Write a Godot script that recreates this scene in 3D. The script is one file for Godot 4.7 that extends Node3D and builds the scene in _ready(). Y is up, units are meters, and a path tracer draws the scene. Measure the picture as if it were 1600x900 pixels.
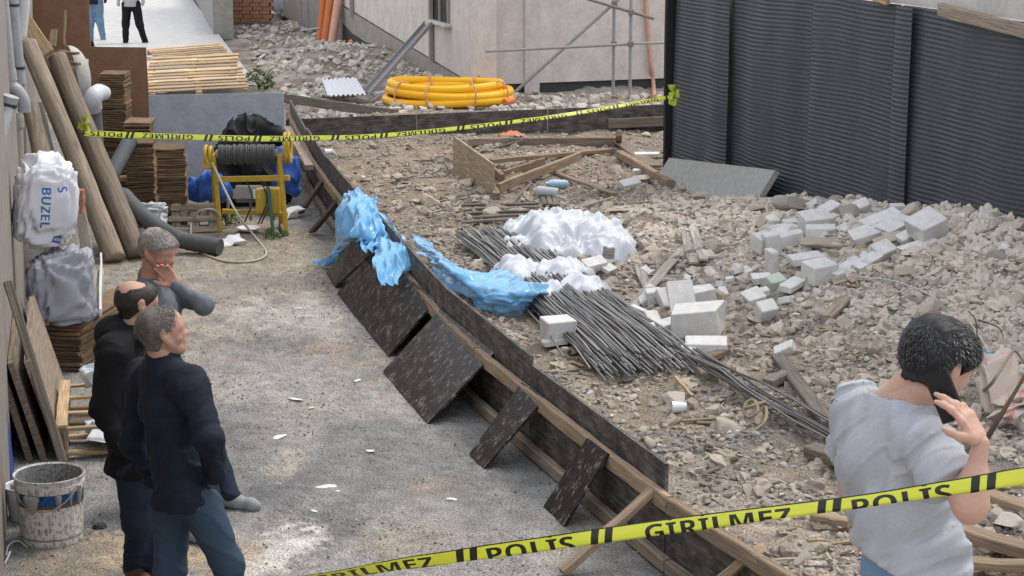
extends Node3D
# A building site seen from a balcony: yard on the left, shuttering down the middle, dug ground and a rubble heap on the right.

var rng := RandomNumberGenerator.new()
var M := {}
var T := {}
var taken := {}
var fine := FastNoiseLite.new()
var fold := FastNoiseLite.new()
var broad := FastNoiseLite.new()
var crease := FastNoiseLite.new()
var cell := FastNoiseLite.new()

# ---------------------------------------------------------------- names and tags
func numbered(called: String) -> String:
	if not taken.has(called):
		taken[called] = 0
		return called
	taken[called] += 1
	return "%s_%03d" % [called, taken[called]]

func tag(o: Node3D, label: String, category: String, group := "") -> Node3D:
	o.set_meta("label", label)
	o.set_meta("category", category)
	if group != "":
		o.set_meta("group", group)
	return o

func thing(called: String, label: String, category: String, at := Vector3.ZERO, group := "") -> Node3D:
	var o := Node3D.new()
	o.name = numbered(called)
	add_child(o)
	o.position = at
	return tag(o, label, category, group)

# one named mesh; placed in world metres when its parent is the root, else in the parent's own metres
func obj(called: String, mesh: Mesh, m: Material, parent: Node3D = null, xf := Transform3D()) -> MeshInstance3D:
	var o := MeshInstance3D.new()
	o.mesh = mesh
	o.material_override = m
	if parent == null:
		o.name = numbered(called)
		add_child(o)
		o.transform = xf
	else:
		o.name = called
		parent.add_child(o, true)
		o.transform = parent.global_transform.affine_inverse() * xf if parent.is_inside_tree() else xf
	return o

func structure(o: Node3D) -> Node3D:
	o.set_meta("kind", "structure")
	return o

func stuff(o: Node3D, label := "", category := "") -> Node3D:
	o.set_meta("kind", "stuff")
	if label != "":
		o.set_meta("label", label)
		o.set_meta("category", category)
	return o

# ---------------------------------------------------------------- materials
func C(r: float, g: float, b: float) -> Color:
	return Color(r, g, b).linear_to_srgb()

func tex(im: Image) -> ImageTexture:
	im.generate_mipmaps()
	return ImageTexture.create_from_image(im)

func grey_image(w: int, h: int, f: Callable) -> Image:
	var b := PackedByteArray()
	b.resize(w * h * 3)
	var k := 0
	for y in h:
		for x in w:
			var c: Color = f.call(x, y)
			b[k] = int(clampf(c.r, 0, 1) * 255)
			b[k + 1] = int(clampf(c.g, 0, 1) * 255)
			b[k + 2] = int(clampf(c.b, 0, 1) * 255)
			k += 3
	return Image.create_from_data(w, h, false, Image.FORMAT_RGB8, b)

func noise_bytes(seed_: int, freq: float, octaves: int, w: int, h: int, sw := 0, sh := 0) -> PackedByteArray:
	var n := FastNoiseLite.new()
	n.seed = seed_
	n.noise_type = FastNoiseLite.TYPE_SIMPLEX_SMOOTH
	n.frequency = freq
	n.fractal_octaves = octaves
	var im := n.get_seamless_image(sw if sw else w, sh if sh else h)
	im.convert(Image.FORMAT_L8)
	if im.get_width() != w or im.get_height() != h:
		im.resize(w, h, Image.INTERPOLATE_CUBIC)
	return im.get_data()

func make_textures() -> void:
	var n := 512
	# speckle: fine grain over slow mottling (plaster, concrete, paint)
	var a := noise_bytes(1, 0.25, 3, n, n)
	var b := noise_bytes(2, 0.012, 4, n, n)
	var c := noise_bytes(3, 0.05, 4, n, n)
	T.speckle = tex(grey_image(n, n, func(x, y):
		var i: int = y * n + x
		var v: float = 0.89 + (a[i] - 128) / 128.0 * 0.06 + (b[i] - 128) / 128.0 * 0.05 + (c[i] - 128) / 128.0 * 0.035
		return Color(v, v * 0.99, v * 0.975)))
	# gravelly grain, strong contrast, for the yard
	var g1 := noise_bytes(11, 0.33, 2, n, n)
	var g2 := noise_bytes(12, 0.11, 3, n, n)
	T.gravel = tex(grey_image(n, n, func(x, y):
		var i: int = y * n + x
		var v: float = 0.78 + (g1[i] - 128) / 128.0 * 0.30 + (g2[i] - 128) / 128.0 * 0.24 + (b[i] - 128) / 128.0 * 0.08
		return Color(v, v * 0.985, v * 0.96)))
	var gi := grey_image(n, n, func(x, y):
		var i: int = y * n + x
		var v: float = 0.5 + (g1[i] - 128) / 255.0 * 0.7 + (g2[i] - 128) / 255.0 * 0.6
		return Color(v, v, v))
	gi.bump_map_to_normal_map(5.0)
	T.gravel_n = tex(gi)
	# wood grain along u
	var w1 := noise_bytes(21, 0.16, 3, n, n, 40, n)
	var w2 := noise_bytes(22, 0.03, 3, n, n, 120, n)
	T.grain = tex(grey_image(n, n, func(x, y):
		var i: int = y * n + x
		var r: float = (w1[i] - 128) / 128.0
		var s: float = (w2[i] - 128) / 128.0
		var v: float = 0.84 + r * 0.15 + s * 0.16 + (a[i] - 128) / 128.0 * 0.05
		if r < -0.35: v -= 0.1
		return Color(v, v * (0.975 - s * 0.03), v * (0.93 - s * 0.06))))
	# film-faced plywood: dark resin with scuffs and dried cement in streaks
	var p1 := noise_bytes(31, 0.035, 4, n, n, 110, n)
	var p2 := noise_bytes(32, 0.06, 4, n, n, 200, n)
	T.ply = tex(grey_image(n, n, func(x, y):
		var i: int = y * n + x
		var base := Vector3(0.165, 0.13, 0.12) * (1.0 + (b[i] - 128) / 128.0 * 0.35 + (a[i] - 128) / 128.0 * 0.12)
		var k: float = clampf((p1[i] - 124) / 60.0, 0, 1) * 0.7 + clampf((p2[i] - 158) / 30.0, 0, 1) * 0.55
		k *= clampf((c[i] - 70) / 90.0, 0.0, 1.3) * clampf((b[i] - 60) / 90.0, 0.1, 1.3)
		var v := base.lerp(Vector3(0.60, 0.59, 0.58), clampf(k, 0, 0.85))
		return Color(v.x, v.y, v.z)))
	# weathered ply, paler, for standing shutter panels
	T.ply_grey = tex(grey_image(n, n, func(x, y):
		var i: int = y * n + x
		var base := Vector3(0.33, 0.315, 0.30) * (1.0 + (b[i] - 128) / 128.0 * 0.35 + (a[i] - 128) / 128.0 * 0.2)
		var k: float = clampf((p1[i] - 135) / 70.0, 0, 1) * 0.5 + clampf((p2[i] - 160) / 40.0, 0, 1) * 0.4
		var v := base.lerp(Vector3(0.54, 0.53, 0.51), clampf(k, 0, 0.85))
		return Color(v.x, v.y, v.z)))
	# skin: faint pores and blotches
	T.skin = tex(grey_image(256, 256, func(x, y):
		var v: float = 0.95 + (a[y * n + x] - 128) / 128.0 * 0.05
		var w: float = (c[y * n + x] - 128) / 128.0 * 0.05
		return Color(v, v - w, v - w * 0.8)))
	# woven cloth
	T.cloth = tex(grey_image(256, 256, func(x, y):
		var v: float = 0.84 + 0.06 * sin(x * TAU / 4.0) * sin(y * TAU / 4.0) + (a[(y * 2 % n) * n + x * 2 % n] - 128) / 128.0 * 0.07 + (c[y * n + x] - 128) / 128.0 * 0.04
		return Color(v, v, v)))
	# paint skin with drips, scrapes and runs of mortar (bucket)
	T.drips = tex(grey_image(n, n, func(x, y):
		var i: int = y * n + x
		var k: float = clampf((w1[x * n + y] - 118) / 40.0, 0, 1)
		var q: float = clampf((c[i] - 120) / 30.0, 0, 1)
		var v: float = lerpf(0.90, 0.5, (1.0 - k) * q * 0.9) + (a[i] - 128) / 128.0 * 0.08
		return Color(v, v * 0.985, v * 0.96)))

func mat(col: Color, rough := 0.85, t: Texture2D = null, scale := Vector3.ONE, world := false) -> StandardMaterial3D:
	var m := StandardMaterial3D.new()
	m.albedo_color = col
	m.roughness = rough
	m.metallic_specular = 0.4
	if t:
		m.albedo_texture = t
		m.uv1_triplanar = true
		m.uv1_world_triplanar = world
		m.uv1_scale = scale
		m.uv1_offset = Vector3(rng.randf(), rng.randf(), rng.randf())
	return m

func make_materials() -> void:
	# sawn wood in four tones, three variants of grain each
	var tones := {"pale": C(0.66, 0.50, 0.33), "tan": C(0.41, 0.315, 0.235), "grey": C(0.33, 0.275, 0.235), "old": C(0.24, 0.215, 0.195), "white": C(0.62, 0.60, 0.57), "log": C(0.34, 0.285, 0.24)}
	for k in tones:
		M[k] = []
		for i in 4:
			var m := mat(tones[k] * (0.88 + 0.08 * i), 0.88, T.grain, Vector3(0.45, 2.6, 2.6))
			m.albedo_color.a = 1.0
			M[k].append(m)
	M.ply = []
	M.ply_grey = []
	for i in 4:
		M.ply.append(mat(C(1, 1, 1), 0.42, T.ply, Vector3(1.3, 1.2, 1.2)))
		M.ply_grey.append(mat(C(0.93, 0.9, 0.87), 0.75, T.ply_grey, Vector3(0.7, 1.1, 1.1)))
	M.brown_ply = mat(C(0.27, 0.145, 0.085), 0.7, T.speckle, Vector3(0.6, 0.6, 0.6))
	M.plaster = mat(C(0.80, 0.73, 0.69), 0.95, T.speckle, Vector3(0.35, 0.35, 0.35))
	M.plinth = mat(C(0.42, 0.385, 0.35), 0.95, T.speckle, Vector3(0.5, 0.5, 0.5))
	M.bitumen = mat(C(0.075, 0.074, 0.078), 0.8, T.speckle, Vector3(0.8, 0.8, 0.8))
	M.trim = mat(C(0.74, 0.69, 0.655), 0.9, T.speckle, Vector3(0.5, 0.5, 0.5))
	M.wall = mat(C(0.36, 0.33, 0.30), 0.95, T.speckle, Vector3(0.5, 0.5, 0.5))
	M.concrete = mat(C(0.40, 0.385, 0.365), 0.93, T.speckle, Vector3(0.9, 0.9, 0.9))
	M.slab = mat(C(0.46, 0.45, 0.43), 0.93, T.speckle, Vector3(1.6, 1.6, 1.6))
	M.block = []
	for i in 3:
		M.block.append(mat(C(0.93, 0.92, 0.91) * (0.9 + 0.05 * i), 0.97, T.speckle, Vector3(1.3, 1.3, 1.3)))
		M.block[i].albedo_color = C(0.80, 0.79, 0.775)
	M.membrane = mat(C(0.076, 0.084, 0.097), 0.5, T.speckle, Vector3(0.8, 0.8, 0.8))
	M.pvc = mat(C(0.46, 0.485, 0.52), 0.45, T.speckle, Vector3(0.7, 0.7, 0.7))
	M.pvc_dark = mat(C(0.17, 0.185, 0.205), 0.5, T.speckle, Vector3(1, 1, 1))
	M.rubber = mat(C(0.05, 0.05, 0.052), 0.7)
	M.hose = mat(C(0.115, 0.12, 0.125), 0.65, T.speckle, Vector3(1, 1, 1))
	M.steel = mat(C(0.42, 0.42, 0.43), 0.45, T.speckle, Vector3(2, 2, 2))
	M.steel.metallic = 0.15
	M.rust_steel = mat(C(0.26, 0.235, 0.22), 0.6, T.speckle, Vector3(2, 2, 2))
	M.dark = mat(C(0.02, 0.02, 0.022), 0.6)
	M.yellow_paint = mat(C(0.66, 0.45, 0.06), 0.55, T.speckle, Vector3(1.5, 1.5, 1.5))
	M.yellow_pipe = mat(C(0.90, 0.47, 0.015), 0.4)
	M.orange = mat(C(0.74, 0.22, 0.07), 0.5, T.speckle, Vector3(0.6, 0.6, 0.6))
	M.pink = mat(C(0.78, 0.45, 0.33), 0.5, T.speckle, Vector3(0.6, 0.6, 0.6))
	M.white_plastic = mat(C(0.66, 0.66, 0.66), 0.4)
	M.sack = mat(C(0.62, 0.62, 0.65), 0.5, T.cloth, Vector3(9, 9, 9))
	M.sack2 = mat(C(0.50, 0.50, 0.56), 0.5, T.cloth, Vector3(9, 9, 9))
	M.white_sheet = mat(C(0.58, 0.59, 0.62), 0.36)
	M.white_sheet.backlight = C(0.12, 0.12, 0.13)
	M.blue_sheet = mat(Color(0.50, 0.77, 0.95, 0.70), 0.13)
	M.blue_sheet.transparency = BaseMaterial3D.TRANSPARENCY_ALPHA
	M.blue_sheet.backlight = Color(0.3, 0.5, 0.7)
	M.blue_tarp = mat(C(0.03, 0.10, 0.36), 0.4)
	M.black_cloth = mat(C(0.022, 0.022, 0.026), 0.75, T.cloth, Vector3(6, 6, 6))
	M.card = []
	for i in 3:
		M.card.append(mat(C(0.26, 0.18, 0.115) * (0.85 + 0.12 * i), 0.9, T.grain, Vector3(0.8, 3, 3)))
	M.brick = []
	for i in 3:
		M.brick.append(mat(C(0.46, 0.22 + 0.02 * i, 0.15), 0.95, T.speckle, Vector3(3, 3, 3)))
	M.rope = mat(C(0.42, 0.35, 0.26), 0.95, T.grain, Vector3(2, 12, 12))
	M.leaf = mat(C(0.075, 0.13, 0.035), 0.7)
	M.leaf.backlight = C(0.08, 0.14, 0.03)
	M.glass = mat(Color(0.25, 0.28, 0.3, 0.35), 0.05)
	M.glass.transparency = BaseMaterial3D.TRANSPARENCY_ALPHA

func wood(k: String) -> Material:
	return M[k][rng.randi() % 4]

# ---------------------------------------------------------------- meshes
# rectangular bar along x, centred, edges chamfered, a little uneven along its length
func bar_mesh(l: float, h: float, w: float, rough := 0.004, segs := 5, chamfer := -1.0) -> ArrayMesh:
	var st := SurfaceTool.new()
	st.begin(Mesh.PRIMITIVE_TRIANGLES)
	st.set_smooth_group(-1)
	var c := chamfer if chamfer >= 0 else minf(0.007, minf(h, w) * 0.2)
	var hy := h / 2
	var hz := w / 2
	var prof := [Vector2(hy, hz - c), Vector2(hy - c, hz), Vector2(-hy + c, hz), Vector2(-hy, hz - c), Vector2(-hy, -hz + c), Vector2(-hy + c, -hz), Vector2(hy - c, -hz), Vector2(hy, -hz + c)]
	var rings := []
	for i in segs + 1:
		var x := -l / 2 + l * i / segs
		var off := Vector3(0, rng.randf_range(-1, 1), rng.randf_range(-1, 1)) * rough
		var ring := []
		for p in prof:
			var end := rng.randf_range(-1, 1) * rough * (1.0 if i == 0 or i == segs else 0.0)
			ring.append(Vector3(x + end, p.x, p.y) + off + Vector3(0, rng.randf_range(-1, 1), rng.randf_range(-1, 1)) * rough * 0.4)
		rings.append(ring)
	for i in segs:
		for j in 8:
			quad(st, rings[i][j], rings[i][(j + 1) % 8], rings[i + 1][(j + 1) % 8], rings[i + 1][j])
	for e in [0, segs]:
		var ring: Array = rings[e]
		var mid := Vector3.ZERO
		for p in ring: mid += p / 8.0
		for j in 8:
			if e == 0: tri(st, mid, ring[(j + 1) % 8], ring[j])
			else: tri(st, mid, ring[j], ring[(j + 1) % 8])
	st.generate_normals()
	return st.commit()

func tri(st: SurfaceTool, a: Vector3, b: Vector3, c: Vector3) -> void:
	st.add_vertex(a); st.add_vertex(b); st.add_vertex(c)

func quad(st: SurfaceTool, a: Vector3, b: Vector3, c: Vector3, d: Vector3) -> void:
	tri(st, a, b, c); tri(st, a, c, d)

# the frame that carries local x from a to b, local y as near as possible to up
func along(a: Vector3, b: Vector3, up := Vector3.UP) -> Transform3D:
	var x := (b - a).normalized()
	if absf(x.dot(up)) > 0.99: up = Vector3(0.2, 0, 1).normalized()
	var z := x.cross(up).normalized()
	return Transform3D(Basis(x, z.cross(x), z), (a + b) / 2)

func beam(called: String, a: Vector3, b: Vector3, h: float, w: float, m: Material, parent: Node3D = null, up := Vector3.UP, rough := 0.004) -> MeshInstance3D:
	return obj(called, bar_mesh(a.distance_to(b), h, w, rough), m, parent, along(a, b, up))

func plank(called: String, label: String, category: String, a: Vector3, b: Vector3, h: float, w: float, m: Material, group := "", up := Vector3.UP) -> MeshInstance3D:
	var o := beam(called, a, b, h, w, m, null, up)
	tag(o, label, category, group)
	return o

# slab between four corners (in order round the face) with thickness t behind the face
func slab_mesh(p: Array, t: float) -> ArrayMesh:
	var st := SurfaceTool.new()
	st.begin(Mesh.PRIMITIVE_TRIANGLES)
	st.set_smooth_group(-1)
	var n: Vector3 = (p[1] - p[0]).cross(p[3] - p[0]).normalized() * t
	var q := [p[0] + n, p[1] + n, p[2] + n, p[3] + n]
	quad(st, p[0], p[1], p[2], p[3])
	quad(st, q[3], q[2], q[1], q[0])
	for i in 4:
		var j := (i + 1) % 4
		quad(st, p[j], p[i], q[i], q[j])
	st.generate_normals()
	return st.commit()

func slab(called: String, p: Array, t: float, m: Material, parent: Node3D = null) -> MeshInstance3D:
	# local axes: x along the first edge, y up the last edge, so that grain and streaks follow the board
	var x: Vector3 = (p[1] - p[0]).normalized()
	var z: Vector3 = x.cross(p[3] - p[0]).normalized()
	var f := Transform3D(Basis(x, z.cross(x), z), p[0])
	var inv := f.affine_inverse()
	return obj(called, slab_mesh([inv * p[0], inv * p[1], inv * p[2], inv * p[3]], t), m, parent, f)

func tube_mesh(pts: Array, r, sides := 10, caps := true) -> ArrayMesh:
	var st := SurfaceTool.new()
	st.begin(Mesh.PRIMITIVE_TRIANGLES)
	tube(st, pts, r, sides, caps)
	st.index()
	st.generate_normals()
	return st.commit()

func tube(st: SurfaceTool, pts: Array, r, sides := 10, caps := true) -> void:
	var rings := []
	var side := Vector3.ZERO
	for i in pts.size():
		var d: Vector3 = (pts[mini(i + 1, pts.size() - 1)] - pts[maxi(i - 1, 0)]).normalized()
		if side == Vector3.ZERO:
			side = d.cross(Vector3.UP if absf(d.y) < 0.95 else Vector3.RIGHT).normalized()
		side = (side - d * side.dot(d)).normalized()
		var up := side.cross(d)
		var rr: float = r[i] if r is Array else r
		var ring := []
		for k in sides:
			var a := TAU * k / sides
			ring.append(pts[i] + (side * cos(a) + up * sin(a)) * rr)
		rings.append(ring)
	st.set_smooth_group(0)
	for i in rings.size() - 1:
		for k in sides:
			var k2 := (k + 1) % sides
			quad(st, rings[i][k], rings[i + 1][k], rings[i + 1][k2], rings[i][k2])
	if caps:
		st.set_smooth_group(-1)
		for e in [0, rings.size() - 1]:
			for k in sides:
				var k2 := (k + 1) % sides
				if e == 0: tri(st, pts[0], rings[0][k], rings[0][k2])
				else: tri(st, pts[e], rings[e][k2], rings[e][k])

func smooth_path(pts: Array, per := 6) -> Array:
	var out := []
	for i in pts.size() - 1:
		var p0: Vector3 = pts[maxi(i - 1, 0)]
		var p3: Vector3 = pts[mini(i + 2, pts.size() - 1)]
		for k in per:
			out.append(pts[i].cubic_interpolate(pts[i + 1], p0, p3, float(k) / per))
	out.append(pts[-1])
	return out

# lathe round y: profile of (radius, height)
func lathe_mesh(prof: Array, sides := 40) -> ArrayMesh:
	var st := SurfaceTool.new()
	st.begin(Mesh.PRIMITIVE_TRIANGLES)
	for i in prof.size() - 1:
		st.set_smooth_group(i)
		for k in sides:
			var a := TAU * k / sides
			var b := TAU * (k + 1) / sides
			var p := func(q: Vector2, t: float) -> Vector3: return Vector3(q.x * cos(t), q.y, q.x * sin(t))
			quad(st, p.call(prof[i], a), p.call(prof[i + 1], a), p.call(prof[i + 1], b), p.call(prof[i], b))
	st.generate_normals()
	return st.commit()

# angular stone: subdivided icosahedron cut and dented, one per seed, about 1 m across
func stone_mesh(seed_: int, fineness := 1, flat := 0.7) -> ArrayMesh:
	var n := FastNoiseLite.new()
	n.seed = seed_
	n.frequency = 1.1
	n.noise_type = FastNoiseLite.TYPE_CELLULAR
	n.cellular_return_type = FastNoiseLite.RETURN_CELL_VALUE
	var r2 := RandomNumberGenerator.new()
	r2.seed = seed_
	var t := (1.0 + sqrt(5.0)) / 2
	var v := [Vector3(-1, t, 0), Vector3(1, t, 0), Vector3(-1, -t, 0), Vector3(1, -t, 0), Vector3(0, -1, t), Vector3(0, 1, t), Vector3(0, -1, -t), Vector3(0, 1, -t), Vector3(t, 0, -1), Vector3(t, 0, 1), Vector3(-t, 0, -1), Vector3(-t, 0, 1)]
	var f := [[0, 11, 5], [0, 5, 1], [0, 1, 7], [0, 7, 10], [0, 10, 11], [1, 5, 9], [5, 11, 4], [11, 10, 2], [10, 7, 6], [7, 1, 8], [3, 9, 4], [3, 4, 2], [3, 2, 6], [3, 6, 8], [3, 8, 9], [4, 9, 5], [2, 4, 11], [6, 2, 10], [8, 6, 7], [9, 8, 1]]
	var tris := []
	for q in f: tris.append([v[q[0]].normalized(), v[q[1]].normalized(), v[q[2]].normalized()])
	for k in fineness:
		var nxt := []
		for q in tris:
			var a: Vector3 = ((q[0] + q[1]) / 2).normalized()
			var b: Vector3 = ((q[1] + q[2]) / 2).normalized()
			var c: Vector3 = ((q[2] + q[0]) / 2).normalized()
			nxt.append_array([[q[0], a, c], [a, q[1], b], [c, b, q[2]], [a, b, c]])
		tris = nxt
	var cuts := []
	for k in 9:
		cuts.append([Vector3(r2.randfn(), r2.randfn(), r2.randfn()).normalized(), r2.randf_range(0.42, 0.8)])
	var sc := Vector3(r2.randf_range(0.8, 1.25), flat * r2.randf_range(0.75, 1.2), r2.randf_range(0.7, 1.0)) * 0.55
	var shape := func(p: Vector3) -> Vector3:
		for c in cuts:
			var d: float = p.dot(c[0]) - c[1]
			if d > 0: p -= c[0] * d
		p *= 1.0 + n.get_noise_3dv(p * 0.9) * 0.07
		return p * sc
	var st := SurfaceTool.new()
	st.begin(Mesh.PRIMITIVE_TRIANGLES)
	st.set_smooth_group(-1)
	for q in tris: tri(st, shape.call(q[0]), shape.call(q[2]), shape.call(q[1]))
	st.generate_normals()
	return st.commit()

# ---------------------------------------------------------------- the lie of the land
const EDGE := [[7.0, 2.35], [9.4, 1.285], [10.5, 0.83], [14.0, -0.329], [20.3, -1.8], [22.5, -2.26], [27.0, -3.05], [34.0, -4.2]]

# x of the shuttering at distance d
func shutter_x(d: float) -> float:
	for i in EDGE.size() - 1:
		if d <= EDGE[i + 1][0]:
			return lerpf(EDGE[i][1], EDGE[i + 1][1], (maxf(d, 7.0) - EDGE[i][0]) / (EDGE[i + 1][0] - EDGE[i][0]))
	return EDGE[-1][1]

func soil_y(x: float, d: float) -> float:
	var s := x - shutter_x(d)
	var e := maxf((4.154 - x) * 0.935 + (15.77 - d) * 0.355, 0)
	var t := clampf((22 - d) / 6.5, 0, 1)
	return 0.27 - 0.1 * smoothstep(16, 22, d) + 0.08 * smoothstep(0, 3, s) + 0.6 * t * t * (3 - 2 * t) * exp(-e * e / 2.89)

func on_soil(x: float, d: float, dy := 0.0) -> Vector3:
	return Vector3(x, soil_y(x, d) + bumps(x, d) + dy, -d)

func bumps(x: float, d: float) -> float:
	var e := maxf((4.154 - x) * 0.935 + (15.77 - d) * 0.355, 0)
	var heap := exp(-e * e / 5.0) * smoothstep(22, 18, d)
	return broad.get_noise_2d(x * 60, d * 60) * 0.05 + fold.get_noise_2d(x * 300, d * 300) * 0.03 + heap * fold.get_noise_2d(x * 130 + 900, d * 130) * 0.13

func sheet_mesh(xs: PackedFloat32Array, ds: PackedFloat32Array, f: Callable) -> ArrayMesh:
	# f(i, j) -> [position, colour]
	var st := SurfaceTool.new()
	st.begin(Mesh.PRIMITIVE_TRIANGLES)
	st.set_smooth_group(0)
	var w := xs.size()
	for j in ds.size():
		for i in w:
			var r: Array = f.call(xs[i], ds[j])
			st.set_color(r[1])
			st.add_vertex(r[0])
	for j in ds.size() - 1:
		for i in w - 1:
			var k := j * w + i
			for q in [k, k + w, k + 1, k + 1, k + w, k + w + 1]: st.add_index(q)
	st.generate_normals()
	return st.commit()

func steps(a: float, b: float, first: float, grow := 1.0) -> PackedFloat32Array:
	var out := PackedFloat32Array()
	var s := first
	while a < b:
		out.append(a)
		a += s
		s *= grow
	out.append(b)
	return out

# ---------------------------------------------------------------- the scene
func _ready() -> void:
	rng.seed = 7
	cell.seed = 12; cell.noise_type = FastNoiseLite.TYPE_CELLULAR; cell.frequency = 0.01; cell.cellular_return_type = FastNoiseLite.RETURN_DISTANCE; cell.cellular_jitter = 1.0; cell.fractal_type = FastNoiseLite.FRACTAL_NONE
	crease.seed = 9; crease.frequency = 0.01; crease.fractal_type = FastNoiseLite.FRACTAL_NONE
	fine.seed = 5; fine.frequency = 0.02; fine.fractal_octaves = 3
	fold.seed = 6; fold.frequency = 0.01; fold.fractal_octaves = 3
	broad.seed = 8; broad.frequency = 0.01; broad.fractal_octaves = 2
	light_and_camera()
	make_textures()
	make_materials()
	ground()
	shuttering()
	membrane_wall()
	back_building()
	background()
	yard_stores()
	dug_ground_things()
	rubble_heap()
	people()
	tapes()

func light_and_camera() -> void:
	var cam := Camera3D.new()
	cam.name = "camera"
	add_child(cam)
	cam.position = Vector3(0, 3.9, 0)
	cam.rotation_degrees = Vector3(-12.5, 0, 0)
	cam.fov = 16.57
	cam.near = 0.1
	cam.far = 400
	cam.current = true
	var sky_m := ProceduralSkyMaterial.new()
	sky_m.sky_top_color = Color(0.86, 0.89, 0.94)
	sky_m.sky_horizon_color = Color(0.90, 0.91, 0.93)
	sky_m.sky_curve = 0.2
	sky_m.ground_bottom_color = Color(0.42, 0.40, 0.38)
	sky_m.ground_horizon_color = Color(0.6, 0.59, 0.58)
	sky_m.sun_angle_max = 1.0
	var sky := Sky.new()
	sky.sky_material = sky_m
	var env := Environment.new()
	env.background_mode = Environment.BG_SKY
	env.sky = sky
	env.background_energy_multiplier = 1.0
	env.tonemap_mode = Environment.TONE_MAPPER_LINEAR
	env.tonemap_exposure = 1.68
	env.sdfgi_enabled = true
	env.ssao_enabled = true
	env.ssil_enabled = true
	var we := WorldEnvironment.new()
	we.name = "overcast_sky"
	we.environment = env
	add_child(we)
	var sun := DirectionalLight3D.new()
	sun.name = "sun"
	sun.light_energy = 0.5
	sun.light_angular_distance = 22.0
	sun.light_color = Color(1.0, 0.975, 0.94)
	sun.shadow_enabled = true
	add_child(sun)
	sun.rotation_degrees = Vector3(-58, 128, 0)

func patch_colour(x: float, d: float, base: Vector3, list: Array) -> Vector3:
	var c := base
	var wob := broad.get_noise_2d(x * 70, d * 45) * 0.9 + fold.get_noise_2d(x * 300, d * 220) * 0.9 + fine.get_noise_2d(x * 700, d * 600) * 0.8
	for p in list:
		var q := Vector2((x - p[0].x) / p[1], (d + p[0].z) / p[2]).length()
		if q < 2.2:
			var k := 1.0 - smoothstep(0.6, 1.2, q + wob * 0.8)
			c = c.lerp(p[3], k * p[4])
	return c

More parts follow.
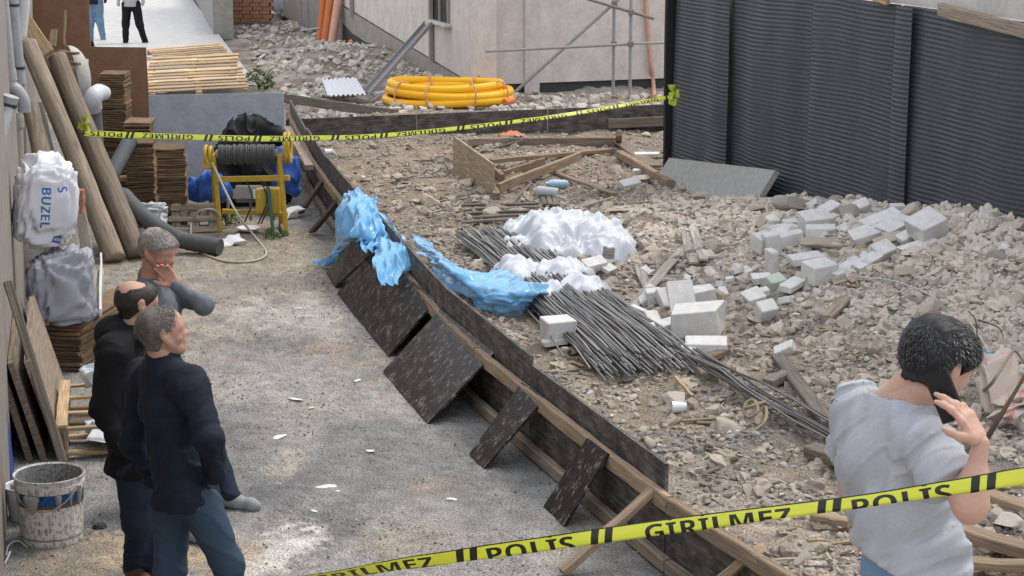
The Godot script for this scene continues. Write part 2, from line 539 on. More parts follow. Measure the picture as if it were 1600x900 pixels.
func ground() -> void:
	# the wide ground under everything, out to the horizon
	var far := PlaneMesh.new()
	far.size = Vector2(400, 400)
	structure(obj("ground", far, mat(C(0.5, 0.44, 0.37), 0.95, T.gravel, Vector3(0.3, 0.3, 0.3), true), null, Transform3D(Basis(), Vector3(0, -0.06, -100))))
	# the yard: worn concrete under dust, mortar and grit, each patch where it lies
	var grey := Vector3(0.46, 0.453, 0.447)
	var tan := Vector3(0.56, 0.49, 0.41)
	var dusty := Vector3(0.68, 0.66, 0.63)
	var wet := Vector3(0.25, 0.255, 0.27)
	var white := Vector3(1.0, 0.97, 0.93)
	var ochre := Vector3(0.50, 0.40, 0.31)
	var patches := [
		[Vector3(-2.256, 0.000, -18.437), 1.6, 3.2, tan, 0.75], [Vector3(-1.761, 0.000, -19.045), 0.6, 1.4, Vector3(0.562, 0.499, 0.390), 0.6], [Vector3(-2.923, 0.000, -19.692), 1.0, 1.2, Vector3(0.452, 0.390, 0.296), 0.7],
		[Vector3(-1.983, 0.000, -16.574), 0.55, 0.6, dusty, 0.8], [Vector3(-1.413, 0.000, -16.336), 0.5, 0.7, dusty, 0.6], [Vector3(-2.367, 0.000, -17.865), 0.8, 0.3, wet, 0.45],
		[Vector3(-1.907, 0.000, -15.449), 0.32, 0.5, wet, 0.6], [Vector3(-1.511, 0.000, -15.344), 0.2, 0.22, ochre, 0.6], [Vector3(-0.804, 0.000, -15.038), 0.2, 0.5, ochre, 0.4], [Vector3(-1.961, 0.000, -14.276), 0.5, 0.5, dusty, 0.5],
		[Vector3(-1.471, 0.000, -11.715), 0.24, 0.3, wet, 0.85], [Vector3(-1.814, 0.000, -12.803), 0.3, 0.5, wet, 0.5], [Vector3(-1.088, 0.000, -11.007), 0.2, 0.42, wet, 0.8], [Vector3(-1.464, 0.000, -12.374), 0.17, 0.35, Vector3(0.624, 0.577, 0.515), 0.85],
		[Vector3(-1.283, 0.000, -10.577), 0.19, 0.42, white, 0.95], [Vector3(-1.420, 0.000, -10.374), 0.3, 0.3, white, 0.8], [Vector3(-2.350, 0.000, -10.577), 0.3, 0.3, Vector3(0.741, 0.593, 0.429), 0.9], [Vector3(-1.699, 0.000, -10.577), 0.24, 0.32, Vector3(0.702, 0.562, 0.413), 0.85],
		[Vector3(-2.569, 0.000, -11.842), 0.32, 0.55, Vector3(0.429, 0.437, 0.445), 0.7], [Vector3(-2.687, 0.000, -10.474), 0.4, 0.3, Vector3(0.328, 0.328, 0.328), 0.6], [Vector3(-0.562, 0.000, -11.842), 0.2, 0.2, ochre, 0.5], [Vector3(-0.589, 0.000, -10.788), 0.3, 0.3, Vector3(0.546, 0.452, 0.359), 0.5],
		[Vector3(-0.173, 0.000, -12.803), 0.25, 0.4, Vector3(0.390, 0.374, 0.359), 0.6], [Vector3(0.365, 0.000, -10.681), 0.3, 0.6, Vector3(0.562, 0.507, 0.445), 0.6], [Vector3(-1.096, 0.000, -13.584), 0.5, 0.3, Vector3(0.562, 0.530, 0.491), 0.6], [Vector3(-0.753, 0.000, -12.374), 0.35, 0.4, Vector3(0.374, 0.367, 0.359), 0.5]]
	var yard_m := mat(C(1, 1, 1), 0.95, T.gravel, Vector3(0.8, 0.8, 0.8), true)
	yard_m.vertex_color_use_as_albedo = true
	yard_m.normal_enabled = true
	yard_m.normal_texture = T.gravel_n
	yard_m.normal_scale = 0.8
	var yard := obj("yard", sheet_mesh(steps(-6.6, 2.3, 0.03), steps(8.2, 30.0, 0.027, 1.003), func(x, d):
		var f := fine.get_noise_2d(x * 900, d * 900)
		var h: float = f * 0.006 + fold.get_noise_2d(x * 120, d * 120) * 0.012
		var blot := smoothstep(0.02, 0.3, fold.get_noise_2d(x * 55 + 70, d * 38) + f * 0.35)
		var c := patch_colour(x, d, grey.lerp(Vector3(0.31, 0.315, 0.325), blot * 0.75), patches) * (1.0 + f * 0.4 + fold.get_noise_2d(x * 330, d * 250) * 0.22)
		return [Vector3(x, h, -d), Color(c.x, c.y, c.z)]), yard_m)
	structure(yard)
	# dug ground right of the shuttering
	var soil_m := mat(C(1, 1, 1), 0.97, T.gravel, Vector3(0.7, 0.7, 0.7), true)
	soil_m.vertex_color_use_as_albedo = true
	soil_m.normal_enabled = true
	soil_m.normal_texture = T.gravel_n
	soil_m.normal_scale = 1.0
	var loam := Vector3(0.42, 0.345, 0.275)
	var soil_patches := [[Vector3(1.384, 0.291, -11.712), 0.9, 1.0, Vector3(0.281, 0.269, 0.257), 0.8], [Vector3(1.799, 0.326, -12.449), 0.6, 0.6, Vector3(0.265, 0.257, 0.250), 0.8], [Vector3(0.709, 0.285, -13.232), 0.4, 1.5, Vector3(0.429, 0.359, 0.273), 0.6],
		[Vector3(-1.148, 0.201, -23.404), 0.9, 1.5, Vector3(0.515, 0.413, 0.312), 0.7], [Vector3(-1.032, 0.216, -19.595), 0.5, 1.6, Vector3(0.390, 0.328, 0.265), 0.6], [Vector3(0.880, 0.299, -20.618), 0.8, 1.2, Vector3(0.328, 0.312, 0.296), 0.7], [Vector3(1.108, 0.274, -10.891), 0.7, 0.6, Vector3(0.562, 0.491, 0.413), 0.6],
		[Vector3(2.937, 0.627, -14.765), 1.6, 2.2, Vector3(0.577, 0.515, 0.445), 0.7], [Vector3(2.087, 0.513, -15.762), 0.9, 1.4, Vector3(0.562, 0.507, 0.445), 0.7], [Vector3(1.369, 0.273, -10.032), 0.5, 0.5, Vector3(0.530, 0.468, 0.406), 0.6], [Vector3(2.948, 0.396, -11.502), 0.5, 1.0, Vector3(0.281, 0.281, 0.289), 0.7]]
	var soil := obj("dug_ground", sheet_mesh(steps(0.03, 13.0, 0.035, 1.006), steps(7.0, 28.2, 0.035, 1.003), func(s, d):
		var x: float = shutter_x(d) + s
		var c := patch_colour(x, d, loam, soil_patches) * (1.0 + fine.get_noise_2d(x * 800, d * 800) * 0.4 + fold.get_noise_2d(x * 300, d * 300) * 0.35)
		return [on_soil(x, d, fine.get_noise_2d(x * 900, d * 900) * 0.012), Color(c.x, c.y, c.z)]), soil_m)
	structure(soil)
	soil.set_meta("label", "brown dug earth right of the shuttering")
	# rough ground in front of the far building
	structure(obj("rough_ground", sheet_mesh(steps(-9.0, 12.0, 0.09), steps(28.0, 62.0, 0.1, 1.006), func(x, d):
		var c := loam.lerp(Vector3(0.68, 0.62, 0.56), 0.5 + fold.get_noise_2d(x * 90, d * 90)) * (1.0 + fine.get_noise_2d(x * 500, d * 500) * 0.4)
		var h: float = broad.get_noise_2d(x * 50, d * 50) * 0.08 + fine.get_noise_2d(x * 400, d * 400) * 0.05
		h += 0.35 * exp(-pow((x + 3.0) / 1.4, 2) - pow((d - 36.0) / 3.0, 2))
		return [Vector3(x, h - 0.02, -d), Color(c.x, c.y, c.z)]), soil_m))
	# raised slab on which the man with the phone stands, below the frame
	var terrace := obj("terrace", bar_mesh(4.6, 0.82, 3.4, 0.002), M.concrete, null, Transform3D(Basis(), Vector3(2.6, 0.41, -4.9)))
	structure(terrace)
	scatter_grit(yard, soil)

func scatter(called: String, parent: Node3D, meshes: Array, spots: Array, cols: PackedColorArray, m: Material) -> void:
	# spots: array of Transform3D; spread evenly over the mesh variants
	for v in meshes.size():
		var mm := MultiMesh.new()
		mm.transform_format = MultiMesh.TRANSFORM_3D
		mm.use_colors = true
		mm.mesh = meshes[v]
		var n := 0
		for i in range(v, spots.size(), meshes.size()): n += 1
		mm.instance_count = n
		var k := 0
		for i in range(v, spots.size(), meshes.size()):
			mm.set_instance_transform(k, spots[i])
			mm.set_instance_color(k, cols[i])
			k += 1
		var o := MultiMeshInstance3D.new()
		o.multimesh = mm
		o.material_override = m
		o.name = called
		parent.add_child(o, true)
		o.set_meta("kind", "stuff")

func turned(p: Vector3, size: Vector3) -> Transform3D:
	var b := Basis.from_euler(Vector3(rng.randf_range(-0.6, 0.6), rng.randf() * TAU, rng.randf_range(-0.6, 0.6)))
	return Transform3D(b.scaled_local(size), p)

func stone_tint() -> Color:
	var v := rng.randf_range(0.55, 1.15)
	var k := rng.randf()
	v = lerpf(v, 0.85, 0.3) * 0.62
	if k < 0.55: return Color(0.86 * v, 0.74 * v, 0.61 * v)
	if k < 0.88: return Color(0.80 * v, 0.76 * v, 0.71 * v)
	if k < 0.93: return Color(0.45 * v, 0.44 * v, 0.45 * v)
	return Color(1.3 * v, 1.26 * v, 1.2 * v)

# clods: lumps of the same earth, half sunk
func clods(soil: Node3D) -> void:
	var at := []
	var col := PackedColorArray()
	for i in 9000:
		var d := 8.6 + 17.0 * rng.randf()
		var x := rng.randf_range(shutter_x(d) + 0.15, minf(0.275 * d + 0.3, 4.15 + (15.77 - d) * 0.38) if d < 21.8 else 0.11 * d)
		if x < shutter_x(d) + 0.15: continue
		var e := maxf((4.154 - x) * 0.935 + (15.77 - d) * 0.355, 0)
		var heap := exp(-e * e / 5.0) * smoothstep(22, 18, d)
		if rng.randf() > 0.1 + heap: continue
		var s := 0.03 + 0.09 * pow(rng.randf(), 2.5)
		at.append(turned(on_soil(x, d, -s * 0.05), Vector3(s * 1.3, s * 0.8, s) * 1.5))
		var v := rng.randf_range(0.75, 1.15)
		col.append(Color(0.50 * v, 0.43 * v, 0.36 * v).lerp(Color(0.86, 0.78, 0.68), heap * 0.7))
	scatter("clod", soil, M.clods, at, col, M.stone)

# clod: rough ball of earth, many small facets
func clod_mesh(seed_: int) -> ArrayMesh:
	var n := FastNoiseLite.new()
	n.seed = seed_
	n.frequency = 1.6
	n.fractal_octaves = 3
	var st := SurfaceTool.new()
	st.begin(Mesh.PRIMITIVE_TRIANGLES)
	st.set_smooth_group(-1)
	var p := func(i: int, j: int) -> Vector3:
		var ph := -PI / 2 + PI * j / 7
		var th := TAU * (i % 10) / 10
		var d := Vector3(cos(ph) * cos(th), sin(ph), cos(ph) * sin(th))
		return d * (0.45 + n.get_noise_3dv(d) * 0.4)
	for j in 7:
		for i in 10: quad(st, p.call(i, j), p.call(i, j + 1), p.call(i + 1, j + 1), p.call(i + 1, j))
	st.generate_normals()
	return st.commit()

func scatter_grit(yard: Node3D, soil: Node3D) -> void:
	var sm := mat(C(1, 1, 1), 0.95, T.speckle, Vector3(6, 6, 6))
	sm.vertex_color_use_as_albedo = true
	M.stone = sm
	var small := []
	for i in 5: small.append(stone_mesh(40 + i, 0, 0.6))
	var mid := []
	for i in 7: mid.append(stone_mesh(60 + i, 1, 0.65))
	M.small_stones = small
	M.mid_stones = mid
	M.clods = []
	for i in 5: M.clods.append(clod_mesh(70 + i))
	clods(soil)
	# grit in the yard
	var at := []
	var col := PackedColorArray()
	for i in 16000:
		var d := 8.6 + 14.0 * pow(rng.randf(), 1.3)
		var x := rng.randf_range(-3.0 - 0.2 * (d - 10), shutter_x(d))
		if fold.get_noise_2d(x * 60, d * 60) + rng.randf_range(-0.5, 0.5) < -0.1: continue
		var s := 0.006 + 0.012 * pow(rng.randf(), 3)
		at.append(turned(Vector3(x, s * 0.2, -d), Vector3(s, s, s) * 1.4))
		var t := stone_tint()
		var v := rng.randf_range(0.5, 1.0)
		col.append(Color(t.r * v, t.g * v, t.b * v))
	scatter("grit", yard, small, at, col, sm)
	# stones in the dug ground: thin by the shuttering, thick on the heap
	at = []
	col = PackedColorArray()
	for i in 230000:
		var d := 8.3 + 20.0 * pow(rng.randf(), 1.15)
		var x := rng.randf_range(shutter_x(d) + 0.08, (minf(0.275 * d + 0.4, 4.15 + (15.77 - d) * 0.38 + 0.05) if d < 21.8 else 0.12 * d))
		if x < shutter_x(d) + 0.08: continue
		var e := maxf((4.154 - x) * 0.935 + (15.77 - d) * 0.355, 0)
		var heap := exp(-e * e / 5.0) * smoothstep(22, 18, d)
		var clump := fold.get_noise_2d(x * 80, d * 80)
		if rng.randf() > 0.27 + heap * 0.8 + clump * 1.0: continue
		var s := (0.006 + 0.045 * pow(rng.randf(), 5.0)) * (0.8 + heap * 0.6)
		at.append(turned(on_soil(x, d, s * 0.15), Vector3(s, s, s) * 1.5))
		var t := stone_tint()
		if fold.get_noise_2d(x * 110 + 300, d * 110) > 0.22: t = Color(t.r * 0.55, t.g * 0.58, t.b * 0.65)
		t = t.lerp(Color(0.46, 0.395, 0.33), 0.3)
		if heap > 0.4: t = t.lerp(Color(0.86, 0.785, 0.69), 0.6)
		col.append(t)
	scatter("gravel", soil, mid, at, col, sm)
	# splinters of wood and scraps of brick, foil and card trodden into the earth
	at = []
	col = PackedColorArray()
	for i in 420:
		var d := 9.0 + 16.0 * rng.randf()
		var x := rng.randf_range(shutter_x(d) + 0.15, minf(0.26 * d, 4.0 + (15.77 - d) * 0.38) if d < 21.8 else 0.1 * d)
		if x < shutter_x(d) + 0.15: continue
		var b := Basis.from_euler(Vector3(rng.randf_range(-0.15, 0.15), rng.randf() * TAU, rng.randf_range(-0.15, 0.15)))
		at.append(Transform3D(b.scaled_local(Vector3(rng.randf_range(0.06, 0.3), rng.randf_range(0.006, 0.016), rng.randf_range(0.008, 0.03))), on_soil(x, d, 0.012)))
		col.append([Color(0.42, 0.31, 0.2), Color(0.3, 0.24, 0.19), Color(0.5, 0.42, 0.32), Color(0.2, 0.17, 0.15)][i % 4])
	scatter("splinter", soil, [bar_mesh(1, 1, 1, 0.05, 2, 0.1), bar_mesh(1, 1, 1, 0.12, 3, 0.1)], at, col, sm)
	at = []
	col = PackedColorArray()
	for i in 260:
		var d := 9.0 + 17.0 * rng.randf()
		var x := rng.randf_range(shutter_x(d) + 0.15, minf(0.26 * d, 4.0 + (15.77 - d) * 0.38) if d < 21.8 else 0.1 * d)
		if x < shutter_x(d) + 0.15: continue
		var s := rng.randf_range(0.015, 0.05)
		at.append(turned(on_soil(x, d, 0.008), Vector3(s * 1.6, s * 0.35, s)))
		col.append([Color(0.75, 0.74, 0.72), Color(0.5, 0.24, 0.15), Color(0.8, 0.79, 0.77), Color(0.55, 0.42, 0.25), Color(0.3, 0.33, 0.36)][i % 5])
	scatter("scrap", soil, mid, at, col, sm)
	# 300 larger stones, each its own piece
	var tints := []
	for i in 9:
		var m2 := mat(stone_tint().lerp(Color(0.62, 0.53, 0.44), 0.5).clamp().linear_to_srgb(), 0.95, T.speckle, Vector3(4, 4, 4))
		m2.albedo_color.a = 1
		tints.append(m2)
	M.stone_tints = tints
	var big := []
	for i in 8: big.append(stone_mesh(90 + i, 2, 0.6))
	M.big_stones = big
	var n := 0
	while n < 296:
		var d := 9.0 + 17.0 * rng.randf()
		var x := rng.randf_range(shutter_x(d) + 0.3, (minf(0.27 * d, 4.1 + (15.77 - d) * 0.38) if d < 21.8 else 0.1 * d))
		if x < shutter_x(d) + 0.3: continue
		var e := maxf((4.154 - x) * 0.935 + (15.77 - d) * 0.355, 0)
		if rng.randf() > 0.16 + exp(-e * e / 6.0) * smoothstep(22, 18, d): continue
		var s := 0.06 + 0.13 * pow(rng.randf(), 2.5)
		obj("stone", big[rng.randi() % 8], tints[rng.randi() % 9], soil, turned(on_soil(x, d, s * 0.08), Vector3(s, s, s) * 1.3))
		n += 1

# ---------------------------------------------------------------- shuttering
func line(d: float, y: float, out := 0.0) -> Vector3:
	var a := shutter_x(d - 0.2)
	var b := shutter_x(d + 0.2)
	var t := Vector3(b - a, 0, -0.4).normalized()
	return Vector3(shutter_x(d), y, -d) + Vector3(-t.z, 0, t.x) * -out

func shuttering() -> void:
	var t := thing("timber_shuttering", "long low shuttering of dark plywood panels and timber rails between yard and dug earth", "shuttering", line(15, 0))
	# standing panels: [near, far, top]
	for p in [[8.0, 9.25, 0.43], [9.26, 10.40, 0.43], [10.42, 12.56, 0.60], [12.58, 14.6, 0.655], [14.61, 16.9, 0.65], [16.92, 19.1, 0.655], [19.12, 21.3, 0.65], [21.32, 23.6, 0.64], [23.62, 26.6, 0.6]]:
		slab("panel", [line(p[1], -0.05), line(p[0], -0.05), line(p[0], p[2]), line(p[1], p[2])], 0.021, M.ply_grey[rng.randi() % 4], t)
	for p in [[8.0, 10.3], [10.32, 13.6], [13.62, 17.4], [17.42, 21.4], [21.42, 26.6]]:
		var k: int = 5
		for i in k:
			var a: float = lerpf(p[0], p[1], float(i) / k)
			var b: float = lerpf(p[0], p[1], float(i + 1) / k)
			if i == 0 or true:
				beam("top_rail", line(a, 0.405, 0.05), line(b, 0.405, 0.05), 0.095, 0.05, M.tan[(k + int(p[0])) % 4], t, Vector3.UP, 0.002)
				beam("bottom_rail", line(a, 0.05, 0.055), line(b, 0.05, 0.055), 0.08, 0.055, M.grey[(k + int(p[0])) % 4], t, Vector3.UP, 0.002)
	# loose boards and struts leaning on the top rail from the yard
	var g := "dark plywood boards leaning on the shuttering"
	var boards := [
		["weathered dark narrow plank leaning on the shuttering under the blue sheet", Vector3(-1.745, 0.010, -18.186), Vector3(-1.616, 0.010, -17.601), Vector3(-1.234, 0.470, -16.833), Vector3(-1.443, 0.470, -17.438), 0.03],
		["wide scuffed black plywood board leaning on shuttering, half under the blue sheet", Vector3(-1.575, 0.010, -17.334), Vector3(-0.977, 0.010, -15.080), Vector3(-0.590, 0.470, -15.056), Vector3(-1.153, 0.470, -16.777), 0.02],
		["largest square brown-black plywood board leaning on the shuttering", Vector3(-0.988, 0.010, -14.610), Vector3(-0.587, 0.010, -13.212), Vector3(-0.125, 0.470, -13.386), Vector3(-0.548, 0.470, -14.726), 0.02],
		["narrow dark grey plywood board leaning between square board and black board", Vector3(-0.283, 0.010, -12.496), Vector3(-0.181, 0.010, -12.192), Vector3(0.214, 0.460, -12.265), Vector3(0.064, 0.460, -12.641), 0.02],
		["narrow glossy black plywood board leaning nearest the foreground tape", Vector3(0.190, 0.010, -11.428), Vector3(0.306, 0.010, -11.079), Vector3(0.560, 0.460, -11.051), Vector3(0.449, 0.460, -11.372), 0.02]]
	for b in boards:
		var o := slab("plywood_board", [b[2], b[3], b[4], b[1]], -b[5] * 0.8, M.ply[rng.randi() % 4])
		tag(o, b[0], "board", g)
	var gs := "timber struts propping the shuttering"
	plank("timber_strut", "pale brown timber strut propping the shuttering behind the foreground tape", "strut", Vector3(0.274, 0.030, -10.264), Vector3(0.803, 0.440, -10.483), 0.04, 0.075, wood("tan"), gs)
	plank("timber_strut", "timber strut end at the bottom edge below the foreground tape", "strut", Vector3(0.999, 0.030, -9.865), Vector3(1.258, 0.440, -9.495), 0.05, 0.08, wood("tan"), gs)
	plank("timber_strut", "grey timber strut on the shuttering just left of the blue sheet", "strut", Vector3(-2.071, 0.030, -20.156), Vector3(-1.748, 0.430, -19.946), 0.035, 0.1, wood("old"), gs)
	plank("timber_strut", "thin grey strut on the shuttering beside the yellow winch", "strut", Vector3(-2.307, 0.030, -21.268), Vector3(-2.025, 0.430, -21.030), 0.04, 0.07, wood("old"), gs)
	plank("timber_strut", "short timber block jutting from the shuttering behind winch", "strut", Vector3(-2.512, 0.250, -22.998), Vector3(-2.321, 0.300, -22.825), 0.1, 0.1, wood("grey"), gs)
	plank("timber_beam", "pale timber lying against the far end of the shuttering", "beam", Vector3(-2.892, 0.400, -25.306), Vector3(-2.247, 0.450, -21.737), 0.06, 0.1, wood("grey"))

# ---------------------------------------------------------------- drainage membrane on the wall at the right
func membrane_wall() -> void:
	var a := Vector3(1.83, 0, -21.89)
	var dir := Vector3(0.355, 0, 0.935).normalized()
	var out := Vector3(-0.935, 0, 0.355).normalized()
	var t := thing("membrane_wall", "wall wrapped in dark blue-black ribbed drainage membrane behind the rubble", "wall", a)
	var core := [a - out * 0.06, a + dir * 12.0 - out * 0.06]
	var wall_m: Material = M.concrete
	slab("wall_core", [core[0], core[1], core[1] + Vector3.UP * 2.5, core[0] + Vector3.UP * 2.5], -4.0, wall_m, t)
	var cuts := [[-0.03, 1.382, 0.06, 0.14], [1.353, 3.077, 0.03, 0.13], [3.052, 4.562, 0.045, 0.10], [4.615, 12.0, 0.03, 0.13], [4.551, 4.835, 0.07, 0.03]]
	var k := 0
	for c in cuts:
		var st := SurfaceTool.new()
		st.begin(Mesh.PRIMITIVE_TRIANGLES)
		st.set_smooth_group(0)
		var cols := maxi(4, int((c[1] - c[0]) / 0.09))
		cols = mini(cols, 70)
		var rows := 380
		var back: float = c[2]
		for j in rows + 1:
			var y := -0.1 + 2.66 * j / rows
			for i in cols + 1:
				var s: float = lerpf(c[0], c[1], float(i) / cols)
				var wave: float = fold.get_noise_2d(s * 70 + k * 500, y * 12) * c[3] + broad.get_noise_2d(s * 200, y * 30 + k * 90) * 0.015
				var drift := fold.get_noise_2d(s * 40, y * 30 + k * 77) * 0.035
				var rib := (0.0034 + 0.0016 * fold.get_noise_2d(s * 90 + k * 40, y * 70)) * sin((y + drift) * TAU / 0.042)
				var flat := smoothstep(0.25, 0.4, fine.get_noise_2d(s * 70, y * 50))
				var edge := 0.012 if (i == 0 or i == cols) else 0.0
				var p: Vector3 = a + dir * s + out * (back + wave * 0.5 + rib * (1.0 - flat * 0.6) - edge)
				st.add_vertex(Vector3(p.x, y, p.z) - a)
		for j in rows:
			for i in cols:
				var q := j * (cols + 1) + i
				for n in [q, q + cols + 1, q + 1, q + 1, q + cols + 1, q + cols + 2]: st.add_index(n)
		st.generate_normals()
		obj("membrane_sheet", st.commit(), M.membrane, t, Transform3D(Basis(), a))
		k += 1
	beam("corner_strip", a + out * 0.06 + Vector3(0, 0, 0) - dir * 0.05, a + out * 0.06 + Vector3.UP * 2.55 - dir * 0.05, 0.05, 0.14, M.dark, t, dir)
	# timber and render above the membrane
	var p := plank("timber_ledge", "grey timber ledge along the top of the ribbed membrane", "plank", Vector3(3.722, 2.579, -16.906) + out * 0.1, Vector3(4.222, 2.482, -15.592) + out * 0.1, 0.11, 0.06, wood("grey"))
	p.name = p.name
	plank("timber_ledge", "short pale timber end above membrane seam at the top edge", "plank", Vector3(3.329, 2.601, -17.942) + out * 0.08, Vector3(3.414, 2.583, -17.718) + out * 0.08, 0.06, 0.05, wood("pale"))
	var up := thing("rendered_wall", "white rendered wall above the ribbed membrane, top right", "wall", a + Vector3.UP * 2.56)
	slab("render", [a + dir * 4.0 - out * 0.05 + Vector3.UP * 2.56, a + dir * 12 - out * 0.05 + Vector3.UP * 2.56, a + dir * 12 - out * 0.05 + Vector3.UP * 5.2, a + dir * 4.0 - out * 0.05 + Vector3.UP * 5.2], -0.25, M.trim, up)

# ---------------------------------------------------------------- building behind
func back_building() -> void:
	var corner := Vector3(-0.715, 0.000, -32.404)
	var l := Vector3(-3.339, 0.000, -40.584)
	var left := Vector3(l.x - corner.x, 0, l.z - corner.z).normalized()
	var right := Vector3(-left.z, 0, left.x)
	var nl := -right
	var nr := -left
	var t := thing("house", "cream rendered house with dark stained plinth behind the yellow coil", "house", corner)
	# left face: render above a sloping edge, plinth below, both with thickness
	slab("render", [Vector3(-6.408, 1.397, -50.146), Vector3(-0.537, 0.150, -31.850), Vector3(-0.537, 0.150, -31.850) + Vector3.UP * 5, Vector3(-6.408, 1.397, -50.146) + Vector3.UP * 4.5], -0.3, M.plaster, t)
	slab("plinth", [Vector3(-5.939, 0.390, -48.684) + nl * 0.02 + Vector3.UP * -0.3, Vector3(-0.570, 0.002, -31.954) + nl * 0.02 + Vector3.UP * -0.1, Vector3(-0.559, 0.121, -31.918) + nl * 0.02, Vector3(-5.902, 1.246, -48.571) + nl * 0.02], -0.2, M.plinth, t)
	# bitumen coat on the plinth, ragged edge
	var edge := [Vector3(-3.471, 0.408, -40.993), Vector3(-3.212, 0.271, -40.186), Vector3(-3.043, 0.242, -39.661), Vector3(-2.863, 0.193, -39.100), Vector3(-2.718, 0.211, -38.648), Vector3(-2.595, 0.063, -38.265), Vector3(-2.501, 0.166, -37.970), Vector3(-2.425, 0.152, -37.733), Vector3(-2.276, 0.066, -37.271), Vector3(-2.116, 0.046, -36.771), Vector3(-2.002, 0.013, -36.417), Vector3(-1.862, 0.048, -35.979), Vector3(-1.726, -0.033, -35.557), Vector3(-1.567, -0.058, -35.060), Vector3(-1.490, -0.144, -34.819)]
	var low := [Vector3(-3.488, -0.309, -41.048), Vector3(-3.225, -0.290, -40.227), Vector3(-3.055, -0.299, -39.698), Vector3(-2.875, -0.366, -39.135), Vector3(-2.730, -0.379, -38.684), Vector3(-2.604, -0.398, -38.291), Vector3(-2.511, -0.427, -38.003), Vector3(-2.435, -0.461, -37.766), Vector3(-2.285, -0.468, -37.298), Vector3(-2.124, -0.469, -36.795), Vector3(-2.009, -0.450, -36.437), Vector3(-1.868, -0.421, -35.999), Vector3(-1.731, -0.393, -35.571), Vector3(-1.570, -0.344, -35.070), Vector3(-1.491, -0.325, -34.825)]
	var st := SurfaceTool.new()
	st.begin(Mesh.PRIMITIVE_TRIANGLES)
	st.set_smooth_group(-1)
	for i in edge.size() - 1:
		var o := nl * 0.026
		var o2 := nl * 0.021
		quad(st, low[i] + o - corner, edge[i] + o - corner, edge[i + 1] + o - corner, low[i + 1] + o - corner)
		quad(st, edge[i] + o - corner, edge[i] + o2 - corner, edge[i + 1] + o2 - corner, edge[i + 1] + o - corner)
	st.generate_normals()
	obj("bitumen_coat", st.commit(), M.bitumen, t, Transform3D(Basis(), corner))
	# right face
	var r1 := corner + right * 14.0
	slab("render", [corner + nr * 0.0 + Vector3.UP * 0.12, r1 + Vector3.UP * 0.12, r1 + Vector3.UP * 6, corner + Vector3.UP * 6], -0.3, M.plaster, t)
	slab("plinth", [corner - nr * 0.05 + Vector3.UP * -0.3, r1 - nr * 0.05 + Vector3.UP * -0.3, r1 - nr * 0.05 + Vector3.UP * 0.118, corner - nr * 0.05 + Vector3.UP * 0.118], -0.2, M.bitumen, t)
	# pilaster strips and joints
	for q in [[Vector3(0.202, -0.046, -32.698), Vector3(0.447, -0.056, -32.777)], [Vector3(-0.683, 0.030, -32.414), Vector3(-0.505, 0.045, -32.471)]]:
		var b0: Vector3 = q[0] + nr * 0.035
		var b1: Vector3 = q[1] + nr * 0.035
		slab("pilaster", [b0, b1, b1 + Vector3.UP * 6, b0 + Vector3.UP * 6], -0.033, M.trim, t)
	for q in [[553, 27], [678, 96]]:
		var p0: Vector3 = Vector3(-3.187, 0.612, -40.109) if q[0] == 553 else Vector3(-1.357, 0.317, -34.405)
		beam("downpipe", p0 + nl * 0.05, p0 + nl * 0.05 + Vector3.UP * 5, 0.07, 0.09, M.plinth, t, nl)
	# window in the left face
	var w := [Vector3(-1.376, 0.942, -34.465), Vector3(-1.044, 1.009, -33.431), Vector3(-1.044, 1.009, -33.431) + Vector3.UP * 1.3, Vector3(-1.376, 0.942, -34.465) + Vector3.UP * 1.3]
	w[0].y = w[1].y
	w[3].y = w[2].y
	var win := slab("window", [w[0] + nl * 0.01, w[1] + nl * 0.01, w[2] + nl * 0.01, w[3] + nl * 0.01], -0.008, M.dark, t)
	beam("frame", w[0] + nl * 0.02, w[3] + nl * 0.02, 0.06, 0.05, M.plinth, win, nl)
	beam("frame", w[1] + nl * 0.02, w[2] + nl * 0.02, 0.06, 0.05, M.plinth, win, nl)
	beam("frame", (w[0] + w[1]) / 2 + nl * 0.02, (w[2] + w[3]) / 2 + nl * 0.02, 0.04, 0.04, M.plinth, win, nl)
	beam("sill", w[0] + nl * 0.05 - (w[1] - w[0]) * 0.1, w[1] + nl * 0.05 + (w[1] - w[0]) * 0.1, 0.05, 0.16, M.trim, win)

# ---------------------------------------------------------------- cloth, sacks and other soft shapes
func ridge(n: FastNoiseLite, p: Vector3) -> float:
	return 1.0 - absf(n.get_noise_3dv(p)) * 2.2

# crumpled film: flat facets meeting in sharp straight ridges
func crump(p: Vector3, pitch: float) -> float:
	var w := Vector3(crease.get_noise_3dv(p * 120), crease.get_noise_3dv(p * 120 + Vector3(300, 0, 0)), crease.get_noise_3dv(p * 120 + Vector3(0, 500, 0))) * 40.0
	return cell.get_noise_3dv(p * pitch + w) + 0.5 + (cell.get_noise_3dv(p * pitch * 2.3 + w * 2.0) + 0.5) * 0.42

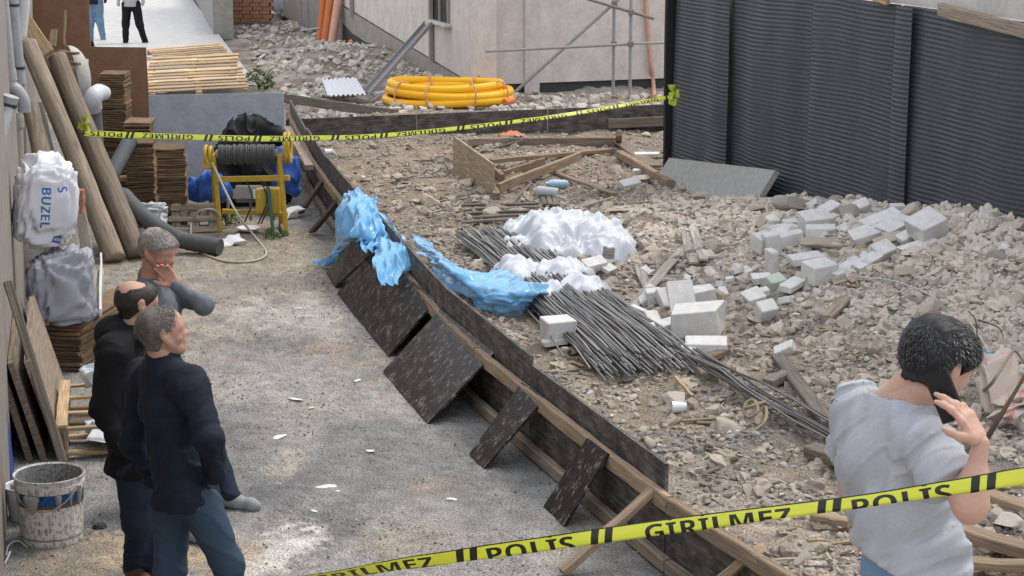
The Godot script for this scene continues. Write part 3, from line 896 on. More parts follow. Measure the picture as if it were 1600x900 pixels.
# sheet hung through rows of points, crumpled; double skin so that it has thickness
func cloth_mesh(rows: Array, amp: float, seed_: float, at: Vector3, fineness := 10, pitch := 300.0, down := true) -> ArrayMesh:
	var nu: int = (rows[0].size() - 1) * fineness + 1
	var nv: int = (rows.size() - 1) * fineness + 1
	var lines := []
	for r in rows: lines.append(smooth_path(r, fineness))
	var g := []
	for i in nu:
		var col := []
		for l in lines: col.append(l[i])
		g.append(smooth_path(col, fineness))
	var st := SurfaceTool.new()
	st.begin(Mesh.PRIMITIVE_TRIANGLES)
	st.set_smooth_group(0)
	for j in nv:
		for i in nu:
			var p: Vector3 = g[i][j]
			var a: Vector3 = g[mini(i + 1, nu - 1)][j] - g[maxi(i - 1, 0)][j]
			var b: Vector3 = g[i][mini(j + 1, nv - 1)] - g[i][maxi(j - 1, 0)]
			var n := a.cross(b).normalized()
			if n.y < 0: n = -n
			var q := p + Vector3(seed_, seed_ * 2, 0)
			# long folds: close together across the sheet, drawn out along it
			var fu := float(i) / fineness * (pitch if down else pitch * 0.28)
			var fv := float(j) / fineness * (pitch * 0.28 if down else pitch)
			var w := crease.get_noise_3d(fu * 0.5, fv * 0.5, seed_ * 130) * 60.0
			var n1 := 1.0 - absf(crease.get_noise_3d(fu + w, fv + w * 0.6, seed_ * 90)) * 2.4
			var n2 := 1.0 - absf(crease.get_noise_3d(fu * 2.3 - w, fv * 2.3 + w, seed_ * 50 + 700)) * 2.4
			var h := n1 * 0.75 + n2 * 0.32 + crease.get_noise_3dv(q * 900) * 0.12
			st.add_vertex(p + n * h * amp + Vector3(fold.get_noise_3dv(q * 200), 0, fold.get_noise_3dv(q * 200 + Vector3(99, 0, 0))) * amp * 1.2 - at)
	for j in nv - 1:
		for i in nu - 1:
			var k := j * nu + i
			for q in [k, k + nu, k + 1, k + 1, k + nu, k + nu + 1]: st.add_index(q)
	st.generate_normals()
	return st.commit()

# thin film lying over lumps, pleated towards the points where it is gathered
# lumps: [centre, half width, half depth, height]; gathers: points
func film_mesh(lumps: Array, gathers: Array, at: Vector3, amp: float, seed_: float, step := 0.0105) -> ArrayMesh:
	var lo := Vector2(1e9, 1e9)
	var hi := -lo
	for l in lumps:
		lo = lo.min(Vector2(l[0].x - l[1] * 1.4, l[0].z - l[2] * 1.4))
		hi = hi.max(Vector2(l[0].x + l[1] * 1.4, l[0].z + l[2] * 1.4))
	var nx := int((hi.x - lo.x) / step)
	var nz := int((hi.y - lo.y) / step)
	var y := PackedFloat32Array()
	y.resize((nx + 1) * (nz + 1))
	var pos := PackedVector3Array()
	pos.resize((nx + 1) * (nz + 1))
	for j in nz + 1:
		for i in nx + 1:
			var p := Vector3(lo.x + i * step, 0, lo.y + j * step)
			var h := 0.0
			var edge := -1.0
			var wob := crease.get_noise_3d(p.x * 260 + seed_ * 90, 0, p.z * 260) * 0.28 + crease.get_noise_3d(p.x * 700 + seed_ * 90, 40, p.z * 700) * 0.14
			for l in lumps:
				var r := Vector2((p.x - l[0].x) / (l[1] * 1.14), (p.z - l[0].z) / (l[2] * 1.14)).length() + wob
				if r < 1.0:
					var d: float = l[3] * 0.92 * pow(1.0 - r * r, 0.8)
					h = maxf(h, d) + minf(h, d) * 0.25
					edge = maxf(edge, 1.0 - r)
			var k := (j) * (nx + 1) + i
			if edge < 0:
				y[k] = -1
				continue
			var q := p + Vector3(seed_, h * 0.6, 0)
			var f := 0.0
			for g in gathers:
				var v := Vector2(p.x - g.x, p.z - g.z)
				var r := v.length()
				var a := atan2(v.y, v.x)
				f += (1.0 - 2.0 * absf(sin(a * 6.5 + crease.get_noise_2d(a * 60 + seed_, r * 160) * 2.2))) * exp(-r / 0.42) * minf(r / 0.08, 1.0) * 1.25
			var w := Vector3(crease.get_noise_3dv(q * 140), 0, crease.get_noise_3dv(q * 140 + Vector3(300, 0, 0))) * 70.0
			var turn := q.rotated(Vector3.UP, 0.7 + seed_)
			var n1 := 1.0 - absf(crease.get_noise_3dv(turn * Vector3(480, 200, 150) + w)) * 2.4
			var n2 := 1.0 - absf(crease.get_noise_3dv(turn * Vector3(300, 300, 1000) + w * 1.7 + Vector3(70, 0, 0))) * 2.4
			f += pow(maxf(n1, 0), 5.0) * 0.6 + pow(maxf(n2, 0), 3.0) * 0.3 + crease.get_noise_3dv(q * 110) * 1.1
			var gy := soil_y(p.x, -p.z) + bumps(p.x, -p.z)
			y[k] = 1
			pos[k] = Vector3(p.x, gy + 0.01 + h + f * amp * minf(edge * 5.0, 1.0), p.z) - at
	var st := SurfaceTool.new()
	st.begin(Mesh.PRIMITIVE_TRIANGLES)
	st.set_smooth_group(0)
	for k in pos.size(): st.add_vertex(pos[k])
	for j in nz:
		for i in nx:
			var k := j * (nx + 1) + i
			if y[k] > 0 and y[k + 1] > 0 and y[k + nx + 1] > 0: for q in [k, k + 1, k + nx + 1]: st.add_index(q)
			if y[k + 1] > 0 and y[k + nx + 2] > 0 and y[k + nx + 1] > 0: for q in [k + 1, k + nx + 2, k + nx + 1]: st.add_index(q)
	st.generate_normals()
	return st.commit()

# filled sack: rounded box with a slumped foot, creases running from its gathered neck
func sack_mesh(size: Vector3, seed_: float, amp := 0.05, nu := 64, nv := 44) -> ArrayMesh:
	var st := SurfaceTool.new()
	st.begin(Mesh.PRIMITIVE_TRIANGLES)
	st.set_smooth_group(0)
	var e := 0.62
	for j in nv + 1:
		var ph := -PI / 2 + PI * j / nv
		for i in nu + 1:
			var th := TAU * i / nu
			var s := func(x: float) -> float: return signf(x) * pow(absf(x), e)
			var d := Vector3(s.call(cos(ph)) * s.call(cos(th)), s.call(sin(ph)), s.call(cos(ph)) * s.call(sin(th)))
			var p := d * size * 0.5
			var q := Vector3(cos(ph) * cos(th), sin(ph), cos(ph) * sin(th)) * size.length() * 0.5 + Vector3(seed_, 0, seed_ * 3)
			var w := Vector3(crease.get_noise_3dv(q * 160), crease.get_noise_3dv(q * 160 + Vector3(300, 0, 0)), 0) * 80.0
			var n1 := 1.0 - absf(crease.get_noise_3dv(q * Vector3(420, 150, 420) + w)) * 2.4
			var n2 := 1.0 - absf(crease.get_noise_3dv(q * Vector3(500, 900, 500) + w * 1.6)) * 2.4
			var h := n1 * 0.8 + n2 * 0.3 - 0.5 + crease.get_noise_3dv(q * 150) * 0.9
			p *= 1.0 + h * amp / (size.length() * 0.35)
			if p.y < -size.y * 0.4: p.y = -size.y * 0.4 + (p.y + size.y * 0.4) * 0.35
			st.set_uv(Vector2(0.5 + p.x / size.x, 0.5 - p.y / size.y))
			st.add_vertex(p)
	for j in nv:
		for i in nu:
			var k := j * (nu + 1) + i
			for q in [k, k + nu + 1, k + 1, k + 1, k + nu + 1, k + nu + 2]: st.add_index(q)
	st.index()
	st.generate_normals()
	return st.commit()

func sack(called: String, label: String, at: Vector3, size: Vector3, turn: float, m: Material, seed_: float, amp := 0.05, group := "", lean := 0.0) -> MeshInstance3D:
	var o := obj(called, sack_mesh(size, seed_, amp), m, null, Transform3D(Basis.from_euler(Vector3(0, turn, lean)), at + Vector3.UP * size.y * 0.43))
	tag(o, label, "sack", group)
	return o

# print letters into a picture: triangles of the text, filled
func print_text(im: Image, text: String, weight: int, col: Color, put: Transform2D) -> void:
	var font := SystemFont.new()
	font.font_names = PackedStringArray(["Droid Sans"])
	font.font_weight = weight
	var tm := TextMesh.new()
	tm.font = font
	tm.font_size = 64
	tm.pixel_size = 1.0 / 64
	tm.depth = 0.0
	tm.text = text
	var arr := tm.get_mesh_arrays()
	var v: PackedVector3Array = arr[Mesh.ARRAY_VERTEX]
	var ix = arr[Mesh.ARRAY_INDEX]
	if ix == null or ix.is_empty():
		ix = PackedInt32Array(range(v.size()))
	for k in range(0, ix.size(), 3):
		var a := put * Vector2(v[ix[k]].x, -v[ix[k]].y)
		var b := put * Vector2(v[ix[k + 1]].x, -v[ix[k + 1]].y)
		var c := put * Vector2(v[ix[k + 2]].x, -v[ix[k + 2]].y)
		var lo := a.min(b).min(c).floor()
		var hi := a.max(b).max(c).ceil()
		for y in range(maxi(int(lo.y), 0), mini(int(hi.y) + 1, im.get_height())):
			for x in range(maxi(int(lo.x), 0), mini(int(hi.x) + 1, im.get_width())):
				if Geometry2D.point_is_inside_triangle(Vector2(x + 0.5, y + 0.5), a, b, c): im.set_pixel(x, y, col)

func stack_of_boards(label: String, base: Vector3, top_y: float, l: float, w: float, turn: float, group: String, each := 0.026) -> Node3D:
	var t := thing("board_stack", label, "stack", base, group)
	var y := base.y
	var n := 0
	var meshes := []
	for i in 3: meshes.append(bar_mesh(l * (0.97 + 0.02 * i), each - 0.004, w, 0.004, 3))
	while y < top_y - each * 0.5:
		var step := each * (1.0 if n % 9 else 1.15)
		var b := Basis.from_euler(Vector3(0, turn + rng.randf_range(-0.05, 0.05), rng.randf_range(-0.012, 0.012)))
		obj("board", meshes[rng.randi() % 3], M.card[rng.randi() % 3], t, Transform3D(b, Vector3(base.x, y + each / 2, base.z) + b * Vector3(rng.randf_range(-0.012, 0.012), 0, rng.randf_range(-0.015, 0.015))))
		y += step
		n += 1
	return t

func pallet(label: String, at: Transform3D, l: float, w: float, kind: String, slats: int, group := "", h := 0.13) -> Node3D:
	var t := thing("wooden_pallet", label, "pallet", at.origin, group)
	t.transform = at
	var sl := w / slats
	for i in slats:
		obj("slat", bar_mesh(l, 0.02, sl * 0.5, 0.003), wood(kind), t, at * Transform3D(Basis(), Vector3(rng.randf_range(-0.02, 0.02), h - 0.01, -w / 2 + sl * (i + 0.5))))
	for i in 3:
		var x := -l / 2 + 0.06 + (l - 0.12) * i / 2
		obj("runner", bar_mesh(w, 0.018, 0.09, 0.002), wood(kind), t, at * Transform3D(Basis.from_euler(Vector3(0, PI / 2, 0)), Vector3(x, h - 0.03, 0)))
		for k in 3:
			obj("block", bar_mesh(0.1, h - 0.065, 0.1, 0.002, 1), wood(kind), t, at * Transform3D(Basis(), Vector3(x, (h - 0.065) / 2 + 0.02, -w / 2 + 0.06 + (w - 0.12) * k / 2)))
	for k in 3:
		obj("foot_board", bar_mesh(l, 0.018, 0.09, 0.002), wood(kind), t, at * Transform3D(Basis(), Vector3(0, 0.01, -w / 2 + 0.06 + (w - 0.12) * k / 2)))
	return t

func pole(called: String, label: String, category: String, pts: Array, r, m: Material, group := "", sides := 12) -> MeshInstance3D:
	var at: Vector3 = pts[0]
	var loc := []
	for p in pts: loc.append(p - at)
	var o := obj(called, tube_mesh(loc, r, sides), m, null, Transform3D(Basis(), at))
	tag(o, label, category, group)
	return o

# round timber: bark-rough, tapering, knots
func log_mesh(l: float, r: float, seed_: float) -> ArrayMesh:
	var st := SurfaceTool.new()
	st.begin(Mesh.PRIMITIVE_TRIANGLES)
	st.set_smooth_group(0)
	var nu := 26
	var nv := 60
	for j in nv + 1:
		var x := -l / 2 + l * j / nv
		for i in nu + 1:
			var a := TAU * (i % nu) / nu
			var rr := r * (1.06 - 0.12 * j / nv) * (1.0 + fold.get_noise_3d(x * 60 + seed_ * 50, cos(a) * 40, sin(a) * 40) * 0.16 + fine.get_noise_3d(x * 120 + seed_ * 9, cos(a) * 220, sin(a) * 220) * 0.05)
			st.add_vertex(Vector3(x, rr * cos(a) + sin(x * 1.3 + seed_) * r * 0.15, rr * sin(a)))
	for j in nv:
		for i in nu:
			var k := j * (nu + 1) + i
			for q in [k, k + nu + 1, k + 1, k + 1, k + nu + 1, k + nu + 2]: st.add_index(q)
	var c0 := (nv + 1) * (nu + 1)
	st.add_vertex(Vector3(-l / 2, sin(-l * 0.65 + seed_) * r * 0.15, 0))
	st.add_vertex(Vector3(l / 2, sin(l * 0.65 + seed_) * r * 0.15, 0))
	for i in nu:
		for q in [c0, i, i + 1, c0 + 1, nv * (nu + 1) + i + 1, nv * (nu + 1) + i]: st.add_index(q)
	st.generate_normals()
	return st.commit()

# ---------------------------------------------------------------- far background, up the path
func background() -> void:
	# bright path up the left
	var path_m := mat(C(0.62, 0.61, 0.595), 0.55, T.speckle, Vector3(0.5, 0.5, 0.5), true)
	var st := SurfaceTool.new()
	st.begin(Mesh.PRIMITIVE_TRIANGLES)
	st.set_smooth_group(0)
	var a0 := Vector3(-6.302, 0.120, -30.824)
	var a1 := Vector3(-4.198, 0.120, -32.549)
	var b0 := Vector3(-12.841, 0.120, -58.928)
	var b1 := Vector3(-9.857, 0.120, -58.928)
	for j in 61:
		for i in 21:
			var p := a0.lerp(a1, i / 20.0).lerp(b0.lerp(b1, i / 20.0), j / 60.0)
			st.add_vertex(p + Vector3.UP * fine.get_noise_2d(p.x * 120, p.z * 400) * 0.02)
	for j in 60:
		for i in 20:
			var k := j * 21 + i
			for q in [k, k + 21, k + 1, k + 1, k + 21, k + 22]: st.add_index(q)
	st.generate_normals()
	structure(obj("path", st.commit(), path_m))
	var kerb := slab("path_kerb", [a0 + Vector3(0, -0.35, 0), a1 + Vector3(0, -0.35, 0), a1 + Vector3(0, -0.015, 0), a0 + Vector3(0, -0.015, 0)], -0.15, M.concrete)
	structure(kerb)
	# low concrete wall right of the path
	var c0 := Vector3(-6.267, 0.000, -41.700)
	var c1 := Vector3(-9.350, 0.000, -57.390)
	tag(slab("parapet", [c1, c0, c0 + Vector3.UP * 0.95, c1 + Vector3.UP * 0.95], -0.42, M.concrete), "low grey concrete parapet along the right of the bright path", "wall")
	# timber pallets lying on the path
	var side := (a1 - a0).normalized()
	pallet("new pine pallet lying flat at the far end of pallet heap", Transform3D(Basis.from_euler(Vector3(0.05, 0.30, 0.05)), Vector3(-5.919, 0.150, -36.342)), 1.35, 1.7, "pale", 7, "pale pallets behind the grey board")
	pallet("new pine pallet lying nearest the grey board", Transform3D(Basis.from_euler(Vector3(0.12, 0.2, 0.03)), Vector3(-5.025, 0.200, -31.508)), 1.55, 1.5, "pale", 7, "pale pallets behind the grey board")
	pallet("new pine pallet lying tilted between two other pale pallets", Transform3D(Basis.from_euler(Vector3(0.16, 0.1, 0.04)), Vector3(-5.218, 0.340, -32.371)), 1.45, 1.3, "pale", 6, "pale pallets behind the grey board")
	plank("timber_beam", "pale timber beam across the foot of the pallets", "beam", Vector3(-5.642, 0.120, -30.824), Vector3(-4.121, 0.140, -30.824), 0.05, 0.12, wood("tan"))
	# stack of red bricks
	var bs := thing("brick_stack", "stack of small red bricks at the top edge", "bricks", Vector3(-5.977, 0.000, -45.612))
	var bm := []
	for i in 2: bm.append(bar_mesh(0.21, 0.082, 0.1, 0.003, 1))
	var o := Vector3(-5.955, 0.000, -45.442)
	for row in 9:
		for i in 4:
			for dpt in 3:
				var off := 0.06 if row % 2 else 0.0
				obj("brick", bm[(i + row) % 2], M.brick[rng.randi() % 3], bs, Transform3D(Basis.from_euler(Vector3(0, rng.randf_range(-0.06, 0.06), 0)), o + Vector3(-0.36 + i * 0.225 + off, 0.09 + row * 0.088, -0.14 * dpt)))
	beam("pallet_board", o + Vector3(-0.48, 0.025, 0.05), o + Vector3(0.48, 0.025, 0.05), 0.04, 0.1, wood("grey"), bs)
	sack("bulk_sack", "white bulk sack standing at top edge behind scaffold poles", Vector3(-5.133, 0.000, -47.202), Vector3(0.95, 0.9, 0.8), 0.3, M.sack, 3.3, 0.06)
	var sc := thing("scaffold_stand", "small grey scaffold frame in front of the white bulk sack", "scaffold", Vector3(-4.541, 0.000, -43.492))
	for u in [Vector3(-4.658, 0.000, -43.806), Vector3(-4.440, 0.000, -43.183)]: obj("pole", tube_mesh([u, u + Vector3.UP * 2.2], 0.024, 8), M.steel, sc)
	obj("brace", tube_mesh([Vector3(-4.730, 0.000, -44.773), Vector3(-4.730, 0.000, -44.773) + Vector3(0.5, 0.45, 0)], 0.02, 8), M.steel, sc)
	obj("rail", tube_mesh([Vector3(-4.156, 0.420, -39.088), Vector3(-3.744, 0.500, -38.748)], 0.022, 8), M.steel, sc)
	# orange drain pipes standing against the house
	var og := "orange plastic pipes standing by the house"
	pole("plastic_pipe", "leftmost orange plastic pipe leaning at the house corner", "pipe", [Vector3(-3.981, 0.000, -41.135), Vector3(-3.842, 1.257, -41.200)], 0.085, M.orange, og)
	pole("plastic_pipe", "middle orange plastic pipe leaning at the house corner", "pipe", [Vector3(-3.849, 0.000, -40.857), Vector3(-3.675, 1.264, -41.100)], 0.095, M.orange, og)
	pole("plastic_pipe", "pale pinkish plastic pipe beside two orange pipes", "pipe", [Vector3(-3.693, 0.000, -40.584), Vector3(-3.508, 1.270, -41.000)], 0.085, M.pink, og)
	pole("rolled_sheet", "pale pink rolled sheet lying at foot of orange pipes", "roll", [Vector3(-3.481, 0.100, -38.511), Vector3(-2.798, 0.100, -36.371)], 0.085, M.pink)
	var os := obj("plastic_sheet", cloth_mesh([[Vector3(-3.207, 0.300, -37.213), Vector3(-3.078, 0.400, -37.423), Vector3(-2.986, 0.300, -37.462)], [Vector3(-3.291, 0.100, -38.764), Vector3(-2.986, 0.250, -36.991), Vector3(-2.853, 0.120, -37.097)]], 0.03, 4.0, Vector3(-3.286, 0.000, -39.915), 8, 100), M.orange)
	os.position = Vector3(-3.286, 0.000, -39.915)
	tag(os, "crumpled orange plastic sheet beside the house plinth", "sheet")
	# corrugated sheet and prop board
	st = SurfaceTool.new()
	st.begin(Mesh.PRIMITIVE_TRIANGLES)
	st.set_smooth_group(0)
	var s0 := Vector3(-2.911, 0.100, -31.152)
	var s1 := Vector3(-2.286, 0.160, -30.908)
	var s2 := Vector3(-3.118, 0.220, -32.412)
	var s3 := Vector3(-2.499, 0.340, -31.626)
	for j in 3:
		for i in 49:
			var p := s0.lerp(s1, i / 48.0).lerp(s2.lerp(s3, i / 48.0), j / 2.0)
			st.add_vertex(p - s0 + Vector3.UP * sin(i * TAU / 6.0) * 0.015)
	for j in 2:
		for i in 48:
			var k := j * 49 + i
			for q in [k, k + 49, k + 1, k + 1, k + 49, k + 50]: st.add_index(q)
	st.generate_normals()
	tag(obj("corrugated_sheet", st.commit(), M.white_plastic, null, Transform3D(Basis(), s0)), "pale corrugated sheet lying on stones by the house", "sheet")
	var prop := thing("steel_channel", "long grey channel propped from the ground up to the window sill", "channel", Vector3(-2.365, 0.000, -31.972))
	var c_a := Vector3(-2.353, 0.020, -31.808)
	var c_b := Vector3(-1.165, 0.977, -33.807) + Vector3(-0.25, 0.02, 0.15)
	beam("web", c_a, c_b, 0.02, 0.15, M.steel, prop, Vector3.UP, 0.0)
	var perp := along(c_a, c_b).basis.z * 0.075
	for s in [-1, 1]: beam("flange", c_a + perp * s + Vector3.UP * 0.035, c_b + perp * s + Vector3.UP * 0.035, 0.07, 0.012, M.steel, prop, Vector3.UP, 0.0)
	# coil of yellow pipe
	var mid := Vector3(-0.984, 0.000, -30.900)
	var coil := thing("pipe_coil", "big coil of bright yellow corrugated pipe tied with straps", "coil", mid)
	for q in [[0.0, 0.07, 0.98, 0.0], [0.12, 0.07, 0.84, 0.03], [0.02, 0.185, 0.95, 0.05], [0.0, 0.19, 0.81, -0.03], [-0.04, 0.295, 0.86, 0.03]]:
		var pts := []
		for k in 61:
			var a := TAU * k / 60
			pts.append(mid + Vector3(cos(a) * q[2] + q[0] - 0.02, q[1] + sin(a * 2 + q[3] * 40) * 0.02 - cos(a) * q[3] * 0.3, sin(a) * q[2] * 0.72 - 0.2))
		obj("loop", ringed_tube(pts, 0.066), M.yellow_pipe, coil)
	for q in [0.5, 1.15, 1.9, 2.5, 4.3, 5.2]:
		var c := mid + Vector3(cos(q) * 0.89, 0.18, sin(q) * 0.64 - 0.2)
		var outw := Vector3(cos(q), 0, sin(q))
		var pts := []
		for k in 13:
			var a := TAU * k / 12
			pts.append(c + outw * cos(a) * 0.165 + Vector3.UP * sin(a) * 0.2)
		obj("strap", tube_mesh(pts, 0.014, 5, false), M.pink, coil)
	pole("pipe_end", "short orange pipe end beside the yellow coil", "pipe", [Vector3(-0.114, 0.250, -29.145), Vector3(0.019, 0.250, -29.374)], 0.05, M.orange)
	sack("sack", "small white sack at left of the yellow coil", Vector3(-1.910, 0.000, -31.468), Vector3(0.5, 0.16, 0.35), 0.1, M.sack, 8.1, 0.04)
	# grey plank in front of the coil
	plank("timber_plank", "long grey plank lying slantwise behind the grey board", "plank", Vector3(-3.652, 0.150, -30.579), Vector3(-1.638, 0.180, -28.303), 0.14, 0.04, wood("old"))
	# scaffold in front of the house
	var sf := thing("scaffold", "grey tube scaffold standing before the house's right face", "scaffold", Vector3(1.626, 0.000, -31.304))
	var f0 := Vector3(1.622, 0.000, -31.634)
	var f1 := Vector3(1.875, 0.000, -31.386)
	for f in [f0, f1]: obj("standard", tube_mesh([f, f + Vector3.UP * 4.0], 0.027, 10), M.steel, sf)
	obj("ledger", tube_mesh([f0 + Vector3(-2.05, 0.76, 0.04), f1 + Vector3(0.02, 0.9, 0.04)], 0.024, 10), M.steel, sf)
	obj("ledger", tube_mesh([f1 + Vector3(0.0, 0.9, -0.05), f1 + Vector3(1.6, 0.93, -0.05)], 0.022, 10), M.steel, sf)
	obj("brace", tube_mesh([Vector3(-0.010, 0.020, -31.893), f0 + Vector3(0.08, 1.6, 0.08), f0 + Vector3(0.55, 2.05, 0.08)], 0.027, 10), M.steel, sf)
	obj("tie_tube", tube_mesh([f0 + Vector3(-0.52, 1.62, 0.1), f1 + Vector3(0.36, 1.30, 0.1)], 0.024, 10), M.rust_steel, sf)
	for p in [f0 + Vector3(0, 0.88, 0.03), f1 + Vector3(0, 0.9, 0.03), f0 + Vector3(0, 1.52, 0.06), f1 + Vector3(0, 1.4, 0.06)]: obj("coupler", bar_mesh(0.09, 0.08, 0.09, 0.0, 1), M.rust_steel, sf, Transform3D(Basis(), p))
	pole("orange_conduit", "faded orange conduit hanging down the house wall by the membrane", "conduit", smooth_path([Vector3(2.219, 1.712, -33.282), Vector3(2.273, 1.021, -33.300), Vector3(2.337, 0.378, -33.299), Vector3(2.385, 0.034, -33.293), Vector3(2.274, 0.050, -31.562)]), 0.035, M.pink, "", 8)
	# dark shutter boards across the back of the dug ground
	var x0 := Vector3(-2.990, 0.170, -25.983)
	var x1 := Vector3(2.204, 0.250, -26.020)
	var cs := thing("cross_shutter", "dark plywood shutter boards set across the back of the dug ground", "shuttering", x0)
	for i in 3:
		var p := x0.lerp(x1, i / 3.0)
		var q := x0.lerp(x1, (i + 0.997) / 3.0)
		slab("panel", [p, q, q + Vector3.UP * (0.29 + 0.04 * i), p + Vector3.UP * (0.25 + 0.04 * i)], -0.03, M.ply_grey[i], cs)
		beam("stake", p.lerp(q, 0.5) + Vector3(0, -0.05, -0.06), p.lerp(q, 0.5) + Vector3(0, 0.3, -0.06), 0.05, 0.05, wood("old"), cs, Vector3(1, 0, 0))
	beam("top_rail", x0.lerp(x1, 0.82) + Vector3(0, 0.13, 0.06), x1 + Vector3(0.1, 0.16, 0.06), 0.13, 0.05, wood("grey"), cs)
	# weeds by the path
	weed("low green weed clump beside the pallets and stones", Vector3(-4.207, 0.000, -32.848), 0.5, 0.42, 120)
	# loose stones on the rough ground
	var spots := []
	var col := PackedColorArray()
	for i in 22000:
		var d := rng.randf_range(28.3, 47.0)
		var x := rng.randf_range(-0.15 * d - 0.4, 0.1 * d)
		if x > -0.5 - 0.32 * (d - 32.5) and d > 32.2: continue
		if x < lerpf(-3.8, -6.2, (d - 34) / 12.0) - 0.4: continue
		var c := fold.get_noise_2d(x * 60, d * 60)
		if rng.randf() > 0.5 + c: continue
		var s := 0.02 + 0.11 * pow(rng.randf(), 4)
		spots.append(turned(Vector3(x, s * 0.2 + broad.get_noise_2d(x * 50, d * 50) * 0.08 + 0.35 * exp(-pow((x + 3.0) / 1.4, 2) - pow((d - 36.0) / 3.0, 2)), -d), Vector3(s, s, s) * 1.5))
		col.append(stone_tint().lerp(Color(1.0, 0.95, 0.88), 0.4))
	var heap := Node3D.new()
	heap.name = "loose_stones"
	add_child(heap)
	heap.set_meta("kind", "stuff")
	heap.set_meta("label", "loose grey and beige stones on rough ground by the house")
	heap.set_meta("category", "stones")
	scatter("loose_stone", heap, M.mid_stones, spots, col, M.stone)

func ringed_tube(pts: Array, r: float) -> ArrayMesh:
	var fine_pts := smooth_path(pts, 3)
	var rr := []
	for i in fine_pts.size(): rr.append(r * (1.0 if i % 2 else 0.97))
	return tube_mesh(fine_pts, rr, 12, false)

func weed(label: String, at: Vector3, r: float, h: float, n: int) -> void:
	var t := thing("weed", label, "weed", at)
	var st := SurfaceTool.new()
	st.begin(Mesh.PRIMITIVE_TRIANGLES)
	st.set_smooth_group(-1)
	for i in n:
		var a := rng.randf() * TAU
		var p := Vector3(cos(a), 0, sin(a)) * r * 0.5 * sqrt(rng.randf())
		p.y = rng.randf() * h * (1.0 - p.length() / r)
		for k in 3:
			var d := Vector3(rng.randfn(), rng.randf_range(0.1, 1.2), rng.randfn()).normalized() * rng.randf_range(0.04, 0.09) * (0.6 + h)
			var s := d.cross(Vector3(rng.randfn(), rng.randfn(), rng.randfn())).normalized() * d.length() * 0.22
			quad(st, p, p + d * 0.5 + s, p + d, p + d * 0.5 - s)
	st.generate_normals()
	obj("leaf_tuft", st.commit(), M.leaf, t, Transform3D(Basis(), at)).set_meta("kind", "stuff")
	var stems := SurfaceTool.new()
	stems.begin(Mesh.PRIMITIVE_TRIANGLES)
	for i in 6:
		tube(stems, [Vector3.ZERO, Vector3(rng.randf_range(-0.4, 0.4) * r, h * 0.8, rng.randf_range(-0.4, 0.4) * r)], 0.004, 4)
	stems.generate_normals()
	obj("stem", stems.commit(), M.leaf, t, Transform3D(Basis(), at))

# ---------------------------------------------------------------- stores along the left of the yard
func wall_x(d: float) -> float:
	return -2.80 - 0.2215 * (d - 10.27)

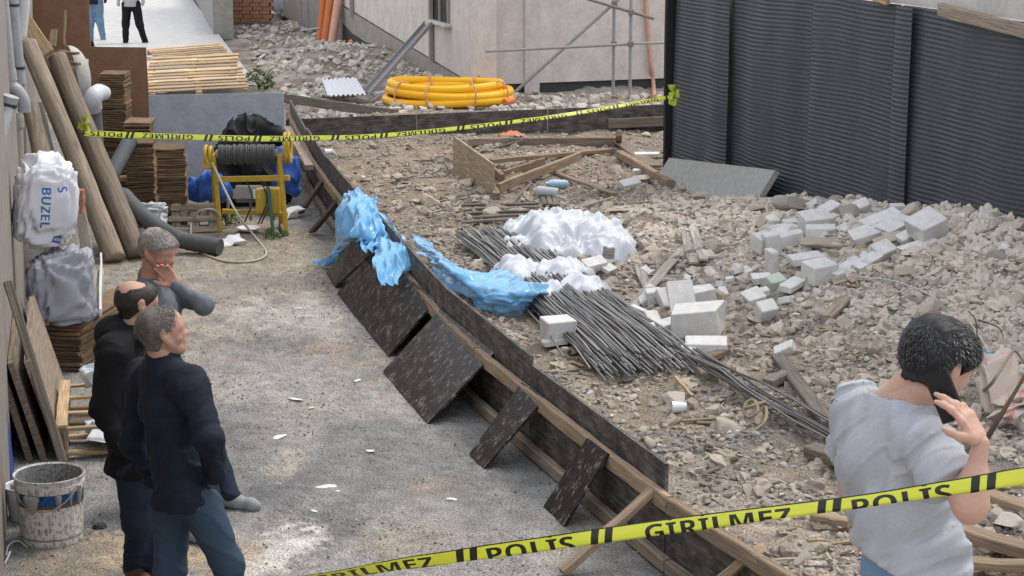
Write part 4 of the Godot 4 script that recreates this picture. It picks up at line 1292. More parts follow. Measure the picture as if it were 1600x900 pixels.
func yard_stores() -> void:
	var w0 := Vector3(wall_x(5), 0, -5)
	var w1 := Vector3(wall_x(30), 0, -30)
	tag(slab("yard_wall", [w0, w1, w1 + Vector3.UP * 3.4, w0 + Vector3.UP * 3.4], -0.25, M.wall), "dirty grey rendered wall along the left edge of the yard", "wall")
	# drain pipes on the wall
	var g := "grey plastic drain pipes on the left wall"
	var dp := thing("drain_pipe", "grey drain pipe running down the left wall beside the lettered sacks", "pipe", Vector3(-4.358, 0.065, -17.300), g)
	obj("pipe", tube_mesh([Vector3(-4.364, 1.649, -17.300), Vector3(-4.375, -0.041, -17.300)], 0.058, 14), M.plinth, dp)
	for v in [Vector3(-4.372, 0.561, -17.300), Vector3(-4.363, 1.564, -17.300)]: obj("socket", tube_mesh([v + Vector3.UP * 0.05, v - Vector3.UP * 0.05], 0.07, 14), M.plinth, dp)
	dp = thing("drain_pipe", "pale grey drain pipe with elbow at the top left corner", "pipe", Vector3(-3.995, 2.000, -16.000), g)
	obj("pipe", tube_mesh([Vector3(-4.094, 2.924, -16.000), Vector3(-4.062, 2.104, -16.000)], 0.045, 14), M.pvc, dp)
	obj("elbow", tube_mesh(smooth_path([Vector3(-4.065, 2.146, -16.000), Vector3(-4.060, 2.042, -16.000), Vector3(-4.001, 1.980, -16.000), Vector3(-3.964, 1.907, -16.000), Vector3(-3.963, 1.818, -16.000)]), 0.052, 14), M.pvc, dp)
	obj("socket", tube_mesh([Vector3(-4.069, 2.166, -16.000), Vector3(-4.061, 2.073, -16.000)], 0.056, 14), M.pvc, dp)
	dp = thing("drain_pipe", "blue-grey drain pipe with dark joint rings second from left", "pipe", Vector3(-4.148, 2.358, -16.600), g)
	obj("pipe", tube_mesh([Vector3(-4.168, 2.888, -16.600), Vector3(-4.137, 1.983, -16.600)], 0.05, 14), M.pvc, dp)
	for v in [Vector3(-4.160, 2.634, -16.600), Vector3(-4.140, 2.112, -16.600)]: obj("joint_ring", tube_mesh([v + Vector3.UP * 0.012, v - Vector3.UP * 0.012], 0.055, 14), M.rubber, dp)
	obj("socket", tube_mesh([Vector3(-4.161, 2.624, -16.600), Vector3(-4.158, 2.278, -16.600)], 0.054, 14), M.pvc, dp)
	dp = thing("drain_pipe", "white drain pipe bend above the round timbers at the top edge", "pipe", Vector3(-4.288, 2.499, -17.500), g)
	obj("pipe", tube_mesh(smooth_path([Vector3(-4.262, 2.777, -17.500), Vector3(-4.292, 2.527, -17.500), Vector3(-4.327, 2.303, -17.500)]), 0.05, 14), M.white_plastic, dp)
	dp = thing("drain_pipe", "large pale pipe stub jutting in from the left edge", "pipe", Vector3(-3.728, 1.942, -14.500), g)
	obj("pipe", tube_mesh([Vector3(-3.707, 2.060, -14.500), Vector3(-3.781, 1.646, -14.200)], 0.055, 16), M.pvc, dp)
	obj("socket", tube_mesh([Vector3(-3.684, 2.131, -14.500), Vector3(-3.718, 2.027, -14.500)], 0.062, 16), M.pvc, dp)
	obj("joint_ring", tube_mesh([Vector3(-3.701, 2.084, -14.500), Vector3(-3.709, 2.060, -14.500)], 0.066, 16), M.rubber, dp)
	# old doors on their long edges against the wall
	var dg := "old wooden doors leaning on the left wall"
	var labels := ["old brown door nearest the left wall, behind two others", "middle of three old grey-brown doors against the wall", "outer old panelled door leaning beside the slatted pallet"]
	var bx := [Vector3(-3.164, 0.000, -12.346), Vector3(-3.072, 0.000, -12.346), Vector3(-2.968, 0.000, -12.402)]
	for i in 3:
		var b: Vector3 = bx[i]
		var axis := Vector3(-0.2215, 0, -1).normalized()
		var lean := Vector3(-0.17 - 0.012 * i, 0.66, 0)
		var q := [b, b + axis * 1.95, b + axis * 1.95 + lean, b + lean]
		var t := thing("wooden_door", labels[i], "door", b, dg)
		var leaf := slab("leaf", q, 0.042, M.grey[i] if i < 2 else M.grey[3], t)
		if i == 2:
			# recessed panel: two rails of moulding standing off the leaf
			var n: Vector3 = (q[1] - q[0]).cross(q[3] - q[0]).normalized() * -1
			if n.x < 0: n = -n
			var at := func(s: float, h: float, o: float) -> Vector3: return q[0] + axis * 1.95 * s + lean * h + n * o
			for e in [[0.12, 0.2, 0.12, 0.72], [0.88, 0.2, 0.88, 0.72], [0.12, 0.2, 0.88, 0.2], [0.12, 0.72, 0.88, 0.72]]:
				beam("moulding", at.call(e[0], e[1], 0.008), at.call(e[2], e[3], 0.008), 0.03, 0.02, M.old[1], leaf, n)
			slab("panel", [at.call(0.2, 0.34, 0.006), at.call(0.8, 0.34, 0.006), at.call(0.8, 0.58, 0.006), at.call(0.2, 0.58, 0.006)], 0.004, M.brown_ply, leaf)
	plank("timber_batten", "thin grey batten leaning across the old doors", "batten", Vector3(-3.289, 1.149, -12.600), Vector3(-2.908, 0.030, -12.251), 0.03, 0.06, wood("old"), "", Vector3(0.4, 0, 1))
	plank("blue_plank", "blue painted plank standing against the left wall by the bucket", "plank", Vector3(-3.128, 0.000, -11.945) + Vector3(-0.03, 0, 0), Vector3(-3.128, 0.000, -11.945) + Vector3(-0.12, 0.86, -0.12), 0.022, 0.05, mat(C(0.07, 0.12, 0.42), 0.45, T.speckle, Vector3(2, 2, 2)), "", Vector3(1, 0, 0.2))
	# slatted pallet with plastic bags in it
	var pb := Vector3(-2.772, 0.000, -12.430)
	var t := thing("slatted_crate", "pale open wooden crate of slats on the yard by the black jacket", "crate", pb)
	var ax := Vector3(-0.2, 0, -1).normalized()
	var rt := Vector3(1, 0, -0.2).normalized()
	var c0 := Vector3(-2.932, 0.000, -12.374)
	for y in [0.02, 0.23]:
		beam("side_board", c0 + Vector3.UP * y, c0 + ax * 1.15 + Vector3.UP * y, 0.022, 0.06 if y < 0.1 else 0.075, wood("pale"), t)
		beam("side_board", c0 + rt * 0.6 + Vector3.UP * y, c0 + rt * 0.6 + ax * 1.15 + Vector3.UP * y, 0.022, 0.07, wood("pale"), t)
	for s in [0.03, 0.4, 0.78, 1.12]:
		beam("cross_slat", c0 + ax * s - rt * 0.03 + Vector3.UP * 0.208, c0 + ax * s + rt * 0.63 + Vector3.UP * 0.208, 0.02, 0.05, wood("pale"), t)
		beam("cross_slat", c0 + ax * s - rt * 0.03 + Vector3.UP * 0.045, c0 + ax * s + rt * 0.63 + Vector3.UP * 0.045, 0.02, 0.08, wood("pale"), t)
		for e in [0.0, 0.6]: beam("post", c0 + ax * s + rt * e + Vector3.UP * 0.055, c0 + ax * s + rt * e + Vector3.UP * 0.198, 0.06, 0.06, wood("tan"), t, Vector3(1, 0, 0))
	var bagm := mat(Color(0.86, 0.9, 0.94, 0.85), 0.25)
	bagm.transparency = BaseMaterial3D.TRANSPARENCY_ALPHA
	bagm.backlight = Color(0.3, 0.3, 0.3)
	tag(obj("plastic_bag", sack_mesh(Vector3(0.3, 0.2, 0.3), 1.5, 0.07, 40, 26), bagm, null, Transform3D(Basis(), c0 + ax * 0.95 + rt * 0.3 + Vector3.UP * 0.3)), "thin white plastic bag on the far end of the slatted crate", "bag")
	tag(obj("plastic_bag", sack_mesh(Vector3(0.32, 0.14, 0.28), 2.5, 0.07, 40, 26), bagm, null, Transform3D(Basis(), c0 + ax * 0.3 + rt * 0.3 + Vector3.UP * 0.13)), "thin white plastic bag inside the near half of slatted crate", "bag")
	var paper := obj("newspaper", cloth_mesh([[c0 + rt * 0.15 + Vector3(0, 0.13, 0.02), c0 + rt * 0.35 + Vector3(0, 0.1, 0.05), c0 + rt * 0.55 + Vector3(0, 0.04, 0.06)], [c0 + rt * 0.2 + ax * 0.25 + Vector3(0, 0.15, 0), c0 + rt * 0.4 + ax * 0.22 + Vector3(0, 0.14, 0), c0 + rt * 0.58 + ax * 0.2 + Vector3(0, 0.09, 0)]], 0.015, 3.0, c0, 8, 90), M.white_sheet, null, Transform3D(Basis(), c0))
	tag(paper, "crumpled newspaper sheet at the near end of slatted crate", "newspaper")
	bucket()
	# board stacks
	var sg := "stacks of thin brown boards"
	stack_of_boards("stack of brown boards under the lettered white sacks", Vector3(-3.427, 0.000, -15.038), 0.36, 0.42, 0.75, -0.2, sg, 0.03)
	stack_of_boards("second stack of brown boards beside the one carrying sacks", Vector3(-3.278, 0.000, -15.344) + Vector3(-0.02, 0, -0.3), 0.34, 0.24, 0.8, -0.2, sg, 0.03)
	plank("white_board", "pale painted board lying on the brown stack beside sacks", "board", Vector3(-3.243, 0.390, -14.916), Vector3(-3.520, 0.410, -16.368), 0.03, 0.13, M.white[0])
	plank("white_board", "narrow white edge board standing beside the pale painted board", "board", Vector3(-3.170, 0.420, -14.832), Vector3(-3.583, 0.440, -16.896), 0.06, 0.02, M.white_plastic)
	stack_of_boards("tallest near stack of brown boards beside the corrugated hose", Vector3(-3.605, 0.000, -20.747), 0.84, 0.3, 0.5, 0.12, sg)
	stack_of_boards("stack of brown boards in front of plywood panel", Vector3(-4.101, 0.000, -21.711), 0.78, 0.3, 0.5, 0.1, sg)
	stack_of_boards("far stack of brown boards under the tape", Vector3(-4.315, 0.000, -22.766), 0.86, 0.3, 0.45, 0.05, sg)
	stack_of_boards("high stack of brown boards next to the wrapped pipe", Vector3(-4.716, 0.000, -23.448), 1.32, 0.3, 0.4, 0.0, sg)
	stack_of_boards("low stack of brown boards behind the leaning logs", Vector3(-4.324, 0.000, -21.833), 0.32, 0.26, 0.4, 0.0, sg)
	# lettered sacks
	var im := Image.create(512, 768, false, Image.FORMAT_RGB8)
	im.fill(Color(0.86, 0.86, 0.88))
	var blue := Color(0.20, 0.42, 0.68)
	print_text(im, "BUZEL", 700, blue, Transform2D(PI / 2, Vector2(120, 105), 0, Vector2(250, 380)))
	print_text(im, "S", 700, blue, Transform2D(PI / 2 - 0.2, Vector2(105, 110), 0, Vector2(380, 220)))
	print_text(im, "U", 700, blue, Transform2D(PI / 2 + 0.2, Vector2(130, 105), 0, Vector2(360, 660)))
	var lm := StandardMaterial3D.new()
	lm.albedo_texture = tex(im)
	lm.albedo_color = C(0.96, 0.96, 0.96)
	lm.roughness = 0.6
	sack("lettered_sack", "upper white woven sack with blue lettering leaning on the left wall", Vector3(-3.552, 0.360, -14.723) + Vector3(0.0, 0.62, -0.05), Vector3(0.46, 0.68, 0.36), 0.35, lm, 21.0, 0.05, "white woven sacks by the left wall", -0.1)
	sack("woven_sack", "lower greyish woven sack under the lettered sack", Vector3(-3.443, 0.380, -14.745), Vector3(0.5, 0.58, 0.42), 0.4, M.sack2, 13.0, 0.06, "white woven sacks by the left wall", 0.05)
	plank("brick_piece", "piece of red ribbed hollow brick behind the lettered sack", "brick", Vector3(-3.896, 0.925, -17.500), Vector3(-3.906, 0.716, -17.500), 0.12, 0.11, M.brick[0], "", Vector3(1, 0, 0))
	plank("timber_plank", "pale plank standing upright behind the lettered sack", "plank", Vector3(-4.025, 0.000, -18.437), Vector3(-4.025, 0.000, -18.437) + Vector3(-0.08, 0.75, 0), 0.03, 0.1, M.white[2], "", Vector3(0, 0, 1))
	# round timbers leaning on the wall
	var lg := "round timbers leaning on the left wall"
	for q in [[Vector3(-3.824, 0.040, -18.696), Vector3(-4.885, 1.991, -20.000), 0.098, "thick pale round timber leaning nearest the sacks", 1.0], [Vector3(-3.814, 0.040, -19.165), Vector3(-4.903, 1.897, -20.700), 0.09, "middle shadowed round timber leaning between two others", 2.0], [Vector3(-3.648, 0.040, -18.881), Vector3(-4.680, 1.821, -20.400), 0.1, "cracked round timber with tape tied to it", 3.0], [Vector3(-3.769, 0.300, -16.491), Vector3(-4.690, 1.464, -19.200), 0.085, "short round timber standing behind the sacks", 4.0], [Vector3(-3.934, 0.200, -17.492), Vector3(-4.733, 1.253, -19.600), 0.06, "thin dark timber behind the drain pipe", 5.0]]:
		var o := obj("round_timber", log_mesh(q[0].distance_to(q[1]), q[2], q[4]), wood("log"), null, along(q[0], q[1]))
		tag(o, q[3], "log", lg)
	plank("timber_plank", "tan sawn plank leaning at the head of the logs", "plank", Vector3(-5.026, 2.152, -20.600), Vector3(-4.724, 1.868, -20.200), 0.04, 0.14, wood("pale"), "", Vector3(0.3, 0, 1))
	plank("timber_plank", "white plank leaning between the logs", "plank", Vector3(-4.793, 1.395, -20.000), Vector3(-4.633, 0.836, -19.800), 0.03, 0.06, M.white[1], "", Vector3(0.3, 0, 1))
	# brown plywood panels
	tag(slab("plywood_sheet", [Vector3(-6.043, 1.336, -25.000), Vector3(-5.316, 1.320, -25.000), Vector3(-5.350, 2.363, -25.200), Vector3(-6.052, 2.363, -25.200)], -0.02, M.brown_ply), "brown plywood panel standing at the top edge beside far person", "panel")
	tag(slab("plywood_sheet", [Vector3(-5.160, 0.533, -24.000), Vector3(-4.418, 0.533, -24.000), Vector3(-4.459, 1.548, -24.150), Vector3(-5.160, 1.556, -24.150)], -0.025, M.brown_ply), "brown plywood panel standing behind the brown board stacks", "panel")
	plank("timber_post", "upper timber post under the left plywood panel", "post", Vector3(-5.104, 0.000, -24.573), Vector3(-4.999, 0.567, -24.100), 0.08, 0.08, wood("tan"), "", Vector3(0, 0, 1))
	plank("timber_batten", "reddish batten standing against the upper plywood panel", "batten", Vector3(-5.700, 1.520, -24.600), Vector3(-5.697, 1.717, -24.700), 0.03, 0.09, wood("tan"), "", Vector3(0, 0, 1))
	plank("timber_batten", "thin broken batten standing beside the reddish batten", "batten", Vector3(-5.557, 1.536, -24.600), Vector3(-5.542, 1.954, -24.700), 0.02, 0.03, wood("pale"), "", Vector3(0, 0, 1))
	# barrow tub on its side with planks
	var bt := thing("barrow_tub", "dusty grey barrow tub tipped on its side above the logs", "wheelbarrow", Vector3(-4.936, 1.437, -22.600))
	var prof := []
	for k in 9:
		var a := PI / 2 * k / 8
		prof.append(Vector2(0.36 * sin(a), 0.2 - 0.2 * cos(a)))
	prof.append(Vector2(0.375, 0.2))
	prof.append(Vector2(0.36, 0.205))
	for k in 8:
		var a := PI / 2 * (7 - k) / 8
		prof.append(Vector2(0.345 * sin(a), 0.21 - 0.19 * cos(a)))
	var tub_f := Transform3D(Basis.from_euler(Vector3(0.35, 0.5, 1.75)).scaled_local(Vector3(1.0, 1.0, 0.72)), Vector3(-4.827, 1.422, -22.600))
	obj("tub", lathe_mesh(prof, 36), mat(C(0.62, 0.60, 0.57), 0.6, T.speckle, Vector3(2, 2, 2)), bt, tub_f)
	for q in [[Vector3(-5.098, 1.685, -22.300), Vector3(-4.862, 1.667, -22.200), "topmost"], [Vector3(-5.061, 1.570, -22.300), Vector3(-4.853, 1.552, -22.200), "middle"], [Vector3(-5.012, 1.516, -22.200), Vector3(-4.884, 1.509, -22.200), "lowest"]]:
		plank("timber_offcut", q[2] + " of three pale timber offcuts sticking out of barrow tub", "offcut", q[0], q[1], 0.03, 0.06, wood("tan"), "offcuts in the barrow tub")
	# pipes by the stacks
	var gp := thing("wrapped_pipe", "grey pipe bend with a white wrapped mouth behind the logs", "pipe", Vector3(-4.853, 0.000, -22.766))
	obj("pipe", tube_mesh([Vector3(-4.715, 1.120, -22.200), Vector3(-4.701, 0.793, -22.200), Vector3(-4.711, 0.244, -22.200)], 0.085, 16), M.pvc_dark, gp)
	obj("wrapping", tube_mesh(smooth_path([Vector3(-4.586, 1.216, -22.300), Vector3(-4.646, 1.233, -22.100), Vector3(-4.677, 1.188, -22.000), Vector3(-4.696, 1.075, -22.100)]), [0.06, 0.075, 0.085, 0.09, 0.1, 0.105, 0.1, 0.1, 0.1, 0.1, 0.1, 0.1, 0.1, 0.1, 0.1, 0.1, 0.1, 0.1, 0.1], 14), M.white_sheet, gp)
	pole("plastic_pipe", "grey plastic pipe slanting between the board stacks", "pipe", [Vector3(-4.348, 0.407, -21.000), Vector3(-4.159, 0.814, -21.400)], 0.085, M.pvc_dark, "", 16)
	var hose := smooth_path([Vector3(-3.949, 0.475, -19.800), Vector3(-3.571, 0.340, -19.108), Vector3(-3.276, 0.140, -19.181), Vector3(-2.865, 0.090, -19.044)], 14)
	var rr := []
	for i in hose.size(): rr.append(0.088 if i % 2 else 0.082)
	pole("corrugated_hose", "thick dark grey corrugated hose lying behind the grey haired man", "hose", hose, rr, M.hose, "", 18)
	sack("sack", "crumpled white sack behind the corrugated hose", Vector3(-3.673, 0.220, -19.507), Vector3(0.48, 0.26, 0.34), 0.2, M.sack, 17.0, 0.07)
	# grey board behind the winch
	tag(slab("grey_board", [Vector3(-4.332, 0.000, -23.448), Vector3(-2.730, 0.000, -23.542), Vector3(-2.730, 0.000, -23.542) + Vector3(0.0, 1.06, -0.06), Vector3(-4.332, 0.000, -23.448) + Vector3(0, 1.04, -0.06)], -0.03, mat(C(0.47, 0.50, 0.58), 0.6, T.speckle, Vector3(0.5, 0.5, 0.5))), "large pale blue-grey board standing behind the winch", "board")
	winch()
	# tarpaulins heaped behind the winch
	soft_heap("black_jacket", "black jacket or tarpaulin heaped over things behind the winch", "tarpaulin", [[Vector3(-3.204, 0.598, -21.800), Vector3(-3.008, 0.928, -21.900), 0.12, 0.07], [Vector3(-3.007, 0.957, -21.900), Vector3(-2.963, 1.000, -21.900), 0.07, 0.05], [Vector3(-2.900, 0.893, -22.000), Vector3(-2.639, 0.771, -22.000), 0.1, 0.12], [Vector3(-3.241, 0.526, -21.800), Vector3(-3.205, 0.110, -21.700), 0.12, 0.14], [Vector3(-2.979, 0.641, -22.000), Vector3(-2.742, 0.131, -22.000), 0.26, 0.26], [Vector3(-3.125, 0.568, -22.000), Vector3(-3.066, 0.131, -22.000), 0.2, 0.22]], M.black_cloth, 0.03)
	soft_heap("blue_tarpaulin", "bright blue tarpaulin bundled right of the winch", "tarpaulin", [[Vector3(-2.474, 0.659, -21.400), Vector3(-2.381, 0.433, -21.400), 0.09, 0.1], [Vector3(-2.524, 0.341, -21.400), Vector3(-2.400, 0.262, -21.400), 0.1, 0.08], [Vector3(-2.725, 0.659, -21.400), Vector3(-2.518, 0.588, -21.400), 0.08, 0.08]], M.blue_tarp, 0.03)
	soft_heap("blue_tarpaulin", "dark blue tarpaulin bundled left of the winch on a pallet", "tarpaulin", [[Vector3(-3.488, 0.325, -21.200), Vector3(-3.262, 0.444, -21.200), 0.08, 0.1], [Vector3(-3.407, 0.268, -21.200), Vector3(-3.163, 0.268, -21.200), 0.09, 0.12]], M.blue_tarp, 0.03)
	pallet("dirty small pallet standing under the blue tarpaulin beside winch", Transform3D(Basis.from_euler(Vector3(0.95, 0.1, 0)), Vector3(-3.317, 0.020, -20.350)), 0.5, 0.5, "grey", 4)
	# hose and litter on the yard
	pole("garden_hose", "thin pale hose looping from the winch across the yard", "hose", smooth_path([Vector3(-3.106, 0.725, -20.300), Vector3(-2.819, 0.300, -19.857), Vector3(-2.619, 0.020, -19.861), Vector3(-2.422, 0.014, -19.102), Vector3(-2.507, 0.014, -18.730), Vector3(-2.785, 0.014, -18.730), Vector3(-3.088, 0.014, -19.166)], 8), 0.013, mat(C(0.42, 0.38, 0.30), 0.6), "", 7)
	pole("garden_hose", "thin pale hose arching beside the tarpaulin pallet", "hose", smooth_path([Vector3(-3.319, 0.020, -20.068), Vector3(-3.338, 0.120, -20.289), Vector3(-3.238, 0.240, -20.188), Vector3(-3.079, 0.260, -20.152), Vector3(-3.053, 0.100, -20.396)], 8), 0.012, mat(C(0.48, 0.46, 0.42), 0.6), "", 7)
	var wm: Material = M.white_plastic
	tag(obj("plastic_shard", bar_mesh(0.2, 0.02, 0.16, 0.03, 4), wm, null, Transform3D(Basis.from_euler(Vector3(0.3, 0.5, 0.1)), Vector3(-2.823, 0.040, -19.590))), "broken white plastic piece on the yard below the winch", "litter")
	tag(obj("plastic_dish", lathe_mesh([Vector2(0, 0.01), Vector2(0.1, 0.01), Vector2(0.13, 0.035), Vector2(0.125, 0.04), Vector2(0.09, 0.02), Vector2(0, 0.018)], 24), wm, null, Transform3D(Basis(), Vector3(-2.754, 0.010, -20.295))), "flat white dish on the yard under the winch", "dish")
	tag(obj("plastic_shard", bar_mesh(0.24, 0.015, 0.14, 0.02, 3), wm, null, Transform3D(Basis.from_euler(Vector3(0.1, 0.7, 0.35)), Vector3(-2.386, 0.060, -21.103))), "tilted white sheet piece beside the winch's right leg", "litter")
	weed("small green weed growing at the winch's left leg", Vector3(-3.035, 0.000, -20.673), 0.25, 0.22, 40)
	weed("small green weed growing at the winch's right leg", Vector3(-2.448, 0.000, -19.963), 0.22, 0.1, 40)
	# chips of paint and plaster on the yard
	var k := 0
	for p in [Vector3(-1.847, 0.000, -16.744), Vector3(-1.163, 0.000, -14.349), Vector3(-1.565, 0.000, -13.836), Vector3(-1.428, 0.000, -13.617), Vector3(-0.942, 0.000, -12.571), Vector3(-1.166, 0.000, -11.816), Vector3(-1.082, 0.000, -11.728), Vector3(-0.373, 0.000, -11.567), Vector3(-1.573, 0.000, -12.893), Vector3(-1.196, 0.000, -11.351)]:
		var s := 0.035 + 0.02 * (k % 3)
		tag(obj("plaster_chip", M.mid_stones[k % 7], wm, null, Transform3D(Basis.from_euler(Vector3(0, k * 1.3, 0)).scaled_local(Vector3(s * 1.6, s * 0.4, s)), p + Vector3.UP * 0.008)), "small white chip lying on the grey yard", "chip", "white chips on the yard")
		k += 1
	tag(obj("drain_plug", lathe_mesh([Vector2(0, 0.014), Vector2(0.03, 0.014), Vector2(0.045, 0.0)], 20), M.dark, null, Transform3D(Basis(), Vector3(-2.430, 0.006, -11.079))), "small round black lid on the yard beside the bucket", "lid")
	pole("string", "thin pale string curling beside the paint drum", "string", smooth_path([Vector3(-2.771, 0.010, -10.707), Vector3(-2.833, 0.030, -10.758), Vector3(-2.859, 0.040, -10.656), Vector3(-2.846, 0.020, -10.543), Vector3(-2.818, 0.050, -10.524), Vector3(-2.830, 0.010, -10.447)], 8), 0.004, M.white_plastic, "", 5)

func soft_heap(called: String, label: String, category: String, list: Array, m: Material, amp: float) -> void:
	bones_clear()
	for q in list: bone(q[0], q[1], q[2], q[3])
	var at: Vector3 = list[0][0]
	var s := shape(0.016, 0.1, func(p: Vector3, d: float) -> float:
		if absf(d) > 0.08: return d
		var n1 := maxf(0, 1.0 - absf(crease.get_noise_3dv(p * Vector3(420, 200, 420))) * 3.0)
		return d - (n1 * n1 - 0.3) * amp * 1.3 - crease.get_noise_3dv(p * 300) * amp, 0.05)
	tag(obj(called, net_mesh(s, at), m, null, Transform3D(Basis(), at)), label, category)

func bucket() -> void:
	var at := Vector3(-2.663, 0.000, -10.874)
	var t := thing("paint_drum", "dented open paint drum with blue band, splashed with mortar", "drum", at)
	var h := 0.40
	var r := 0.192
	var side := mat(C(0.88, 0.87, 0.85), 0.5, T.drips, Vector3(0.9, 0.8, 0.9))
	obj("shell", lathe_mesh([Vector2(0, 0.0), Vector2(r * 0.9, 0.0), Vector2(r * 0.92, 0.01), Vector2(r * 0.985, h * 0.60)], 48), side, t, Transform3D(Basis(), at))
	obj("label_band", lathe_mesh([Vector2(r * 0.985, h * 0.60), Vector2(r * 1.0, h * 0.80)], 48), mat(C(0.02, 0.13, 0.36), 0.45, T.drips, Vector3(1.2, 1.2, 1.2)), t, Transform3D(Basis(), at))
	obj("brown_stripe", lathe_mesh([Vector2(r * 0.987, h * 0.595), Vector2(r * 0.993, h * 0.64)], 48), mat(C(0.26, 0.12, 0.06), 0.5, T.drips, Vector3(3, 3, 3)), t, Transform3D(Basis(), at))
	obj("collar", lathe_mesh([Vector2(r * 1.0, h * 0.80), Vector2(r * 1.04, h * 0.81), Vector2(r * 1.05, h * 0.90), Vector2(r * 1.0, h * 0.91), Vector2(r * 1.03, h * 0.99), Vector2(r * 1.07, h), Vector2(r * 1.05, h * 1.01), Vector2(r * 0.99, h * 0.99)], 48), side, t, Transform3D(Basis(), at))
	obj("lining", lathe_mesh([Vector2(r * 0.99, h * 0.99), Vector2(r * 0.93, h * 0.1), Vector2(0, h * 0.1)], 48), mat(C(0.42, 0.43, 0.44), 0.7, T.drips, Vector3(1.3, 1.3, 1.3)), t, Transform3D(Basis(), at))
	# mortar runs down over the band
	for q in [[1.9, 0.05, 0.34], [1.1, 0.02, 0.30], [0.7, 0.012, 0.27], [2.5, 0.015, 0.25], [0.35, 0.02, 0.29]]:
		var pts := []
		for k in 6:
			var y: float = h * 0.8 - q[2] * 0.32 * k / 5
			var rr: float = r * (0.985 + 0.04 * (y / h - 0.6)) + 0.001
			pts.append(at + Vector3(cos(q[0]) * rr, y, sin(q[0]) * rr))
		var st := SurfaceTool.new()
		st.begin(Mesh.PRIMITIVE_TRIANGLES)
		tube(st, pts, [q[1] * 0.9, q[1], q[1] * 0.8, q[1] * 0.7, q[1] * 0.5, q[1] * 0.2], 8)
		st.generate_normals()
		var o := obj("mortar_run", st.commit(), M.concrete, t)
		o.scale = Vector3(1, 1, 1)
	var hp := []
	for k in 15:
		var a := PI * 0.15 + PI * 0.7 * k / 14
		hp.append(at + Vector3(cos(a) * r * 1.06, h * 0.86 - sin(PI * k / 14.0) * 0.11, sin(a) * r * 1.08 + 0.005))
	obj("handle", tube_mesh(hp, 0.0035, 6), M.steel, t)
	for s in [-1, 1]: obj("lug", bar_mesh(0.03, 0.03, 0.02, 0.0, 1), side, t, Transform3D(Basis(), at + Vector3(s * r * 0.98, h * 0.86, r * 0.45)))
	tag(obj("plastic_tub", lathe_mesh([Vector2(0, 0), Vector2(0.1, 0), Vector2(0.12, 0.2), Vector2(0.126, 0.205), Vector2(0.115, 0.2), Vector2(0.098, 0.02), Vector2(0, 0.02)], 32), M.white_plastic, null, Transform3D(Basis(), Vector3(-2.903, 0.000, -11.257))), "small white plastic tub behind the paint drum", "tub")

